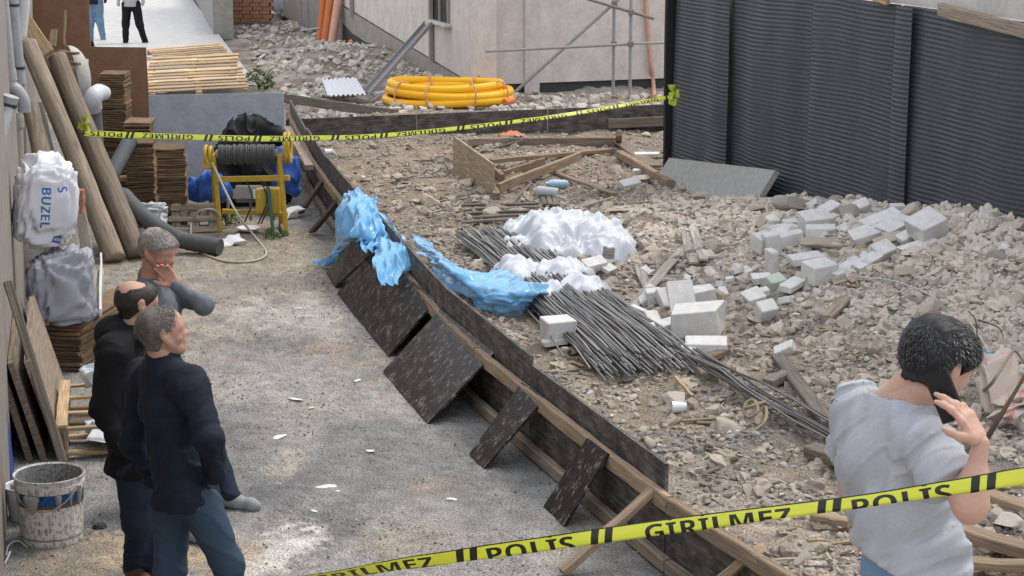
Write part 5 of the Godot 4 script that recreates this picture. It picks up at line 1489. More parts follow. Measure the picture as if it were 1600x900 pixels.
func winch() -> void:
	var base := Vector3(-2.712, 0.000, -20.171)
	var t := thing("winch", "yellow steel winch frame with a drum of dark rope", "winch", base)
	var y := M.yellow_paint as Material
	var l0 := Vector3(-3.051, 0.000, -20.312)
	var r0 := Vector3(-2.332, 0.000, -20.101)
	var top := 0.84
	var back := Vector3(-0.08, 0, -0.34)
	var lt := l0 + Vector3(-0.05, top - 0.04, -0.05)
	var rt := r0 + Vector3(-0.06, top, -0.05)
	beam("leg", l0, lt, 0.045, 0.045, y, t, Vector3(0, 0, 1), 0.001)
	beam("leg", r0, rt, 0.045, 0.045, y, t, Vector3(0, 0, 1), 0.001)
	beam("leg", l0 + back * 1.4, lt + back * 0.3, 0.045, 0.045, y, t, Vector3(0, 0, 1), 0.001)
	beam("leg", r0 + back * 1.4, rt + back * 0.3, 0.045, 0.045, y, t, Vector3(0, 0, 1), 0.001)
	beam("crossbar", lt + Vector3(0.02, -0.25, 0.03), rt + Vector3(0.1, -0.24, 0.03), 0.06, 0.04, y, t, Vector3.UP, 0.001)
	beam("crossbar", l0 + Vector3(0.02, 0.2, -0.1), r0 + Vector3(0, 0.2, -0.1), 0.05, 0.04, y, t, Vector3.UP, 0.001)
	beam("foot_rail", l0 + Vector3(0, 0.025, 0.03), l0 + back * 1.5 + Vector3(0, 0.025, 0), 0.04, 0.05, y, t, Vector3.UP, 0.001)
	beam("foot_rail", r0 + Vector3(0, 0.025, 0.03), r0 + back * 1.5 + Vector3(0, 0.025, 0), 0.04, 0.05, M.rust_steel, t, Vector3.UP, 0.001)
	var a := lt + Vector3(0.03, 0.0, -0.04)
	var b := rt + Vector3(-0.02, 0.0, -0.04)
	obj("drum", tube_mesh([a, b], 0.05, 20), M.steel, t)
	for i in 23:
		var c := a.lerp(b, (i + 1.2) / 25.0)
		var rr := 0.086 + 0.006 * sin(i * 2.4) + rng.randf_range(-0.003, 0.004)
		var pts := []
		for k in 17:
			var q := TAU * k / 16
			pts.append(c + Vector3(sin(q * 0.5) * 0.01, cos(q) * rr, sin(q) * rr))
		obj("rope_turn", tube_mesh(pts, 0.016, 6, false), M.hose, t)
	for e in [[a + Vector3(-0.06, -0.01, 0), 0.1], [a + Vector3(-0.11, -0.01, 0), 0.11], [b + Vector3(0.08, 0.06, -0.02), 0.16], [b + Vector3(0.12, 0.06, -0.02), 0.16]]:
		var f := Transform3D(Basis.from_euler(Vector3(0, 0, PI / 2)), e[0])
		obj("wheel", lathe_mesh([Vector2(e[1] * 0.6, -0.01), Vector2(e[1], -0.016), Vector2(e[1] * 1.04, 0), Vector2(e[1], 0.016), Vector2(e[1] * 0.6, 0.01), Vector2(e[1] * 0.6, -0.01)], 28), y, t, f)
	beam("bearing_block", lt + Vector3(-0.11, -0.1, 0.0), lt + Vector3(0.02, -0.1, 0.0), 0.07, 0.1, y, t)
	# motor, gear box and plates under the crossbar
	var mc := base + Vector3(0.0, 0.36, -0.15)
	obj("motor", tube_mesh([mc + Vector3(-0.16, 0.04, 0), mc + Vector3(0.1, 0.04, 0)], 0.09, 18), M.rust_steel, t)
	beam("gear_box", mc + Vector3(0.06, -0.02, 0.05), mc + Vector3(0.3, -0.02, 0.05), 0.26, 0.16, y, t)
	beam("plate", mc + Vector3(-0.18, 0.06, 0.12), mc + Vector3(0.02, 0.06, 0.12), 0.1, 0.01, M.concrete, t)
	beam("plate", mc + Vector3(0.03, 0.06, 0.125), mc + Vector3(0.1, 0.06, 0.125), 0.1, 0.01, M.white_plastic, t)
	for q in [[-0.13, 0.0], [0.02, 0.02], [0.05, 0.05]]:
		obj("cable", tube_mesh(smooth_path([mc + Vector3(q[0] + 0.1, 0.2, 0.14), mc + Vector3(q[0] + 0.16, 0.0, 0.17), mc + Vector3(q[0] + 0.06, -0.25, 0.15)]), 0.008, 6), M.rubber, t)
	obj("spring", tube_mesh([base + Vector3(0.24, 0.02, 0.05), base + Vector3(0.19, 0.5, 0.0)], 0.018, 8), mat(C(0.05, 0.16, 0.15), 0.5), t)
	for i in 3: beam("skid_board", base + Vector3(-0.28 + i * 0.24, 0.08, -0.35), base + Vector3(-0.28 + i * 0.24, 0.3, -0.38), 0.09, 0.02, wood("grey"), t, Vector3(0, 0, 1))

# ---------------------------------------------------------------- things on the dug ground
func dug_ground_things() -> void:
	var tg := "broken timber framing on the dug ground"
	# frame of boards by the cross shutter
	tag(slab("plywood_board", [Vector3(-0.698, 0.217, -23.203) + Vector3(0, -0.03, 0), Vector3(-0.208, 0.233, -21.081) + Vector3(0, -0.03, 0), Vector3(-0.208, 0.233, -21.081) + Vector3(0, 0.36, 0), Vector3(-0.698, 0.217, -23.203) + Vector3(0, 0.38, 0)], -0.022, mat(C(0.56, 0.45, 0.34), 0.85, T.grain, Vector3(0.6, 2, 2))), "pale plywood board standing on edge at the timber frame's end", "board", tg)
	var B := [
		["long timber rail lying along the cross shutter", Vector3(-0.040, 0.300, -24.738), Vector3(1.326, 0.300, -24.794), 0.11, 0.06, "grey"],
		["upper back timber of the frame left of long rail", Vector3(-0.549, 0.300, -24.738), Vector3(0.000, 0.300, -24.850), 0.09, 0.05, "grey"],
		["grey board slanting behind the frame", Vector3(-0.379, 0.200, -24.167), Vector3(0.145, 0.280, -24.652), 0.14, 0.03, "old"],
		["straight pale timber crossing the frame to the post", Vector3(-0.254, 0.352, -22.833), Vector3(1.281, 0.280, -24.218), 0.05, 0.08, "tan"],
		["timber brace inside the frame, far end raised", Vector3(-0.102, 0.283, -22.322), Vector3(0.374, 0.348, -22.858), 0.09, 0.04, "tan"],
		["lowest long timber on edge at the frame front", Vector3(-0.153, 0.303, -21.245), Vector3(0.784, 0.410, -22.845), 0.10, 0.05, "tan"],
		["short peg upright between the frame timbers", Vector3(0.426, 0.247, -22.452), Vector3(0.433, 0.299, -23.268), 0.035, 0.035, "old"],
		["short timber block at the foot of edge board", Vector3(-0.164, 0.268, -20.878), Vector3(-0.196, 0.280, -21.339), 0.08, 0.08, "grey"],
		["corner timber joining the frame and edge board", Vector3(-0.219, 0.329, -22.312), Vector3(-0.101, 0.282, -22.062), 0.09, 0.05, "tan"],
		["upright pale post standing at the cross shutter", Vector3(1.408, 0.000, -25.977), Vector3(1.307, 0.500, -24.014), 0.05, 0.08, "tan"],
		["wide grey plank propped against the upright post", Vector3(1.335, 0.300, -24.963), Vector3(1.654, 0.300, -22.777), 0.03, 0.17, "grey"],
		["thick pale timber lying under the wide grey plank", Vector3(1.304, 0.300, -23.770), Vector3(1.718, 0.363, -21.138), 0.09, 0.09, "tan"],
		["thin timber lath lying toward the membrane wall", Vector3(0.456, 0.288, -22.478), Vector3(1.092, 0.352, -20.550), 0.03, 0.06, "tan"],
		["thin stick lying behind white sacks", Vector3(0.633, 0.362, -19.657), Vector3(1.062, 0.381, -20.228), 0.02, 0.03, "white"],
		["thin lath standing in the rubble before frame", Vector3(0.000, 0.275, -20.444), Vector3(0.213, 0.281, -21.713), 0.02, 0.03, "grey"]]
	for b in B:
		plank("timber", b[0], "timber", b[1], b[2], b[3], b[4], wood(b[5]), tg)
	# flat grey boards
	for i in 5:
		plank("grey_lath", ["farthest of five flat grey laths lying above the rebar", "second farthest of five flat grey laths above rebar", "middle one of five flat grey laths above rebar", "second nearest of five flat grey laths above rebar", "nearest of five flat grey laths lying above the rebar"][i], "lath", Vector3(-0.524, 0.256, -20.439).lerp(Vector3(-0.459, 0.275, -19.389), i / 4.0), Vector3(0.279, 0.307, -20.263).lerp(Vector3(0.267, 0.326, -19.355), i / 4.0), 0.025, 0.075, wood("old"), "flat grey laths on the ground")
	for i in 3: plank("grey_lath", ["left of three short grey laths on end", "middle of three short grey laths on end", "right of three short grey laths on end"][i], "lath", Vector3(0.297, 0.275, -21.577) + Vector3(0.06 * i, 0, 0), Vector3(0.344, 0.315, -20.144) + Vector3(0.06 * i, 0, 0), 0.02, 0.05, wood("old"), "short grey laths by the frame")
	# leaning concrete slab
	tag(slab("concrete_slab", [Vector3(1.865, 0.217, -21.798) + Vector3(-0.34, 0, 0.13), Vector3(2.758, 0.459, -19.445) + Vector3(-0.36, 0, 0.13), Vector3(2.778, 0.809, -19.392) + Vector3(-0.18, 0, 0.07), Vector3(1.912, 0.582, -21.675) + Vector3(-0.18, 0, 0.07)], -0.06, M.slab), "grey concrete slab leaning on the foot of the ribbed membrane", "slab")
	rebar()
	sheets()
	# planks lying in the rubble
	var pg := "loose planks in the rubble"
	var L := [
		["left of two parallel pale laths upright in the rubble", Vector3(1.578, 0.544, -18.177), Vector3(1.530, 0.498, -16.292), 0.02, 0.085, "white"],
		["right of two parallel pale laths upright in the rubble", Vector3(1.649, 0.560, -17.896), Vector3(1.617, 0.516, -16.362), 0.02, 0.08, "white"],
		["short pale offcut at the right of two laths", Vector3(1.668, 0.530, -16.677), Vector3(1.694, 0.524, -16.432), 0.02, 0.1, "white"],
		["grey lath under the feet of two pale laths", Vector3(1.439, 0.453, -16.295), Vector3(1.798, 0.545, -16.657), 0.02, 0.05, "grey"],
		["short pale lath left of the crossing grey plank", Vector3(1.070, 0.432, -17.049), Vector3(1.109, 0.400, -15.785), 0.02, 0.08, "white"],
		["long pale lath running down left from the two laths", Vector3(1.492, 0.496, -16.930), Vector3(0.963, 0.372, -15.258), 0.02, 0.09, "white"],
		["dark stick under the long pale lath", Vector3(1.181, 0.414, -16.221), Vector3(1.431, 0.476, -16.664), 0.03, 0.06, "old"],
		["grey timber standing slantwise left of phone man's shoulder", Vector3(1.879, 0.412, -13.521), Vector3(1.991, 0.377, -11.924), 0.04, 0.1, "old"],
		["timber stub under the slanting grey timber", Vector3(1.735, 0.364, -12.946), Vector3(1.873, 0.397, -13.071), 0.06, 0.09, "old"],
		["brown timber end beside the white blocks", Vector3(1.378, 0.374, -13.560), Vector3(1.539, 0.399, -13.718), 0.05, 0.07, "tan"],
		["timber end showing behind the phone man's left arm", Vector3(1.798, 0.366, -11.431), Vector3(1.998, 0.371, -11.146), 0.07, 0.12, "grey"],
		["upper of three sawn timbers right of phone man's elbow", Vector3(2.596, 0.403, -10.482), Vector3(2.868, 0.409, -10.034), 0.08, 0.11, "tan"],
		["middle of three sawn timbers right of phone man", Vector3(2.390, 0.368, -9.947), Vector3(2.737, 0.378, -9.533), 0.07, 0.11, "tan"],
		["orange-brown board at the bottom right edge", Vector3(2.254, 0.344, -9.550), Vector3(2.778, 0.368, -9.439), 0.05, 0.09, "tan"],
		["thin timber showing left of phone man's waist", Vector3(1.654, 0.324, -10.344), Vector3(1.844, 0.329, -10.223), 0.04, 0.09, "tan"],
		["grey timber block under bar ends beside white blocks", Vector3(1.239, 0.357, -13.627), Vector3(1.365, 0.354, -13.146), 0.08, 0.12, "old"],
		["rough plank lying on the heap above phone man's head", Vector3(2.337, 0.506, -14.279), Vector3(2.534, 0.578, -14.628), 0.04, 0.1, "grey"]]
	for b in L:
		plank("timber", b[0], "timber", b[1], b[2], b[3], b[4], wood(b[5]), pg)
	# cups, litter
	for q in [[Vector3(-2.250, 0.223, -24.438), "white paper cup lying near the shuttering's far end", 0.4], [Vector3(1.138, 0.342, -12.455), "white paper cup lying below the ends of the bars", 0.1]]:
		tag(obj("paper_cup", lathe_mesh([Vector2(0, 0), Vector2(0.03, 0), Vector2(0.042, 0.095), Vector2(0.044, 0.097), Vector2(0.04, 0.095), Vector2(0.028, 0.004), Vector2(0, 0.004)], 20), M.white_plastic, null, Transform3D(Basis.from_euler(Vector3(0, q[2], PI / 2)), q[0])), q[1], "cup")
	tag(obj("plastic_bottle", lathe_mesh([Vector2(0, 0), Vector2(0.045, 0.0), Vector2(0.05, 0.02), Vector2(0.05, 0.2), Vector2(0.02, 0.26), Vector2(0.018, 0.29), Vector2(0, 0.29)], 20), mat(C(0.4, 0.55, 0.62), 0.2), null, Transform3D(Basis.from_euler(Vector3(0, 0.6, 1.45)), Vector3(0.596, 0.317, -21.415))), "crushed pale blue plastic bottle by the timber frame", "bottle")
	tag(obj("plastic_bottle", lathe_mesh([Vector2(0, 0), Vector2(0.05, 0.0), Vector2(0.055, 0.02), Vector2(0.055, 0.22), Vector2(0.02, 0.27), Vector2(0, 0.27)], 20), mat(C(0.45, 0.47, 0.47), 0.3), null, Transform3D(Basis.from_euler(Vector3(0, -0.3, 1.5)), Vector3(0.489, 0.336, -20.726))), "grey plastic bottle lying just below the blue bottle", "bottle")
	var red := obj("red_plastic", cloth_mesh([[Vector3(-0.164, 0.346, -25.221), Vector3(-0.041, 0.348, -25.322), Vector3(0.099, 0.329, -25.277)], [Vector3(-0.197, 0.305, -25.216), Vector3(-0.041, 0.347, -24.922), Vector3(0.123, 0.300, -25.254)]], 0.03, 1.0, Vector3(-0.042, 0.249, -25.787), 8, 90), M.orange, null, Transform3D(Basis(), Vector3(-0.042, 0.249, -25.787)))
	tag(red, "scrap of orange-red plastic at the cross shutter's foot", "litter")
	# rope tangle by the bars
	var rp := [Vector3(0.955, 0.302, -12.234), Vector3(1.196, 0.311, -12.261), Vector3(1.402, 0.330, -12.255), Vector3(1.538, 0.356, -12.196), Vector3(1.629, 0.392, -12.278), Vector3(1.600, 0.386, -12.007), Vector3(1.527, 0.341, -11.932), Vector3(1.446, 0.327, -11.922), Vector3(1.364, 0.326, -12.095), Vector3(1.191, 0.310, -12.206)]
	pole("rope", "pale tangled rope lying below the long bars", "rope", smooth_path(rp, 8), 0.011, M.rope, "", 7)
	pole("rope", "knotted rope end wound about the long bars", "rope", smooth_path([Vector3(1.482, 0.344, -12.238), Vector3(1.514, 0.407, -12.317), Vector3(1.561, 0.429, -12.299), Vector3(1.567, 0.406, -12.139), Vector3(1.511, 0.364, -12.141), Vector3(1.486, 0.394, -12.213), Vector3(1.540, 0.426, -12.190), Vector3(1.639, 0.414, -12.323)], 8), 0.011, M.rope, "", 7)
	# branches and torn cement bags at right
	var bk := mat(C(0.085, 0.06, 0.045), 0.9)
	var grey_b := mat(C(0.25, 0.2, 0.16), 0.9)
	for q in [["dark branch slanting up behind the phone man's raised hand", [Vector3(2.848, 0.432, -11.412), Vector3(2.945, 0.593, -11.435), Vector3(3.194, 0.793, -11.790)], 0.02, bk], ["dark bent branch over the torn cement bags", [Vector3(3.001, 0.536, -12.161), Vector3(2.835, 0.826, -11.282), Vector3(3.016, 0.909, -11.608), Vector3(3.105, 0.880, -11.772), Vector3(3.187, 0.739, -11.721)], 0.013, grey_b], ["thin dark twig rising above the phone man's hair", [Vector3(3.109, 0.577, -12.561), Vector3(3.086, 0.734, -12.715), Vector3(3.087, 0.841, -12.815), Vector3(3.047, 0.888, -12.876)], 0.007, bk], ["small forked twig on the heap at right edge", [Vector3(3.200, 0.746, -13.213), Vector3(3.254, 0.778, -12.858), Vector3(3.267, 0.723, -12.760)], 0.006, bk], ["pale dry root arching on the heap below the membrane", [Vector3(3.700, 0.932, -15.790), Vector3(3.705, 1.012, -15.783), Vector3(3.745, 1.065, -15.696), Vector3(3.792, 1.025, -15.802)], 0.008, grey_b], ["dry root lying on heap near the right edge", [Vector3(3.714, 0.963, -15.765), Vector3(3.664, 0.952, -15.274), Vector3(3.924, 0.979, -15.481), Vector3(3.789, 0.906, -14.991)], 0.007, grey_b]]:
		var pts := smooth_path(q[1], 6)
		var rr := []
		for i in pts.size(): rr.append(q[2] * (1.0 - 0.6 * i / pts.size()))
		pole("branch", q[0], "branch", pts, rr, q[3], "dry branches on the heap", 7)
	for q in [["thin pale cable running over the heap toward right edge", [Vector3(2.664, 0.627, -15.182), Vector3(2.940, 0.671, -14.793), Vector3(3.145, 0.669, -14.140), Vector3(3.206, 0.661, -13.375), Vector3(3.156, 0.596, -12.411), Vector3(3.134, 0.477, -11.641)], 0.006], ["thin grey cable lying across the white block spread", [Vector3(1.077, 0.413, -16.277), Vector3(1.676, 0.478, -15.822), Vector3(2.189, 0.554, -15.373), Vector3(2.659, 0.633, -15.154)], 0.005]]:
		pole("cable", q[0], "cable", smooth_path(q[1], 8), q[2], mat(C(0.5, 0.48, 0.45), 0.6), "", 6)
	var im := Image.create(256, 512, false, Image.FORMAT_RGB8)
	im.fill(Color(0.74, 0.68, 0.63))
	for i in 9: im.fill_rect(Rect2i(88 + (i % 3) * 4, 170 + i * 22, 44 - (i % 2) * 12, 9), Color(0.42, 0.48, 0.56))
	for y in 50:
		for x in 110:
			if (x + y) % 14 < 7 and (x - 55) * (x - 55) / 3000.0 + (y - 25) * (y - 25) / 600.0 < 1: im.set_pixel(70 + x, 40 + y, Color(0.72, 0.3, 0.24))
	im.fill_rect(Rect2i(60, 420, 120, 50), Color(0.3, 0.5, 0.65))
	var pm := StandardMaterial3D.new()
	pm.albedo_texture = tex(im)
	pm.roughness = 0.85
	var o := obj("cement_bag", sack_mesh(Vector3(0.26, 0.12, 0.5), 31.0, 0.06), pm, null, Transform3D(Basis.from_euler(Vector3(1.1, 0.25, 0)), Vector3(3.081, 0.561, -12.040)))
	tag(o, "torn printed paper cement bag standing behind the dark branch", "bag")
	var crumpled := obj("cement_bag", sack_mesh(Vector3(0.3, 0.16, 0.3), 35.0, 0.09), pm, null, Transform3D(Basis.from_euler(Vector3(0.5, -0.6, 0.3)), Vector3(3.181, 0.529, -11.916)))
	tag(crumpled, "crumpled printed cement bag at the right edge", "bag")

func rebar() -> void:
	var g := "bundles of steel bars on the dug ground"
	var o := Vector3(0.515, 0.307, -15.496)
	var t := thing("rebar_bundle", "broad bundle of long thin steel bars lying under white sacks", "bars", o, g)
	var variants := []
	var L := 4.9
	for i in 5:
		var pts := []
		for k in 8: pts.append(Vector3(-L / 2 + L * k / 7, fold.get_noise_2d(k * 30 + i * 77, 0) * 0.03, fold.get_noise_2d(k * 30 + i * 77, 90) * 0.05))
		variants.append(tube_mesh(pts, 0.0075, 6))
	var ms := [mat(C(0.22, 0.21, 0.205), 0.45, T.speckle, Vector3(3, 3, 3)), mat(C(0.11, 0.102, 0.096), 0.5, T.speckle, Vector3(3, 3, 3)), mat(C(0.36, 0.35, 0.34), 0.45, T.speckle, Vector3(3, 3, 3))]
	var a := Vector3(-0.233, 0.269, -18.588)
	var b := Vector3(0.982, 0.296, -13.194)
	var dir := (b - a).normalized()
	var side := dir.cross(Vector3.UP).normalized()
	for i in 190:
		var s := rng.randf_range(-1, 1)
		var layer := rng.randi() % 5
		var wide := 0.34
		var mid := a.lerp(b, 0.5) + side * s * wide + dir * rng.randf_range(-0.35, 0.35)
		var y := soil_y(mid.x, -mid.z) + 0.045 + layer * 0.017 * (1.0 - absf(s) * 0.6)
		var d2 := (dir + side * rng.randf_range(-0.022, 0.022) * (1.0 if rng.randf() < 0.8 else 2.6)).normalized()
		d2.y = (soil_y(mid.x + d2.x * 2, -mid.z - d2.z * 2) - soil_y(mid.x - d2.x * 2, -mid.z + d2.z * 2)) / 4.0
		var f := along(mid - d2, mid + d2)
		f.origin = Vector3(mid.x, y + rng.randf_range(0, 0.012), mid.z)
		obj("bar", variants[rng.randi() % 5], ms[rng.randi() % 3], t, f)
	t = thing("rebar_bundle", "narrow bundle of long steel bars running behind the phone man", "bars", Vector3(1.703, 0.325, -12.683), g)
	a = Vector3(1.315, 0.378, -13.473)
	b = Vector3(1.985, 0.378, -11.536)
	dir = (b - a).normalized()
	side = dir.cross(Vector3.UP).normalized()
	var half := []
	for i in 3:
		var pts := []
		for k in 8: pts.append(Vector3(-1.4 + 2.8 * k / 7.0, fold.get_noise_2d(k * 40 + i * 77, 30) * 0.04, fold.get_noise_2d(k * 40 + i * 77, 190) * 0.05))
		half.append(tube_mesh(pts, 0.0075, 6))
	for i in 16:
		var mid := a.lerp(b, 0.52) + side * rng.randf_range(-0.09, 0.09) + Vector3.UP * rng.randf_range(0, 0.06)
		obj("bar", half[i % 3], ms[rng.randi() % 2], t, along(mid - dir, mid + dir + side * rng.randf_range(-0.04, 0.04)))
	var st := plank("timber_stake", "pale sharpened stick lying over the bar ends", "stick", Vector3(1.113, 0.398, -12.983), Vector3(1.204, 0.348, -12.681), 0.025, 0.025, wood("pale"))
	st.name = st.name

func sheets() -> void:
	# white plastic sheeting heaped over the bars
	film("white_sheeting", "large heap of white plastic sheeting beside the flat grey laths", [[Vector3(0.473, 0.329, -17.910), 0.50, 0.62, 0.30], [Vector3(0.132, 0.297, -18.253), 0.26, 0.34, 0.17], [Vector3(0.865, 0.371, -17.464), 0.24, 0.42, 0.24], [Vector3(0.204, 0.306, -17.610), 0.3, 0.26, 0.13]], [Vector3(0.603, 0.340, -17.383), Vector3(0.231, 0.304, -18.405)], 0.022, 1.0)
	var sg := "white plastic sacks on the bars"
	film("white_sack", "white knotted plastic sack lying below the large sheeting heap", [[Vector3(0.082, 0.296, -16.510), 0.2, 0.3, 0.22], [Vector3(-0.044, 0.290, -16.795), 0.12, 0.2, 0.1]], [Vector3(0.112, 0.299, -16.888)], 0.02, 2.0, sg)
	film("white_sack", "white knotted plastic sack in middle of the bars", [[Vector3(0.435, 0.317, -16.415), 0.25, 0.34, 0.26]], [Vector3(0.453, 0.321, -16.705)], 0.02, 3.0, sg)
	film("white_sack", "small white plastic sack nearest the bright blue sheet's end", [[Vector3(0.303, 0.298, -15.716), 0.15, 0.2, 0.2]], [Vector3(0.290, 0.300, -15.874)], 0.018, 4.0, sg)
	film("white_sack", "rightmost white plastic sack lying on the bars", [[Vector3(0.567, 0.316, -15.828), 0.2, 0.24, 0.2]], [Vector3(0.613, 0.324, -16.081)], 0.018, 5.0, sg)
	plank("board_offcut", "square beige board offcut on the white sheeting's edge", "offcut", Vector3(0.792, 0.475, -16.893), Vector3(0.892, 0.466, -16.882), 0.1, 0.04, wood("white"))
	# blue sheet over the shuttering
	var at := Vector3(-1.479, 0.500, -18.754)
	var t := thing("blue_sheet", "torn translucent blue plastic sheet draped over the shuttering", "sheet", at)
	var f := Transform3D(Basis(), at)
	var fl := [
		[[Vector3(-1.590, 0.620, -18.926), Vector3(-1.495, 0.700, -18.680), Vector3(-1.430, 0.680, -18.797), Vector3(-1.318, 0.660, -18.413)], [Vector3(-1.618, 0.520, -18.643), Vector3(-1.481, 0.660, -18.037), Vector3(-1.347, 0.680, -17.826), Vector3(-1.227, 0.620, -17.764)], [Vector3(-1.658, 0.300, -18.491), Vector3(-1.484, 0.450, -17.660), Vector3(-1.335, 0.520, -17.302), Vector3(-1.214, 0.520, -17.125)], [Vector3(-1.749, 0.120, -18.520), Vector3(-1.669, 0.140, -18.301), Vector3(-1.581, 0.200, -18.128), Vector3(-1.511, 0.250, -17.942)], [Vector3(-1.904, 0.020, -18.580), Vector3(-1.844, 0.030, -18.472), Vector3(-1.761, 0.040, -18.365), Vector3(-1.720, 0.050, -18.318)]],
		[[Vector3(-1.480, 0.720, -18.491), Vector3(-1.330, 0.700, -18.255), Vector3(-1.110, 0.660, -17.390), Vector3(-0.898, 0.640, -16.602)], [Vector3(-1.484, 0.600, -18.202), Vector3(-1.278, 0.680, -17.503), Vector3(-1.071, 0.580, -17.112), Vector3(-0.868, 0.580, -16.429)], [Vector3(-1.400, 0.500, -17.708), Vector3(-1.243, 0.520, -17.302), Vector3(-1.078, 0.520, -16.838), Vector3(-0.924, 0.520, -16.451)], [Vector3(-1.319, 0.460, -17.080), Vector3(-1.214, 0.480, -16.867), Vector3(-1.140, 0.500, -16.938), Vector3(-1.004, 0.500, -16.713)]],
		[[Vector3(-1.153, 0.550, -17.148), Vector3(-0.989, 0.600, -16.663), Vector3(-0.839, 0.640, -16.295)], [Vector3(-1.174, 0.500, -16.603), Vector3(-0.996, 0.550, -16.305), Vector3(-0.827, 0.550, -16.146)], [Vector3(-1.159, 0.470, -16.215), Vector3(-0.999, 0.480, -16.065), Vector3(-0.850, 0.480, -16.065)], [Vector3(-1.068, 0.420, -15.794), Vector3(-1.005, 0.420, -15.794), Vector3(-0.908, 0.460, -15.758)]]]
	for q in fl: obj("fold", cloth_mesh(q, 0.05, fl.find(q) * 3.0, at, 18, 105), M.blue_sheet, t, f)
	bones_clear()
	for q in [[Vector3(-1.497, 0.660, -18.696), Vector3(-1.407, 0.660, -18.483), 0.05, 0.05], [Vector3(-1.408, 0.640, -18.318), Vector3(-1.152, 0.600, -17.492), 0.05, 0.04]]: bone(q[0], q[1], q[2], q[3])
	obj("bunch", net_mesh(shape(0.012, 0.06, func(p: Vector3, d: float) -> float: return d - crump(p, 900) * 0.04, 0.04), at), M.blue_sheet, t, f)
	# second blue sheet lying on the ground
	at = Vector3(-0.330, 0.279, -16.589)
	t = thing("blue_sheet", "long crumpled blue plastic sheet lying on earth along the shuttering", "sheet", at)
	f = Transform3D(Basis(), at)
	var rows := [[Vector3(-0.934, 0.346, -18.163), Vector3(-0.800, 0.414, -17.844), Vector3(-0.621, 0.468, -17.098), Vector3(-0.417, 0.496, -16.146), Vector3(-0.256, 0.420, -16.093), Vector3(-0.053, 0.427, -16.110), Vector3(0.105, 0.441, -15.894), Vector3(0.265, 0.380, -15.975)], [Vector3(-0.867, 0.417, -17.525), Vector3(-0.688, 0.489, -16.797), Vector3(-0.530, 0.553, -16.028), Vector3(-0.391, 0.533, -15.520), Vector3(-0.225, 0.476, -15.445), Vector3(-0.051, 0.500, -15.291), Vector3(0.100, 0.503, -15.137), Vector3(0.249, 0.394, -15.621)], [Vector3(-0.781, 0.364, -17.126), Vector3(-0.595, 0.412, -16.358), Vector3(-0.463, 0.433, -15.880), Vector3(-0.339, 0.424, -15.490), Vector3(-0.192, 0.396, -15.246), Vector3(-0.040, 0.418, -15.102), Vector3(0.091, 0.403, -15.168), Vector3(0.195, 0.350, -15.489)], [Vector3(-0.673, 0.288, -16.941), Vector3(-0.546, 0.293, -16.472), Vector3(-0.416, 0.295, -16.063), Vector3(-0.291, 0.296, -15.635), Vector3(-0.174, 0.297, -15.357), Vector3(-0.041, 0.300, -15.256), Vector3(0.081, 0.304, -15.282), Vector3(0.143, 0.307, -15.402)]]
	obj("crumpled_sheet", cloth_mesh(rows, 0.06, 11.0, at, 18, 95, false), M.blue_sheet, t, f)

func film(called: String, label: String, lumps: Array, gathers: Array, amp: float, seed_: float, group := "") -> void:
	var at: Vector3 = lumps[0][0]
	tag(obj(called, film_mesh(lumps, gathers, at, amp, seed_), M.white_sheet, null, Transform3D(Basis(), at)), label, "sheeting" if group == "" else "sack", group)

# ---------------------------------------------------------------- broken white blocks
func block_mesh(l: float, h: float, w: float, seed_: int) -> ArrayMesh:
	var r2 := RandomNumberGenerator.new()
	r2.seed = seed_
	var pts := []
	for x in [-1, 1]:
		for y in [-1, 1]:
			for z in [-1, 1]:
				pts.append(Vector3(x * l, y * h, z * w) * 0.5 + Vector3(r2.randf_range(-0.06, 0.06) * l, r2.randf_range(-0.05, 0.05) * h, r2.randf_range(-0.06, 0.06) * w))
	# chip one or two corners, then hull by quads with a chamfer
	var st := SurfaceTool.new()
	st.begin(Mesh.PRIMITIVE_TRIANGLES)
	st.set_smooth_group(-1)
	var faces := [[0, 1, 3, 2], [4, 6, 7, 5], [0, 4, 5, 1], [2, 3, 7, 6], [0, 2, 6, 4], [1, 5, 7, 3]]
	var inset := func(f: Array, i: int) -> Vector3:
		var c: Vector3 = (pts[f[0]] + pts[f[1]] + pts[f[2]] + pts[f[3]]) / 4
		var k := minf(0.008, minf(h, minf(l, w)) * 0.12) / maxf(pts[f[i]].distance_to(c), 0.01)
		return pts[f[i]].lerp(c, k * 1.4)
	var ins := {}
	for fi in 6:
		for i in 4: ins[[fi, faces[fi][i]]] = inset.call(faces[fi], i)
	for fi in 6:
		var f: Array = faces[fi]
		quad(st, ins[[fi, f[0]]], ins[[fi, f[1]]], ins[[fi, f[2]]], ins[[fi, f[3]]])
	# edge strips
	for fi in 6:
		for i in 4:
			var a: int = faces[fi][i]
			var b: int = faces[fi][(i + 1) % 4]
			for fj in range(fi + 1, 6):
				if faces[fj].has(a) and faces[fj].has(b):
					quad(st, ins[[fi, b]], ins[[fi, a]], ins[[fj, a]], ins[[fj, b]])
	for v in 8:
		var tri_f := []
		for fi in 6:
			if faces[fi].has(v): tri_f.append(ins[[fi, v]])
		var n: Vector3 = (tri_f[1] - tri_f[0]).cross(tri_f[2] - tri_f[0])
		if n.dot(pts[v]) < 0: tri(st, tri_f[0], tri_f[1], tri_f[2])
		else: tri(st, tri_f[0], tri_f[2], tri_f[1])
	st.generate_normals()
	return st.commit()

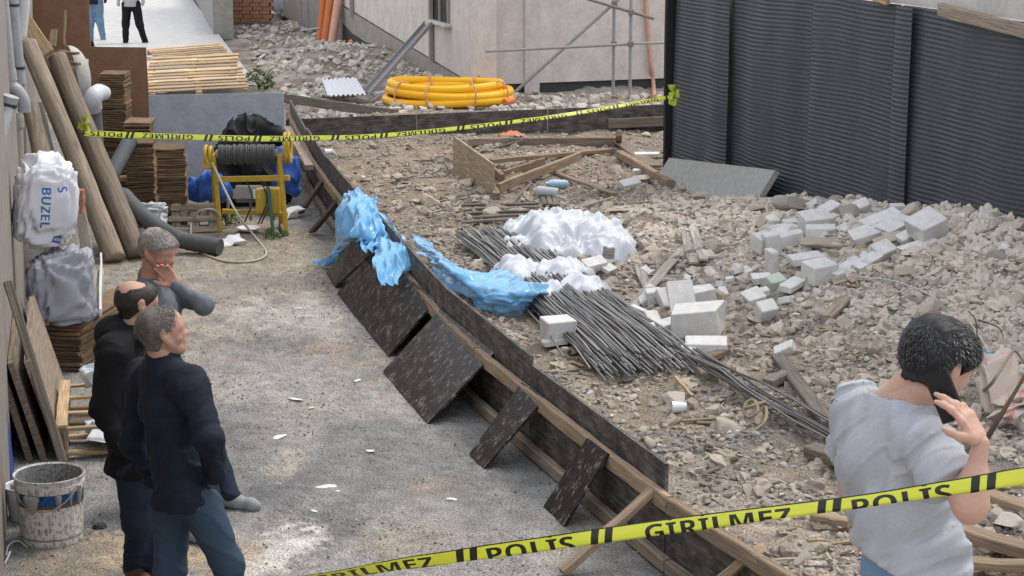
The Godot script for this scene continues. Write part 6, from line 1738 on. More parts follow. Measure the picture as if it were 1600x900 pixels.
func rubble_heap() -> void:
	var g := "broken white building blocks in the rubble"
	# [where, long, high, wide, turn, tilt x, tilt z, label or ""]
	var L := [
		[Vector3(0.346, 0.385, -14.413), 0.22, 0.17, 0.2, 0.3, 0.05, 0.05, "chipped white block standing alone left of the bars"],
		[Vector3(0.315, 0.313, -14.324), 0.18, 0.04, 0.12, 0.2, 0, 0.1, "flat grey block piece just below the lone white block"],
		[Vector3(1.381, 0.482, -14.316), 0.36, 0.2, 0.24, -0.25, 0.15, 0.12, "largest white block at the end of the bars"],
		[Vector3(1.390, 0.400, -13.788), 0.3, 0.13, 0.2, -0.15, 0.1, 0.05, "white block lying just below the largest block"],
		[Vector3(1.310, 0.514, -14.953), 0.2, 0.05, 0.26, 0.2, 0.9, 0.1, "white slab tilted on end above the largest block"],
		[Vector3(1.490, 0.480, -15.170), 0.2, 0.12, 0.16, 0.3, 0.1, 0.1, "white block right of the tilted slab"],
		[Vector3(1.222, 0.433, -15.216), 0.13, 0.08, 0.2, 0.4, 0.7, 0, "white piece leaning just left of the tilted white slab"], [Vector3(1.124, 0.428, -15.333), 0.12, 0.12, 0.14, 0.1, 0.1, 0.1, "small white cube farthest left in blocks beside the bars"], [Vector3(1.158, 0.380, -14.497), 0.22, 0.09, 0.14, 0.5, 0.1, 0.2, "white block piece touching bars left of the largest block"], [Vector3(1.260, 0.380, -13.719), 0.13, 0.1, 0.12, 0.9, 0.1, 0.2, "small white chunk between bar ends and the lower block"], [Vector3(1.010, 0.389, -14.964), 0.05, 0.05, 0.26, 0.6, 0.1, 0, "thin white strip lying alongside the upper bars"],
		[Vector3(1.079, 0.379, -14.748), 0.1, 0.07, 0.2, 0.2, 0.3, 0, "narrow white piece between thin strip and largest block"], [Vector3(1.080, 0.394, -15.343), 0.12, 0.1, 0.1, 0.2, 0.3, 0.6, "small tipped white piece above the thin white strip"],
		[Vector3(3.318, 0.955, -15.555), 0.26, 0.16, 0.24, 0.5, 0.3, 0.35, "cubic white block at the right on the heap's crest"],
		[Vector3(2.594, 0.795, -16.634), 0.26, 0.14, 0.2, 0.4, 0.3, 0.1, "broad white block high on the heap near the slab"],
		[Vector3(2.768, 0.845, -16.915), 0.16, 0.1, 0.14, 0.6, 0.2, 0.4, "white block right behind the broad block near membrane"], [Vector3(3.004, 0.897, -16.717), 0.14, 0.12, 0.12, 0.2, 0.5, 0.5, "small white block on crest before membrane seam"],
		[Vector3(2.426, 0.721, -16.909), 0.14, 0.07, 0.12, 0.3, 0.1, 0, "small flat white piece just below concrete slab's right corner"], [Vector3(2.364, 0.691, -16.770), 0.22, 0.05, 0.16, 0.6, 0.1, 0.25, "thin white plate above the long white block"], [Vector3(2.326, 0.684, -16.406), 0.28, 0.1, 0.14, 0.25, 0.05, 0.2, "long white block below the concrete slab's right end"],
		[Vector3(2.607, 0.755, -16.352), 0.26, 0.1, 0.16, -0.1, 0.1, 0.05, "white block below the broad block, in line with it"], [Vector3(3.059, 0.893, -16.140), 0.34, 0.08, 0.16, 0.4, 0.1, 0.3, "long white slab slanting along the heap crest"], [Vector3(2.906, 0.811, -15.978), 0.24, 0.07, 0.16, 0.3, 0.3, 0.3, "white plate under the slanting slab's left end"],
		[Vector3(3.146, 0.885, -15.981), 0.3, 0.06, 0.2, 0.6, 0.2, 0.3, "thin wide white plate between slanting slab and cubic block"], [Vector3(3.196, 0.845, -15.690), 0.16, 0.06, 0.12, 0.5, 0.2, 0.4, "small tilted white piece left below the cubic block"], [Vector3(3.233, 0.828, -15.409), 0.3, 0.04, 0.14, 0.35, 0.1, 0.25, "long thin white plate below the cubic block"], [Vector3(2.965, 0.771, -15.485), 0.16, 0.1, 0.14, 0.5, 0.5, 0.4, "white chunk beside the flat brown rock, leaning"], [Vector3(2.812, 0.704, -15.355), 0.24, 0.05, 0.12, 0.6, 0.2, 0.4, "long narrow white piece running down right of chunky block"],
		[Vector3(2.440, 0.636, -15.332), 0.24, 0.15, 0.2, 0.4, 0.15, 0.1, "chunky white block low in middle of the heap"], [Vector3(2.399, 0.646, -15.785), 0.26, 0.06, 0.16, 0.2, 0.1, 0.1, "thin white plate just above the chunky block"], [Vector3(2.192, 0.658, -16.368), 0.12, 0.18, 0.14, 0.2, 0.1, 0.2, "upright white block at far left of the heap"], [Vector3(2.128, 0.609, -15.862), 0.07, 0.2, 0.14, 0.3, 0.1, 0.1, "thin upright white piece at left below upright block"],
		[Vector3(2.129, 0.649, -16.469), 0.18, 0.14, 0.14, 0.7, 0.3, 0.1, "slanted white block left of the long white block"], [Vector3(2.008, 0.531, -15.552), 0.16, 0.06, 0.12, 0.1, 0.1, 0.1, "small flat white piece left of the green carton"], [Vector3(2.291, 0.693, -17.150), 0.1, 0.1, 0.12, 0.4, 0.3, 0.1, "small white piece left of the concrete slab's lower rock"], [Vector3(1.895, 0.483, -15.111), 0.16, 0.05, 0.16, 0.5, 0.3, 0.2, "flat tilted white plate left of block tipped on corner"], [Vector3(1.934, 0.483, -14.626), 0.15, 0.12, 0.12, 0.4, 0.6, 0.2, "white block tipped on corner left of the heap's middle"],
		[Vector3(1.938, 0.494, -15.178), 0.18, 0.04, 0.1, 0.3, 0.1, 0.2, "narrow white strip resting above the flat tilted plate"], [Vector3(2.699, 0.668, -15.402), 0.2, 0.05, 0.12, 0.6, 0.1, 0.3, "thin white piece between chunky block and flat brown rock"], [Vector3(2.589, 0.627, -15.277), 0.14, 0.06, 0.1, 0.6, 0.1, 0.2, "small white piece touching the chunky block's right side"], [Vector3(2.216, 0.542, -15.266), 0.22, 0.05, 0.12, 0.8, 0.1, 0.2, "thin white plate right of the green carton"], [Vector3(2.748, 0.787, -16.708), 0.12, 0.1, 0.1, 0.6, 0.1, 0.2, "small white piece between broad block and crest rock"],
		[Vector3(3.331, 0.891, -16.844), 0.12, 0.03, 0.1, 0.1, 0.1, 0.0, "thin white flake at foot of the membrane on crest"], [Vector3(2.791, 0.782, -16.299), 0.14, 0.08, 0.1, 0.9, 0.3, 0.2, "small white piece right of the broad brown rock"], [Vector3(0.712, 0.441, -16.563), 0.18, 0.06, 0.16, 0.3, 0.2, 0.2, "white foam piece at the right of white sheeting"], [Vector3(0.829, 0.411, -16.493), 0.1, 0.04, 0.1, 0.7, 0.3, 0.2, "small foam scrap below the larger white foam piece"], [Vector3(1.623, 0.300, -23.667), 0.3, 0.05, 0.14, 0.0, 0.05, 0.02, "flat white piece behind the propped grey plank"], [Vector3(1.470, 0.290, -22.465), 0.16, 0.05, 0.12, 0.1, 0.05, 0.02, "small flat white piece under the propped grey plank"], [Vector3(1.287, 0.334, -21.229), 0.2, 0.12, 0.16, 0.4, 0.3, 0.2, "white chunk lying near the thin lath before membrane corner"]]
	var k := 0
	for b in L:
		var o := obj("white_block", block_mesh(b[1], b[2], b[3], 300 + k), M.block[k % 3], null, Transform3D(Basis.from_euler(Vector3(b[5], b[4], b[6])), b[0]))
		tag(o, b[7] if b[7] != "" else "small broken white block piece lying in the rubble", "block", g)
		k += 1
	var shard := []
	for i in 6: shard.append(block_mesh(0.1, 0.05, 0.07, 800 + i))
	for i in 70:
		var p: Vector3 = [Vector3(2.612, 0.673, -16.156), Vector3(3.044, 0.774, -15.920), Vector3(2.248, 0.582, -16.205), Vector3(1.398, 0.365, -15.023), Vector3(1.807, 0.446, -15.579), Vector3(2.755, 0.677, -15.738)][i % 6]
		var x := p.x + rng.randfn() * 0.42
		var dd := minf(-p.z + rng.randfn() * 0.8, 15.77 + (4.0 - x) / 0.38)
		var o := obj("block_shard", shard[i % 6], M.block[i % 3], null, turned(on_soil(x, dd, 0.02), Vector3.ONE * rng.randf_range(0.5, 1.5)))
		tag(o, "small white shard of broken block lying in the rubble", "shard", "white block shards in the rubble")
	tag(obj("carton", block_mesh(0.14, 0.08, 0.12, 700), mat(C(0.60, 0.66, 0.58), 0.6, T.speckle, Vector3(4, 4, 4)), null, Transform3D(Basis.from_euler(Vector3(0.3, 0.5, 0.2)), Vector3(2.097, 0.545, -15.367))), "small white and green carton at the heap's left foot", "carton")
	# big rocks
	var bg := "large rough rocks on the rubble heap"
	for q in [[Vector3(2.544, 0.708, -16.065), Vector3(0.42, 0.2, 0.26), 0.2, "broad brown rock in middle of the white blocks"], [Vector3(2.861, 0.862, -16.576), Vector3(0.2, 0.28, 0.2), 0.5, "upright brown rock on the heap crest"], [Vector3(3.046, 0.809, -15.740), Vector3(0.34, 0.14, 0.18), 0.4, "flat brown rock beside the slanting white slab"], [Vector3(3.337, 0.979, -16.171), Vector3(0.2, 0.3, 0.18), 0.2, "pointed grey rock on crest left of cubic block"], [Vector3(2.557, 0.762, -17.700), Vector3(0.4, 0.24, 0.26), 0.3, "large rough rock at the right end of the concrete slab"], [Vector3(2.258, 0.663, -17.989), Vector3(0.28, 0.2, 0.2), 0.7, "rock below the concrete slab"], [Vector3(1.883, 0.481, -19.653), Vector3(0.16, 0.16, 0.14), 0.1, "pale rock under the slab's left end"], [Vector3(3.545, 0.948, -15.847), Vector3(0.3, 0.16, 0.2), 0.2, "brown rock right of the cubic white block"], [Vector3(1.110, 0.413, -19.304), Vector3(0.4, 0.08, 0.25), 0.1, "flat pale rock on the ground above the white sheeting"], [Vector3(0.979, 0.416, -18.602), Vector3(0.24, 0.12, 0.2), 0.5, "rounded pale rock right of the white sheeting"], [Vector3(1.478, 0.290, -22.011), Vector3(0.35, 0.12, 0.2), 0.2, "flat brown rock beneath the propped grey plank"], [Vector3(3.034, 0.621, -13.934), Vector3(0.32, 0.22, 0.2), 0.9, "pale grey rock just above the phone man's hair"], [Vector3(3.023, 0.717, -14.927), Vector3(0.2, 0.1, 0.16), 0.4, "small brown rock in the middle of the heap"]]:
		var o := obj("rock", M.big_stones[rng.randi() % 8], M.stone_tints[rng.randi() % 9], null, Transform3D(Basis.from_euler(Vector3(rng.randf_range(-0.2, 0.2), q[2], rng.randf_range(-0.2, 0.2))).scaled_local(q[1] * 1.1), q[0]))
		tag(o, q[3], "rock", bg)

# ---------------------------------------------------------------- smooth bodies
# A body is a list of bones [a, b, radius at a, radius at b, flat direction, flatness, sign]; joined with a smooth minimum and meshed as surface nets.
var unbent: Callable
var ba := PackedVector3Array()
var bd := PackedVector3Array()
var bi := PackedFloat32Array()
var br := PackedFloat32Array()
var bt := PackedFloat32Array()
var bn := PackedVector3Array()
var bf := PackedFloat32Array()
var bs := PackedFloat32Array()

func bones_clear() -> void:
	ba = PackedVector3Array(); bd = PackedVector3Array(); bi = PackedFloat32Array(); br = PackedFloat32Array()
	bt = PackedFloat32Array(); bn = PackedVector3Array(); bf = PackedFloat32Array(); bs = PackedFloat32Array()

func bone(a: Vector3, b: Vector3, ra: float, rb: float, n := Vector3.ZERO, f := 1.0, sign_ := 1.0) -> void:
	ba.append(a); bd.append(b - a)
	bi.append(1.0 / maxf((b - a).length_squared(), 1e-9))
	br.append(ra); bt.append(rb - ra); bn.append(n); bf.append(f - 1.0); bs.append(sign_)

func bone_d(i: int, p: Vector3) -> float:
	var q := p - ba[i]
	var t := clampf(q.dot(bd[i]) * bi[i], 0, 1)
	q -= bd[i] * t
	if bf[i] != 0.0:
		q += bn[i] * (q.dot(bn[i]) * bf[i])
	return q.length() - br[i] - bt[i] * t

func net(out: Dictionary, cell: float, k: float, lo: Vector3, hi: Vector3, mod: Callable = unbent, reach := 0.0) -> void:
	# appends to out.v, out.n, out.i; mod(p, d) -> d bends the field (folds, hems)
	var B := 4
	var nx := (int((hi.x - lo.x) / cell / B) + 1) * B
	var ny := (int((hi.y - lo.y) / cell / B) + 1) * B
	var nz := (int((hi.z - lo.z) / cell / B) + 1) * B
	var f := PackedFloat32Array()
	f.resize(nx * ny * nz)
	f.fill(1.0)
	var active := []
	var near := cell * 5.6 + reach
	var nb := ba.size()
	var half := Vector3.ONE * cell * 1.5
	for bx in range(0, nx, B):
		for by in range(0, ny, B):
			for bz in range(0, nz, B):
				var c := lo + Vector3(bx, by, bz) * cell + half
				var d := 1e9
				var ids := PackedInt32Array()
				var neg := PackedInt32Array()
				var ds := PackedFloat32Array()
				ds.resize(nb)
				for i in nb:
					var di := bone_d(i, c)
					ds[i] = di
					if bs[i] > 0: d = minf(d, di)
				if d > near + k * 0.5: continue
				for i in nb:
					var f1 := 1.0 + maxf(bf[i], 0)
					if bs[i] > 0 and ds[i] < maxf(d, 0) + (near + k) * f1: ids.append(i)
					elif bs[i] < 0 and ds[i] < near + k: neg.append(i)
				if d < -near - k:
					for ix in B:
						for iy in B:
							for iz in B:
								f[((bx + ix) * ny + by + iy) * nz + bz + iz] = -1.0
					if not mod.is_valid(): continue
				active.append(Vector3i(bx, by, bz))
				for ix in B:
					for iy in B:
						for iz in B:
							var p := lo + Vector3(bx + ix, by + iy, bz + iz) * cell
							var v := 1e9
							for i in ids:
								var q := p - ba[i]
								var t := clampf(q.dot(bd[i]) * bi[i], 0, 1)
								q -= bd[i] * t
								if bf[i] != 0.0: q += bn[i] * (q.dot(bn[i]) * bf[i])
								var di := q.length() - br[i] - bt[i] * t
								var h := k - absf(v - di)
								v = minf(v, di)
								if h > 0: v -= h * h * 0.25 / k
							for i in neg:
								var di := -bone_d(i, p)
								var kk := k * 0.4
								var h := kk - absf(v - di)
								v = maxf(v, di)
								if h > 0: v += h * h * 0.25 / kk
							if mod.is_valid(): v = mod.call(p, v)
							f[((bx + ix) * ny + by + iy) * nz + bz + iz] = v
	var index := {}
	var verts: PackedVector3Array = out.v
	var base := verts.size()
	var sx := ny * nz
	var offs := [0, 1, nz, nz + 1, sx, sx + 1, sx + nz, sx + nz + 1]
	var corner := [Vector3(0, 0, 0), Vector3(0, 0, 1), Vector3(0, 1, 0), Vector3(0, 1, 1), Vector3(1, 0, 0), Vector3(1, 0, 1), Vector3(1, 1, 0), Vector3(1, 1, 1)]
	var edges := [[0, 1], [2, 3], [4, 5], [6, 7], [0, 2], [1, 3], [4, 6], [5, 7], [0, 4], [1, 5], [2, 6], [3, 7]]
	var idx: PackedInt32Array = out.i
	var crossed := []
	for a in active:
		for ix in B:
			if a.x + ix >= nx - 1: break
			for iy in B:
				if a.y + iy >= ny - 1: break
				for iz in B:
					if a.z + iz >= nz - 1: break
					var at: int = ((a.x + ix) * ny + a.y + iy) * nz + a.z + iz
					var s := 0
					for q in 8:
						if f[at + offs[q]] < 0: s += 1
					if s == 0 or s == 8: continue
					var sum := Vector3.ZERO
					var n := 0
					for e in edges:
						var u: float = f[at + offs[e[0]]]
						var w: float = f[at + offs[e[1]]]
						if (u < 0) != (w < 0):
							sum += corner[e[0]].lerp(corner[e[1]], u / (u - w))
							n += 1
					index[at] = verts.size()
					verts.append(lo + (Vector3(a.x + ix, a.y + iy, a.z + iz) + sum / n) * cell)
					crossed.append(at)
	for at in crossed:
		var d0: bool = f[at] < 0
		# edge along z, y, x from this corner
		for e in [[1, nz, sx], [nz, sx, 1], [sx, 1, nz]]:
			var d1: bool = f[at + e[0]] < 0
			if d0 == d1: continue
			var q0: int = index.get(at, -1)
			var q1: int = index.get(at - e[1], -1)
			var q2: int = index.get(at - e[1] - e[2], -1)
			var q3: int = index.get(at - e[2], -1)
			if q1 < 0 or q2 < 0 or q3 < 0: continue
			if d0: idx.append_array(PackedInt32Array([q0, q1, q2, q0, q2, q3]))
			else: idx.append_array(PackedInt32Array([q0, q2, q1, q0, q3, q2]))
	out.v = verts
	out.i = idx

func net_mesh(out: Dictionary, at: Vector3) -> ArrayMesh:
	var v: PackedVector3Array = out.v
	var ix: PackedInt32Array = out.i
	var n := PackedVector3Array()
	n.resize(v.size())
	for q in range(0, ix.size(), 3):
		var c := (v[ix[q + 2]] - v[ix[q]]).cross(v[ix[q + 1]] - v[ix[q]])
		n[ix[q]] += c; n[ix[q + 1]] += c; n[ix[q + 2]] += c
	for q in v.size():
		n[q] = n[q].normalized()
		v[q] -= at
	var arr := []
	arr.resize(Mesh.ARRAY_MAX)
	arr[Mesh.ARRAY_VERTEX] = v
	arr[Mesh.ARRAY_NORMAL] = n
	arr[Mesh.ARRAY_INDEX] = ix
	var m := ArrayMesh.new()
	if ix.size() > 0: m.add_surface_from_arrays(Mesh.PRIMITIVE_TRIANGLES, arr)
	return m

func bounds(extra: float) -> Array:
	var lo := Vector3.ONE * 1e9
	var hi := -lo
	for i in ba.size():
		if bs[i] < 0: continue
		var r := maxf(br[i], br[i] + bt[i]) + extra
		for p in [ba[i], ba[i] + bd[i]]:
			lo = lo.min(p - Vector3.ONE * r)
			hi = hi.max(p + Vector3.ONE * r)
	return [lo, hi]

func shape(cell: float, k: float, mod: Callable = unbent, reach := 0.0, out := {}) -> Dictionary:
	if not out.has("v"):
		out.v = PackedVector3Array()
		out.i = PackedInt32Array()
	var b := bounds(cell * 4 + reach)
	net(out, cell, k, b[0], b[1], mod, reach)
	return out

# ---------------------------------------------------------------- people
func head_bones(c: Vector3, f: Vector3, u: Vector3) -> void:
	var r := f.cross(u).normalized()
	bone(c + u * 0.038 - f * 0.03, c + u * 0.034 + f * 0.03, 0.08, 0.073)
	bone(c + u * 0.0 + f * 0.03, c - u * 0.072 + f * 0.05, 0.064, 0.04)
	for s in [-1, 1]:
		bone(c - u * 0.035 + f * 0.0 + r * s * 0.05, c - u * 0.085 + f * 0.06 + r * s * 0.012, 0.022, 0.02)
		bone(c + u * 0.026 + f * 0.084 + r * s * 0.012, c + u * 0.024 + f * 0.07 + r * s * 0.048, 0.014, 0.012)
		bone(c - u * 0.018 + f * 0.074 + r * s * 0.038, c - u * 0.03 + f * 0.06 + r * s * 0.045, 0.018, 0.018)
		bone(c + u * 0.006 + f * 0.1 + r * s * 0.033, c + u * 0.006 + f * 0.1 + r * s * 0.038, 0.013, 0.012, Vector3.ZERO, 1.0, -1.0)
		bone(c + u * 0.004 + f * 0.076 + r * s * 0.033, c + u * 0.004 + f * 0.077 + r * s * 0.033, 0.0135, 0.0135)
		# ear: rim and lobe, standing off the head
		bone(c + u * 0.022 - f * 0.018 + r * s * 0.082, c - u * 0.006 - f * 0.012 + r * s * 0.08, 0.017, 0.013, r, 1.9)
		bone(c - u * 0.006 - f * 0.012 + r * s * 0.08, c - u * 0.028 - f * 0.004 + r * s * 0.077, 0.012, 0.008, r, 1.6)
		bone(c + u * 0.006 - f * 0.008 + r * s * 0.094, c - u * 0.004 - f * 0.004 + r * s * 0.094, 0.007, 0.005, Vector3.ZERO, 1.0, -1.0)
	bone(c + u * 0.016 + f * 0.092, c - u * 0.02 + f * 0.112, 0.009, 0.0125)
	bone(c - u * 0.026 + f * 0.1 - r * 0.011, c - u * 0.026 + f * 0.1 + r * 0.011, 0.009, 0.009)
	bone(c - u * 0.049 + f * 0.094 - r * 0.018, c - u * 0.049 + f * 0.094 + r * 0.018, 0.008, 0.008)
	bone(c - u * 0.061 + f * 0.09 - r * 0.015, c - u * 0.061 + f * 0.09 + r * 0.015, 0.0085, 0.0085)
	bone(c - u * 0.088 + f * 0.078 - r * 0.01, c - u * 0.088 + f * 0.078 + r * 0.01, 0.018, 0.018)

func scale_bones(from: int, c: Vector3, k: float) -> void:
	for i in range(from, ba.size()):
		ba[i] = c + (ba[i] - c) * k
		bd[i] *= k
		bi[i] /= k * k
		br[i] *= k
		bt[i] *= k

# palm and five fingers; wrist w, direction of the palm d, palm normal n, thumb side t; curl per finger
func hand_bones(w: Vector3, d: Vector3, n: Vector3, curls: Array, thumb_out := 0.5, thumb_side := 1.0) -> void:
	d = d.normalized()
	n = (n - d * n.dot(d)).normalized()
	var s := d.cross(n) * thumb_side
	bone(w - d * 0.01, w + d * 0.02, 0.022, 0.025, n, 1.2)
	for i in 4:
		var o := (1.5 - i) * 0.0205
		var k := w + d * (0.088 - absf(i - 1.2) * 0.005) + s * o
		bone(w + d * 0.02 + s * o * 0.7, k, 0.017, 0.0115, n, 1.1)
		var len: float = [0.042, 0.047, 0.044, 0.034][i]
		var p := k
		var ang := 0.0
		for j in 3:
			ang += curls[i] * [0.7, 1.0, 0.75][j]
			var dir: Vector3 = d * cos(ang) + n * sin(ang) + s * o * 1.5
			var q: Vector3 = p + dir.normalized() * len * [1.0, 0.68, 0.52][j]
			bone(p, q, 0.0095 - j * 0.0008, 0.0087 - j * 0.0008)
			p = q
	var t0 := w + d * 0.025 + s * 0.026
	var td := (d * (1.0 - thumb_out * 0.5) + s * thumb_out + n * 0.35).normalized()
	var t1 := t0 + td * 0.042
	var t2 := t1 + (td + d * 0.35).normalized() * 0.032
	bone(t0, t1, 0.016, 0.0125)
	bone(t1, t2, 0.0115, 0.0098)
	bone(t2, t2 + (td + d * 0.6).normalized() * 0.022, 0.0098, 0.008)

func person_bones(j: Dictionary, grow := 0.0) -> void:
	var f: Vector3 = j.f
	bone(j.pelvis, j.waist, 0.125 + grow, 0.125 + grow, f, 1.28)
	bone(j.waist, j.chest, 0.128 + grow, 0.142 + grow, f, 1.3)
	bone(j.chest, j.neck - Vector3.UP * 0.03, 0.138 + grow, 0.06 + grow * 0.5, f, 1.25)
	for s in ["l", "r"]:
		bone(j.neck - Vector3.UP * 0.045, j["sh_" + s], 0.05 + grow, 0.052 + grow)
		bone(j["sh_" + s], j["el_" + s], 0.046 + grow * 0.95, 0.034 + grow * 0.85)
		bone(j["el_" + s], j["wr_" + s], 0.034 + grow * 0.75, 0.022 + grow * 0.7)

func leg_bones(j: Dictionary, grow := 0.0) -> void:
	bone(j.pelvis + Vector3.UP * 0.05, j.pelvis, 0.12 + grow, 0.128 + grow, j.f, 1.2)
	for s in ["l", "r"]:
		bone(j["hip_" + s], j["kn_" + s], 0.088 + grow, 0.06 + grow)
		bone(j["kn_" + s], j["an_" + s], 0.057 + grow, 0.04 + grow)

func foot_mesh(an: Vector3, f: Vector3) -> Dictionary:
	bones_clear()
	bone(an + Vector3.UP * -0.02 - f * 0.03, an - Vector3.UP * 0.045 + f * 0.04, 0.045, 0.045)
	bone(an - Vector3.UP * 0.05 - f * 0.05, an - Vector3.UP * 0.055 + f * 0.13, 0.033, 0.038, f.cross(Vector3.UP), 1.05)
	bone(an - Vector3.UP * 0.055 + f * 0.13, an - Vector3.UP * 0.06 + f * 0.165, 0.038, 0.028)
	var y := an.y - 0.09
	return shape(0.01, 0.03, func(p, d): return maxf(d, y - p.y))

# smooth nets for one person; returns the thing
func person(label: String, j: Dictionary, c: Dictionary) -> Node3D:
	var feet: Vector3 = (j.an_l + j.an_r) / 2
	feet.y = minf(j.an_l.y, j.an_r.y) - 0.09
	var t := thing("person", label, "person", feet)
	var here := Transform3D(Basis(), feet)
	var head: Vector3 = j.head
	var hf: Vector3 = j.hf
	var hs: float = c.get("head_scale", 1.06)
	var hu: Vector3 = j.hu
	hu = (hu - hf * hu.dot(hf)).normalized()
	# body: one continuous skin under the clothes, with finer grids for head and hands
	bones_clear()
	person_bones(j, -0.014)
	leg_bones(j, -0.01)
	bone(j.neck - Vector3.UP * 0.03, head - hu * 0.075 - hf * 0.025, 0.064, 0.054)
	var skin := shape(c.get("body_cell", 0.016), 0.06)
	bones_clear()
	head_bones(head, hf, hu)
	scale_bones(0, head, hs)
	bone(head - hu * 0.02 - hf * 0.03, j.neck - Vector3.UP * 0.02 - hf * 0.005, 0.058, 0.062)
	if c.has("neck_open"):
		for sh in [j.sh_r, j.sh_l]: bone(j.neck - Vector3.UP * 0.02, j.neck + (sh - j.neck) * 0.5 - Vector3.UP * 0.01, 0.055, 0.045)
	shape(c.get("head_cell", 0.005), 0.022, unbent, 0.0, skin)
	for h in c.get("hands", []):
		bones_clear()
		hand_bones(h[0], h[1], h[2], h[3], h[4], h[5])
		shape(0.0032 if c.get("head_cell", 0.005) < 0.0045 else 0.0045, 0.011, unbent, 0.0, skin)
	for h in c.get("arms", []):
		bones_clear()
		bone(h[0], h[1], 0.05, 0.036)
		bone(h[1], h[2], 0.036, 0.024)
		bone(h[1].lerp(h[2], 0.12), h[1].lerp(h[2], 0.4), 0.04, 0.036)
		shape(0.006, 0.04, unbent, 0.0, skin)
	obj("body", net_mesh(skin, feet), c.skin, t, here)
	# hair
	bones_clear()
	var hg: float = c.get("hair_grow", 0.006)
	bone(head + hu * 0.038 - hf * 0.03, head + hu * 0.034 + hf * 0.03, 0.08 + hg, 0.074 + hg)
	bone(head - hu * 0.0 - hf * 0.035, head - hu * 0.04 - hf * 0.03, 0.066 + hg, 0.05 + hg)
	scale_bones(0, head, hs)
	var line_n: Vector3 = (hu * c.get("hair_up", 0.75) - hf * c.get("hair_back", 0.66)).normalized()
	var line_at: float = c.get("hair_line", -0.012)
	var hr := hf.cross(hu)
	var bald: float = c.get("bald", 0.0)
	var rough: float = c.get("hair_rough", 0.003)
	var hair := shape(c.get("head_cell", 0.005), 0.02, func(p: Vector3, d: float) -> float:
		var q: Vector3 = p - head
		var side: float = q.dot(hr)
		var wisp := (fine.get_noise_3d(side * 1500, q.dot(hf) * 450, q.dot(hu) * 800) + crease.get_noise_3d(side * 2400, q.dot(hf) * 1500, q.dot(hu) * 1100) * 0.7) * rough
		d += wisp
		d = maxf(d, -(q.dot(line_n) - line_at + wisp * 1.5))
		# clear of the ear and nape
		d = maxf(d, 0.024 - Vector2(q.dot(hf) + 0.008, q.dot(hu) - 0.002).length() if absf(side) > 0.05 else -1.0)
		d = maxf(d, -(q.dot(hu) + 0.075 + wisp * 2.0))
		if bald > 0: d = maxf(d, bald - (q - hu * 0.12 + hf * c.get("bald_back", 0.03)).length() + wisp * 3.0)
		return d, 0.01)
	var ho := obj("hair", net_mesh(hair, feet), c.hair, t, here)
	if c.has("strands"):
		strands(ho, head, hf, hu, hg, c.strands, line_n, line_at, feet, hs)
	# top
	bones_clear()
	var g: float = c.get("grow", 0.018)
	var je := j.duplicate()
	if c.has("sleeve"):
		for s in ["l", "r"]:
			je["wr_" + s] = j["el_" + s]
			je["el_" + s] = j["sh_" + s].lerp(j["el_" + s], c.sleeve)
	person_bones(je, g)
	if c.has("sleeve"):
		# short wide sleeves: drop the forearm bones, widen the upper arm
		bones_clear()
		bone(j.pelvis, j.waist, 0.147 + g, 0.145 + g, j.f, 1.12)
		bone(j.waist, j.chest, 0.145 + g, 0.148 + g, j.f, 1.2)
		bone(j.chest, j.neck - Vector3.UP * 0.05, 0.14 + g, 0.075 + g, j.f, 1.2)
		for s in ["l", "r"]:
			bone(j.neck - Vector3.UP * 0.045, j["sh_" + s] + Vector3.UP * 0.0, 0.06 + g, 0.054 + g)
			bone(j["sh_" + s], je["el_" + s], 0.056 + g, 0.066 + g)
	bone(j.pelvis, j.pelvis - Vector3.UP * (c.get("skirt", 0.08) + 0.06), c.get("skirt_r", 0.145) + g, c.get("skirt_r", 0.145) + 0.008 + g, j.f, 1.12)
	if c.has("collar"):
		bone(j.neck - Vector3.UP * 0.03, j.neck + hu * c.collar - hf * 0.005, 0.075, 0.07)
	if c.has("hood"):
		var back: Vector3 = j.neck - j.f * 0.075 + Vector3.UP * 0.0
		var side2: Vector3 = j.f.cross(Vector3.UP).normalized()
		bone(back - side2 * 0.11 + j.f * 0.09, back - j.f * 0.02, 0.042, 0.06)
		bone(back + side2 * 0.11 + j.f * 0.09, back - j.f * 0.02, 0.042, 0.06)
		bone(back - j.f * 0.03, back - Vector3.UP * 0.17 - j.f * 0.05, 0.085, 0.03)
	var hem: float = j.pelvis.y - c.get("skirt", 0.08)
	var tilt: Vector3 = c.get("hem_tilt", Vector3.ZERO)
	var wr: float = c.get("wrinkle", 0.008)
	var fr: Vector3 = j.f.cross(Vector3.UP).normalized()
	var nk: Vector3 = j.neck
	var open: float = c.get("neck_open", 0.0)
	var ends := []
	if c.has("sleeve"):
		for s in ["l", "r"]:
			ends.append([je["el_" + s], (je["el_" + s] - j["sh_" + s]).normalized()])
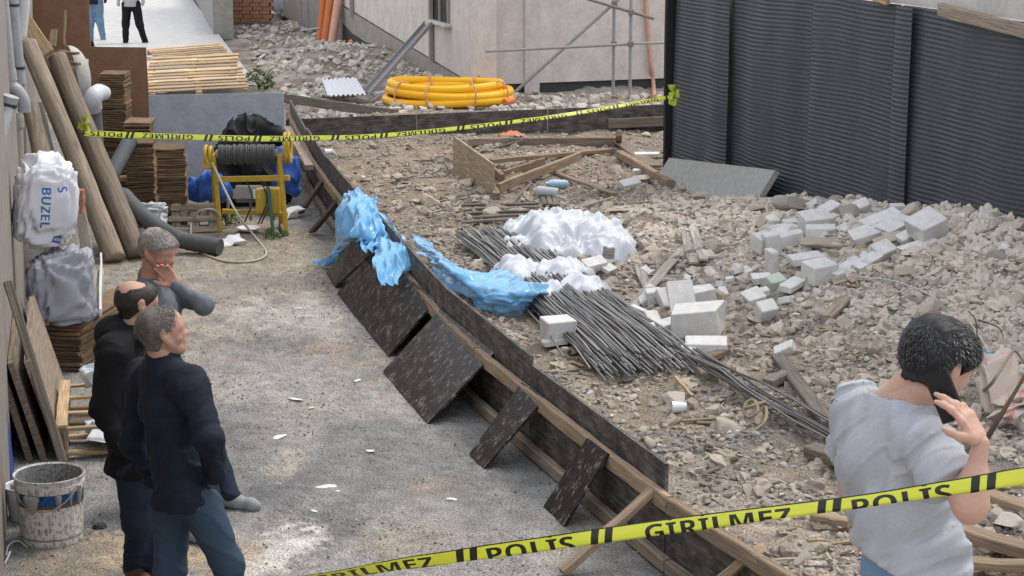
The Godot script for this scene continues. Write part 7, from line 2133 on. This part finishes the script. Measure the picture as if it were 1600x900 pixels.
	var top := shape(c.get("cloth_cell", 0.011), 0.045, func(p: Vector3, d: float) -> float:
		if d > 0.05 or d < -0.05: return maxf(d, hem + (p - j.pelvis).dot(tilt) - p.y) if d > -0.05 else maxf(d, hem + (p - j.pelvis).dot(tilt) - p.y)
		var q: Vector3 = p - j.chest
		var side: float = q.dot(fr)
		var swirl := 50.0 * crease.get_noise_3d(p.x * 250, p.y * 250, p.z * 250)
		var a := crease.get_noise_3d((side + q.y * 0.6) * 180 + swirl, (q.y - side * 0.9) * 1000 + swirl, q.dot(j.f) * 260)
		var b := crease.get_noise_3d(side * 1150 + 400 + swirl, q.y * 230 + side * 300, q.dot(j.f) * 420)
		var low := smoothstep(0.1, -0.35, q.y)
		var sharp := maxf(0.0, 1.0 - absf(a + b * 0.4) * 3.0)
		d -= (a * (0.55 + 0.7 * low) + b * (0.75 - 0.4 * low) + sharp * sharp * 0.35) * wr
		d = maxf(d, hem + (p - j.pelvis).dot(tilt) + a * 0.004 - p.y)
		for e in ends:
			var s: float = (p - e[0]).dot(e[1])
			if s > -0.05 and (p - e[0]).length() < 0.16: d = maxf(d, s)
		if open > 0:
			d = maxf(d, open - ((p - nk - Vector3.UP * 0.035 - j.f * 0.025) * Vector3(1, 1.25, 1)).length())
		return d, 0.02)
	obj(c.get("top_name", "jacket"), net_mesh(top, feet), c.top, t, here)
	# trousers
	bones_clear()
	leg_bones(j, 0.016)
	var tr := shape(0.012, 0.05, func(p: Vector3, d: float) -> float:
		if absf(d) > 0.04: return d
		var a := crease.get_noise_3d(p.x * 260, p.y * 620 + p.x * 350, p.z * 260)
		var line1 := maxf(0.0, 1.0 - absf(a) * 2.6)
		return d - (line1 * line1 - 0.25) * 0.008 + crease.get_noise_3d(p.x * 500, p.y * 300, p.z * 500) * 0.008, 0.015)
	var tro := obj("trousers", net_mesh(tr, feet), c.trousers, t, here)
	if c.has("belt"):
		bones_clear()
	# shoes
	for s in ["l", "r"]:
		obj("shoe", net_mesh(foot_mesh(j["an_" + s], j.get("toe_" + s, j.f)), feet), c.shoe, t, here)
	return t

# short locks lying over the crown
func strands(parent: Node3D, c: Vector3, f: Vector3, u: Vector3, g: float, n: int, line_n: Vector3, line_at: float, feet: Vector3, hs: float) -> void:
	var st := SurfaceTool.new()
	st.begin(Mesh.PRIMITIVE_TRIANGLES)
	st.set_smooth_group(-1)
	var r := f.cross(u).normalized()
	var whorl := (u * 0.8 - f * 0.5).normalized()
	for i in n:
		var d := Vector3(rng.randfn(), rng.randfn(), rng.randfn()).normalized()
		var q := u * 0.036 + d * (0.079 + g)
		q += f * 0.03 * d.dot(f)
		q *= hs
		if q.dot(line_n) < line_at + 0.006 or q.dot(u) < -0.05: continue
		if absf(q.dot(r)) > 0.05 and q.dot(f) > -0.05 and q.dot(u) < 0.035: continue
		var flow := (d - whorl * 1.0)
		flow = (flow - d * flow.dot(d)).normalized()
		flow = (flow + r * rng.randf_range(-0.35, 0.35) + u * -0.2).normalized()
		var p := c + q + d * rng.randf_range(-0.001, 0.005)
		var w := rng.randf_range(0.001, 0.0026)
		var l := rng.randf_range(0.022, 0.048)
		var side := flow.cross(d).normalized()
		var lift := rng.randf_range(0.0, 0.009)
		var sway := rng.randf_range(-0.25, 0.25)
		var prev := p
		var dir := flow
		for s in 3:
			var nxt := prev + dir * l / 3.0 + d * (lift if s < 1 else -lift * 0.6)
			var w0 := side * w * (1.0 - s / 3.0)
			var w1 := side * w * (1.0 - (s + 1) / 3.0)
			quad(st, prev - w0 - feet, nxt - w1 - feet, nxt + w1 - feet, prev + w0 - feet)
			prev = nxt
			dir = (dir + side * sway - d * 0.22).normalized()
	st.generate_normals()
	var shine: StandardMaterial3D = parent.material_override.duplicate()
	shine.roughness = 0.46
	shine.metallic_specular = 0.6
	obj("lock", st.commit(), shine, parent, Transform3D(Basis(), feet)).set_meta("kind", "stuff")

func skin_mat(col: Color) -> StandardMaterial3D:
	var m := mat(col, 0.55, T.skin, Vector3(5, 5, 5))
	m.subsurf_scatter_enabled = true
	m.subsurf_scatter_strength = 0.12
	return m

func people() -> void:
	var up := Vector3.UP
	var denim := mat(C(0.055, 0.09, 0.14), 0.9, T.cloth, Vector3(7, 7, 7))
	var denim_dark := mat(C(0.022, 0.033, 0.062), 0.9, T.cloth, Vector3(7, 7, 7))
	var denim_light := mat(C(0.22, 0.36, 0.52), 0.9, T.cloth, Vector3(7, 7, 7))
	var navy := mat(C(0.013, 0.018, 0.036), 0.8, T.cloth, Vector3(5, 5, 5))
	var black := mat(C(0.008, 0.008, 0.010), 0.85, T.cloth, Vector3(5, 5, 5))
	var grey := mat(C(0.20, 0.215, 0.25), 0.9, T.cloth, Vector3(8, 8, 8))
	var shirt := mat(C(0.55, 0.565, 0.605), 0.92, T.cloth, Vector3(8, 8, 8))
	var grey_hair := mat(C(0.42, 0.40, 0.39), 0.6, T.grain, Vector3(3, 9, 9))
	var pepper := mat(C(0.19, 0.17, 0.16), 0.6, T.grain, Vector3(3, 9, 9))
	var dark_hair := mat(C(0.03, 0.024, 0.02), 0.5)
	var black_hair := mat(C(0.013, 0.012, 0.013), 0.6)
	var trainer := mat(C(0.36, 0.38, 0.38), 0.7, T.speckle, Vector3(6, 6, 6))
	var brown_shoe := mat(C(0.10, 0.05, 0.03), 0.6)
	var skin_r := skin_mat(C(0.54, 0.285, 0.205))
	var skin_t := skin_mat(C(0.55, 0.32, 0.235))
	var skin_p := skin_mat(C(0.56, 0.335, 0.25))

	# man in the grey sweater, chin in hand
	var f := Vector3(0.9, 0, 0.42).normalized()
	var j := {"f": f, "head": Vector3(-2.094, 1.582, -11.450), "hf": (f + Vector3(0.1, -0.28, 0.1)).normalized(), "hu": Vector3(0.15, 1, 0), "neck": Vector3(-2.148, 1.401, -11.500), "chest": Vector3(-2.122, 1.194, -11.500), "waist": Vector3(-2.115, 0.905, -11.550), "pelvis": Vector3(-2.099, 0.705, -11.550),
		"sh_l": Vector3(-2.090, 1.294, -11.720), "sh_r": Vector3(-2.205, 1.326, -11.300), "el_r": Vector3(-2.150, 1.085, -11.150), "wr_r": Vector3(-1.921, 1.169, -11.200), "el_l": Vector3(-1.833, 1.253, -11.450), "wr_l": Vector3(-1.970, 1.402, -11.320),
		"hip_l": Vector3(-2.052, 0.657, -11.650), "hip_r": Vector3(-2.132, 0.701, -11.450), "kn_l": Vector3(-1.840, 0.326, -11.600), "kn_r": Vector3(-2.072, 0.347, -11.400), "an_l": Vector3(-1.697, 0.090, -11.421), "an_r": Vector3(-1.861, 0.090, -10.840), "toe_l": Vector3(0.95, 0, 0.3).normalized()}
	var p := person("grey haired man in glasses and grey sweater holding his chin", j, {"skin": skin_r, "hair": grey_hair, "top": grey, "top_name": "sweater", "trousers": denim_dark, "shoe": trainer, "collar": 0.03, "hair_line": -0.004, "hair_up": 0.7, "hair_back": 0.5, "hair_grow": 0.01, "hair_rough": 0.006, "strands": 3500,
		"hands": [[j.wr_l, (Vector3(-2.032, 1.488, -11.330) - j.wr_l), Vector3(-0.4, 0.7, 0.6), [0.45, 0.5, 0.55, 0.6], 0.7, -1.0]], "wrinkle": 0.012, "grow": 0.016})
	glasses(p, j.head, j.hf, j.hu)
	# man in the black hooded jacket, thin on top
	f = Vector3(0.8, 0, -0.6).normalized()
	j = {"f": f, "head": Vector3(-1.966, 1.572, -10.100), "hf": (f + Vector3(0, -0.12, 0)).normalized(), "hu": Vector3(0.1, 1, -0.1), "neck": Vector3(-2.009, 1.427, -10.100), "chest": Vector3(-2.041, 1.211, -10.100), "waist": Vector3(-2.029, 0.930, -10.100), "pelvis": Vector3(-1.998, 0.710, -10.100),
		"sh_l": Vector3(-2.020, 1.317, -10.300), "sh_r": Vector3(-2.069, 1.352, -9.930), "el_l": Vector3(-1.919, 0.987, -10.400), "wr_l": Vector3(-1.869, 0.763, -10.300), "el_r": Vector3(-2.116, 1.058, -9.900), "wr_r": Vector3(-2.034, 0.856, -9.880),
		"hip_l": Vector3(-1.966, 0.656, -10.200), "hip_r": Vector3(-2.007, 0.689, -10.020), "kn_l": Vector3(-1.950, 0.377, -10.200), "kn_r": Vector3(-2.001, 0.393, -10.050), "an_l": Vector3(-1.960, 0.090, -10.233), "an_r": Vector3(-2.068, 0.090, -10.213), "toe_r": Vector3(0.6, 0, 0.8), "toe_l": Vector3(0.9, 0, 0.3)}
	person("balding man in a black hooded jacket standing beside the slatted pallet", j, {"skin": skin_t, "hair": dark_hair, "top": black, "trousers": denim_dark, "shoe": brown_shoe, "hood": true, "collar": 0.035, "bald": 0.078, "bald_back": 0.045, "hair_line": -0.012, "hair_grow": 0.006, "grow": 0.042, "skirt": 0.05, "wrinkle": 0.016})
	# man in the navy jacket, hands in pockets
	f = Vector3(0.86, 0, -0.5).normalized()
	j = {"f": f, "head": Vector3(-1.680, 1.636, -9.220), "hf": (f + Vector3(0.05, 0.1, 0)).normalized(), "hu": Vector3(-0.05, 1, 0), "neck": Vector3(-1.676, 1.476, -9.250), "chest": Vector3(-1.659, 1.270, -9.250), "waist": Vector3(-1.637, 1.024, -9.250), "pelvis": Vector3(-1.606, 0.837, -9.250),
		"sh_l": Vector3(-1.819, 1.357, -9.430), "sh_r": Vector3(-1.537, 1.405, -9.100), "el_l": Vector3(-1.900, 1.006, -9.500), "wr_l": Vector3(-1.786, 0.798, -9.500), "el_r": Vector3(-1.435, 1.180, -8.980), "wr_r": Vector3(-1.433, 0.955, -9.120),
		"hip_l": Vector3(-1.686, 0.744, -9.330), "hip_r": Vector3(-1.522, 0.795, -9.180), "kn_l": Vector3(-1.706, 0.413, -9.320), "kn_r": Vector3(-1.400, 0.474, -9.200), "an_l": Vector3(-1.681, 0.090, -9.156), "an_r": Vector3(-1.382, 0.090, -9.279)}
	person("man in navy jacket and jeans seen from behind, short greying hair", j, {"skin": skin_t, "hair": pepper, "top": navy, "trousers": denim, "shoe": brown_shoe, "collar": 0.045, "hair_line": -0.002, "hair_up": 0.45, "hair_back": 0.75, "hair_grow": 0.007, "hair_rough": 0.005, "grow": 0.036, "skirt": 0.07, "wrinkle": 0.016, "head_cell": 0.0042, "strands": 3500})
	# man on the phone
	f = Vector3(0.8, 0, -0.6).normalized()
	j = {"f": f, "head": Vector3(1.257, 2.413, -5.660), "hf": (f + Vector3(0.0, -0.42, 0.05)).normalized(), "hu": Vector3(0.3, 1, -0.2), "neck": Vector3(1.155, 2.307, -5.700), "chest": Vector3(1.140, 2.120, -5.700), "waist": Vector3(1.186, 1.942, -5.700), "pelvis": Vector3(1.215, 1.802, -5.700),
		"sh_l": Vector3(1.067, 2.218, -5.860), "sh_r": Vector3(1.215, 2.199, -5.520), "el_l": Vector3(1.078, 1.948, -5.980), "wr_l": Vector3(1.122, 1.738, -5.980), "el_r": Vector3(1.300, 2.075, -5.340), "wr_r": Vector3(1.324, 2.264, -5.360),
		"hip_l": Vector3(1.179, 1.730, -5.760), "hip_r": Vector3(1.252, 1.760, -5.660), "kn_l": Vector3(1.220, 1.272, -5.800), "kn_r": Vector3(1.296, 1.341, -5.600), "an_l": Vector3.ZERO, "an_r": Vector3.ZERO}
	j.an_l = Vector3(j.kn_l.x, 0.915, j.kn_l.z)
	j.an_r = Vector3(j.kn_r.x, 0.915, j.kn_r.z)
	j.kn_l.y = (j.hip_l.y + 0.915) / 2
	j.kn_r.y = (j.hip_r.y + 0.915) / 2
	var wrist: Vector3 = j.wr_r
	p = person("dark haired man in light grey shirt talking on phone, nearest the camera", j, {"skin": skin_p, "hair": black_hair, "top": shirt, "top_name": "shirt", "trousers": denim_light, "shoe": trainer, "sleeve": 0.62, "neck_open": 0.115, "hair_line": -0.018, "hair_up": 0.7, "hair_back": 0.6, "hair_grow": 0.017, "hair_rough": 0.007, "strands": 9000, "head_cell": 0.0036, "cloth_cell": 0.007, "wrinkle": 0.024, "grow": 0.019, "skirt": 0.05, "skirt_r": 0.16, "hem_tilt": Vector3(-0.5, 0, 0),
		"arms": [[j.sh_r, j.el_r, j.wr_r], [j.sh_l, j.el_l, j.wr_l]], "hands": [[wrist, Vector3(1.271, 2.355, -5.380) - wrist, Vector3(-0.8, 0.15, -0.55), [0.32, 0.3, 0.42, 0.5], 0.75, 1.0]]})
	mobile_phone()
	# two people far up the path, cut by the top of the picture
	f = Vector3(0.3, 0, 0.95).normalized()
	for q in [[Vector3(-8.484, 0.000, -40.448), "person in light blue jeans far up the path beside brown plywood", denim_light, navy, 0.1], [Vector3(-7.603, 0.000, -39.784), "person in black trousers standing with legs apart on the bright path", black, shirt, 0.2]]:
		var o: Vector3 = q[0]
		var w: float = q[4]
		j = {"f": f, "head": o + up * 1.62, "hf": f, "hu": up, "neck": o + up * 1.46, "chest": o + up * 1.27, "waist": o + up * 1.06, "pelvis": o + up * 0.92, "sh_l": o + Vector3(0.18, 1.4, 0), "sh_r": o + Vector3(-0.18, 1.4, 0), "el_l": o + Vector3(0.25, 1.12, 0), "el_r": o + Vector3(-0.25, 1.12, 0), "wr_l": o + Vector3(0.24, 0.88, 0.08), "wr_r": o + Vector3(-0.24, 0.88, 0.08),
			"hip_l": o + Vector3(0.09, 0.88, 0), "hip_r": o + Vector3(-0.09, 0.88, 0), "kn_l": o + Vector3(0.06 + w * 0.5, 0.48, 0.03), "kn_r": o + Vector3(-0.06 - w * 0.3, 0.48, 0.03), "an_l": o + Vector3(0.06 + w, 0.09, 0), "an_r": o + Vector3(-0.05 - w * 0.5, 0.09, 0)}
		person(q[1], j, {"skin": skin_t, "hair": dark_hair, "top": q[3], "trousers": q[2], "shoe": M.dark, "body_cell": 0.024, "head_cell": 0.011, "cloth_cell": 0.02})

func glasses(p: Node3D, c: Vector3, f: Vector3, u: Vector3) -> void:
	u = (u - f * u.dot(f)).normalized()
	var r := f.cross(u)
	var g := Node3D.new()
	g.name = "glasses"
	p.add_child(g)
	for s in [-1, 1]:
		var pts := []
		for k in 17:
			var a := TAU * k / 16
			pts.append(c + f * 0.108 + r * (s * 0.034 + cos(a) * 0.024) + u * (0.004 + sin(a) * 0.017))
		obj("rim", tube_mesh(pts, 0.0017, 5, false), M.steel, g)
		obj("temple", tube_mesh([c + f * 0.106 + r * s * 0.06 + u * 0.008, c + f * 0.05 + r * s * 0.082 + u * 0.012, c - f * 0.01 + r * s * 0.09 + u * 0.012], 0.0017, 5), M.steel, g)
	obj("bridge", tube_mesh([c + f * 0.109 - r * 0.011 + u * 0.006, c + f * 0.113 + u * 0.009, c + f * 0.109 + r * 0.011 + u * 0.006], 0.0017, 5), M.steel, g)

func mobile_phone() -> void:
	var a := Vector3(1.256, 2.325, -5.420)
	var b := Vector3(1.209, 2.437, -5.440)
	var t := thing("mobile_phone", "black mobile phone held to the ear of man in grey shirt", "phone", a)
	var x := (b - a).normalized()
	var f := along(a, b, Vector3(-0.45, 0.2, 0.85))
	f.basis = Basis(x, Vector3(-0.35, -0.1, 0.93).normalized(), Vector3.ZERO)
	f.basis.y = (f.basis.y - x * x.dot(f.basis.y)).normalized()
	f.basis.z = x.cross(f.basis.y)
	f.origin = (a + b) / 2
	var black := mat(C(0.012, 0.012, 0.014), 0.3)
	obj("case", bar_mesh(0.15, 0.011, 0.074, 0.0, 1, 0.004), black, t, f)
	obj("camera_bump", bar_mesh(0.022, 0.003, 0.022, 0.0, 1, 0.001), mat(C(0.1, 0.1, 0.11), 0.25), t, f * Transform3D(Basis(), Vector3(-0.03, 0.007, 0.0)))
	obj("lens", bar_mesh(0.014, 0.002, 0.014, 0.0, 1, 0.001), M.dark, t, f * Transform3D(Basis(), Vector3(-0.03, 0.009, 0.0)))

# ---------------------------------------------------------------- police tape
# ribbon along a hanging path; width runs down; a lengthwise fold tucks part of the print behind; letters are printed on it
func tape(called: String, label: String, pts: Array, width: float, rolls: Array, per_metre: float, m: Material, m_back: Material, flip: bool) -> Node3D:
	var path := smooth_path(pts, 24)
	var at: Vector3 = pts[0]
	var t := thing(called, label, "tape", at)
	var st := SurfaceTool.new()
	st.begin(Mesh.PRIMITIVE_TRIANGLES)
	st.set_smooth_group(0)
	var run := 0.0
	var n := path.size()
	var cols := 9
	for i in n:
		if i > 0: run += path[i].distance_to(path[i - 1])
		var k := float(i) / (n - 1) * (rolls.size() - 1)
		var lo := int(minf(k, rolls.size() - 2))
		# each roll: [turn of the ribbon about its run, share of the width folded behind]
		var turn: float = lerpf(rolls[lo][0], rolls[lo + 1][0], smoothstep(0, 1, k - lo))
		var fold_at: float = lerpf(rolls[lo][1], rolls[lo + 1][1], smoothstep(0, 1, k - lo))
		var d: Vector3 = (path[mini(i + 1, n - 1)] - path[maxi(i - 1, 0)]).normalized()
		var out := d.cross(Vector3.UP).normalized()
		var down := d.cross(out).normalized()
		if down.y > 0: down = -down
		var dn := down.rotated(d, turn)
		var nn := out.rotated(d, turn)
		for c in cols + 1:
			var v := float(c) / cols
			var y := v
			var z := 0.0
			if v > 1.0 - fold_at:
				y = (1.0 - fold_at) - (v - (1.0 - fold_at)) * 0.92
				z = -0.0035
			var sag := 0.003 * sin(v * PI) + fold.get_noise_2d(run * 400, v * 60) * 0.004
			st.set_uv(Vector2(run * per_metre * (-1.0 if flip else 1.0), 1.0 - v if flip else v))
			st.add_vertex(path[i] + dn * (y - 0.5 * (1.0 - fold_at)) * width + nn * (z + sag) - at)
	for i in n - 1:
		for c in cols:
			var k := i * (cols + 1) + c
			for q in [k, k + cols + 1, k + 1, k + 1, k + cols + 1, k + cols + 2]: st.add_index(q)
	st.generate_normals()
	obj("ribbon", st.commit(), m, t, Transform3D(Basis(), at))
	return t

func tapes() -> void:
	var im := Image.create(1024, 96, false, Image.FORMAT_RGB8)
	im.fill(Color(0.92, 0.94, 0.26))
	var ink := Color(0.07, 0.07, 0.06)
	print_text(im, "GİRİLMEZ", 700, ink, Transform2D(0, Vector2(88, 92), 0, Vector2(300, 50)))
	print_text(im, "POLİS", 700, ink, Transform2D(0, Vector2(96, 92), 0, Vector2(790, 50)))
	for x in [565, 605, 960, 1000]:
		for y in 96:
			for k in 22: im.set_pixel((x + k + (96 - y) / 6) % 1024, y, ink)
	im.fill_rect(Rect2i(0, 0, 1024, 5), ink)
	im.fill_rect(Rect2i(0, 91, 1024, 5), ink)
	var m := StandardMaterial3D.new()
	m.albedo_texture = tex(im)
	m.albedo_color = C(0.72, 0.72, 0.72)
	m.roughness = 0.35
	m.backlight = Color(0.2, 0.2, 0.1)
	tape("police_tape", "yellow and black police tape stretched across the foreground", [Vector3(-0.671, 1.923, -5.150), Vector3(-0.489, 1.968, -5.100), Vector3(0.000, 2.098, -4.950), Vector3(0.409, 2.213, -4.800), Vector3(0.832, 2.336, -4.620), Vector3(1.045, 2.403, -4.530), Vector3(1.208, 2.456, -4.460), Vector3(1.369, 2.504, -4.400)], 0.059, [[1.1, 0.0], [0.9, 0.05], [0.1, 0.3], [-0.15, 0.32], [-0.2, 0.42], [-0.2, 0.35], [-0.15, 0.25], [-0.1, 0.2]], 1.0, m, m, false)
	var t := tape("police_tape", "yellow police tape strung from round timber to the membrane wall", [Vector3(-4.199, 1.205, -19.300), Vector3(-4.098, 1.167, -19.350), Vector3(-2.822, 1.108, -19.450), Vector3(-2.034, 1.101, -19.500), Vector3(-1.147, 1.132, -19.550), Vector3(0.384, 1.285, -19.700), Vector3(1.679, 1.368, -20.700)], 0.072, [[-0.5, 0.0], [-0.5, 0.0], [-0.5, 0.05], [-0.5, 0.15], [-0.6, 0.25], [-0.7, 0.3], [-0.7, 0.3]], 0.8, m, m, true)
	# knots at both ends
	for e in [[Vector3(-4.168, 1.250, -19.250), 0.03], [Vector3(1.695, 1.395, -20.650), 0.035]]:
		for k in 5:
			var c: Vector3 = e[0] + Vector3(rng.randf_range(-0.03, 0.03), rng.randf_range(-0.1, 0.1), 0.02 * k - 0.02)
			var r: float = e[1]
			var rows := [[c + Vector3(-r, r, 0), c + Vector3(0, r * 1.3, 0.04), c + Vector3(r, r, 0)], [c + Vector3(-r, -r * 0.6, 0.02), c + Vector3(0, -r, 0.05), c + Vector3(r * 0.8, -r, 0)]]
			obj("knot", cloth_mesh(rows, 0.03, k * 5.0, c, 6, 110), M.tape_plain if M.has("tape_plain") else m_plain(), t, Transform3D(Basis(), c))

func m_plain() -> Material:
	M.tape_plain = mat(Color(0.66, 0.70, 0.22), 0.4)
	return M.tape_plain
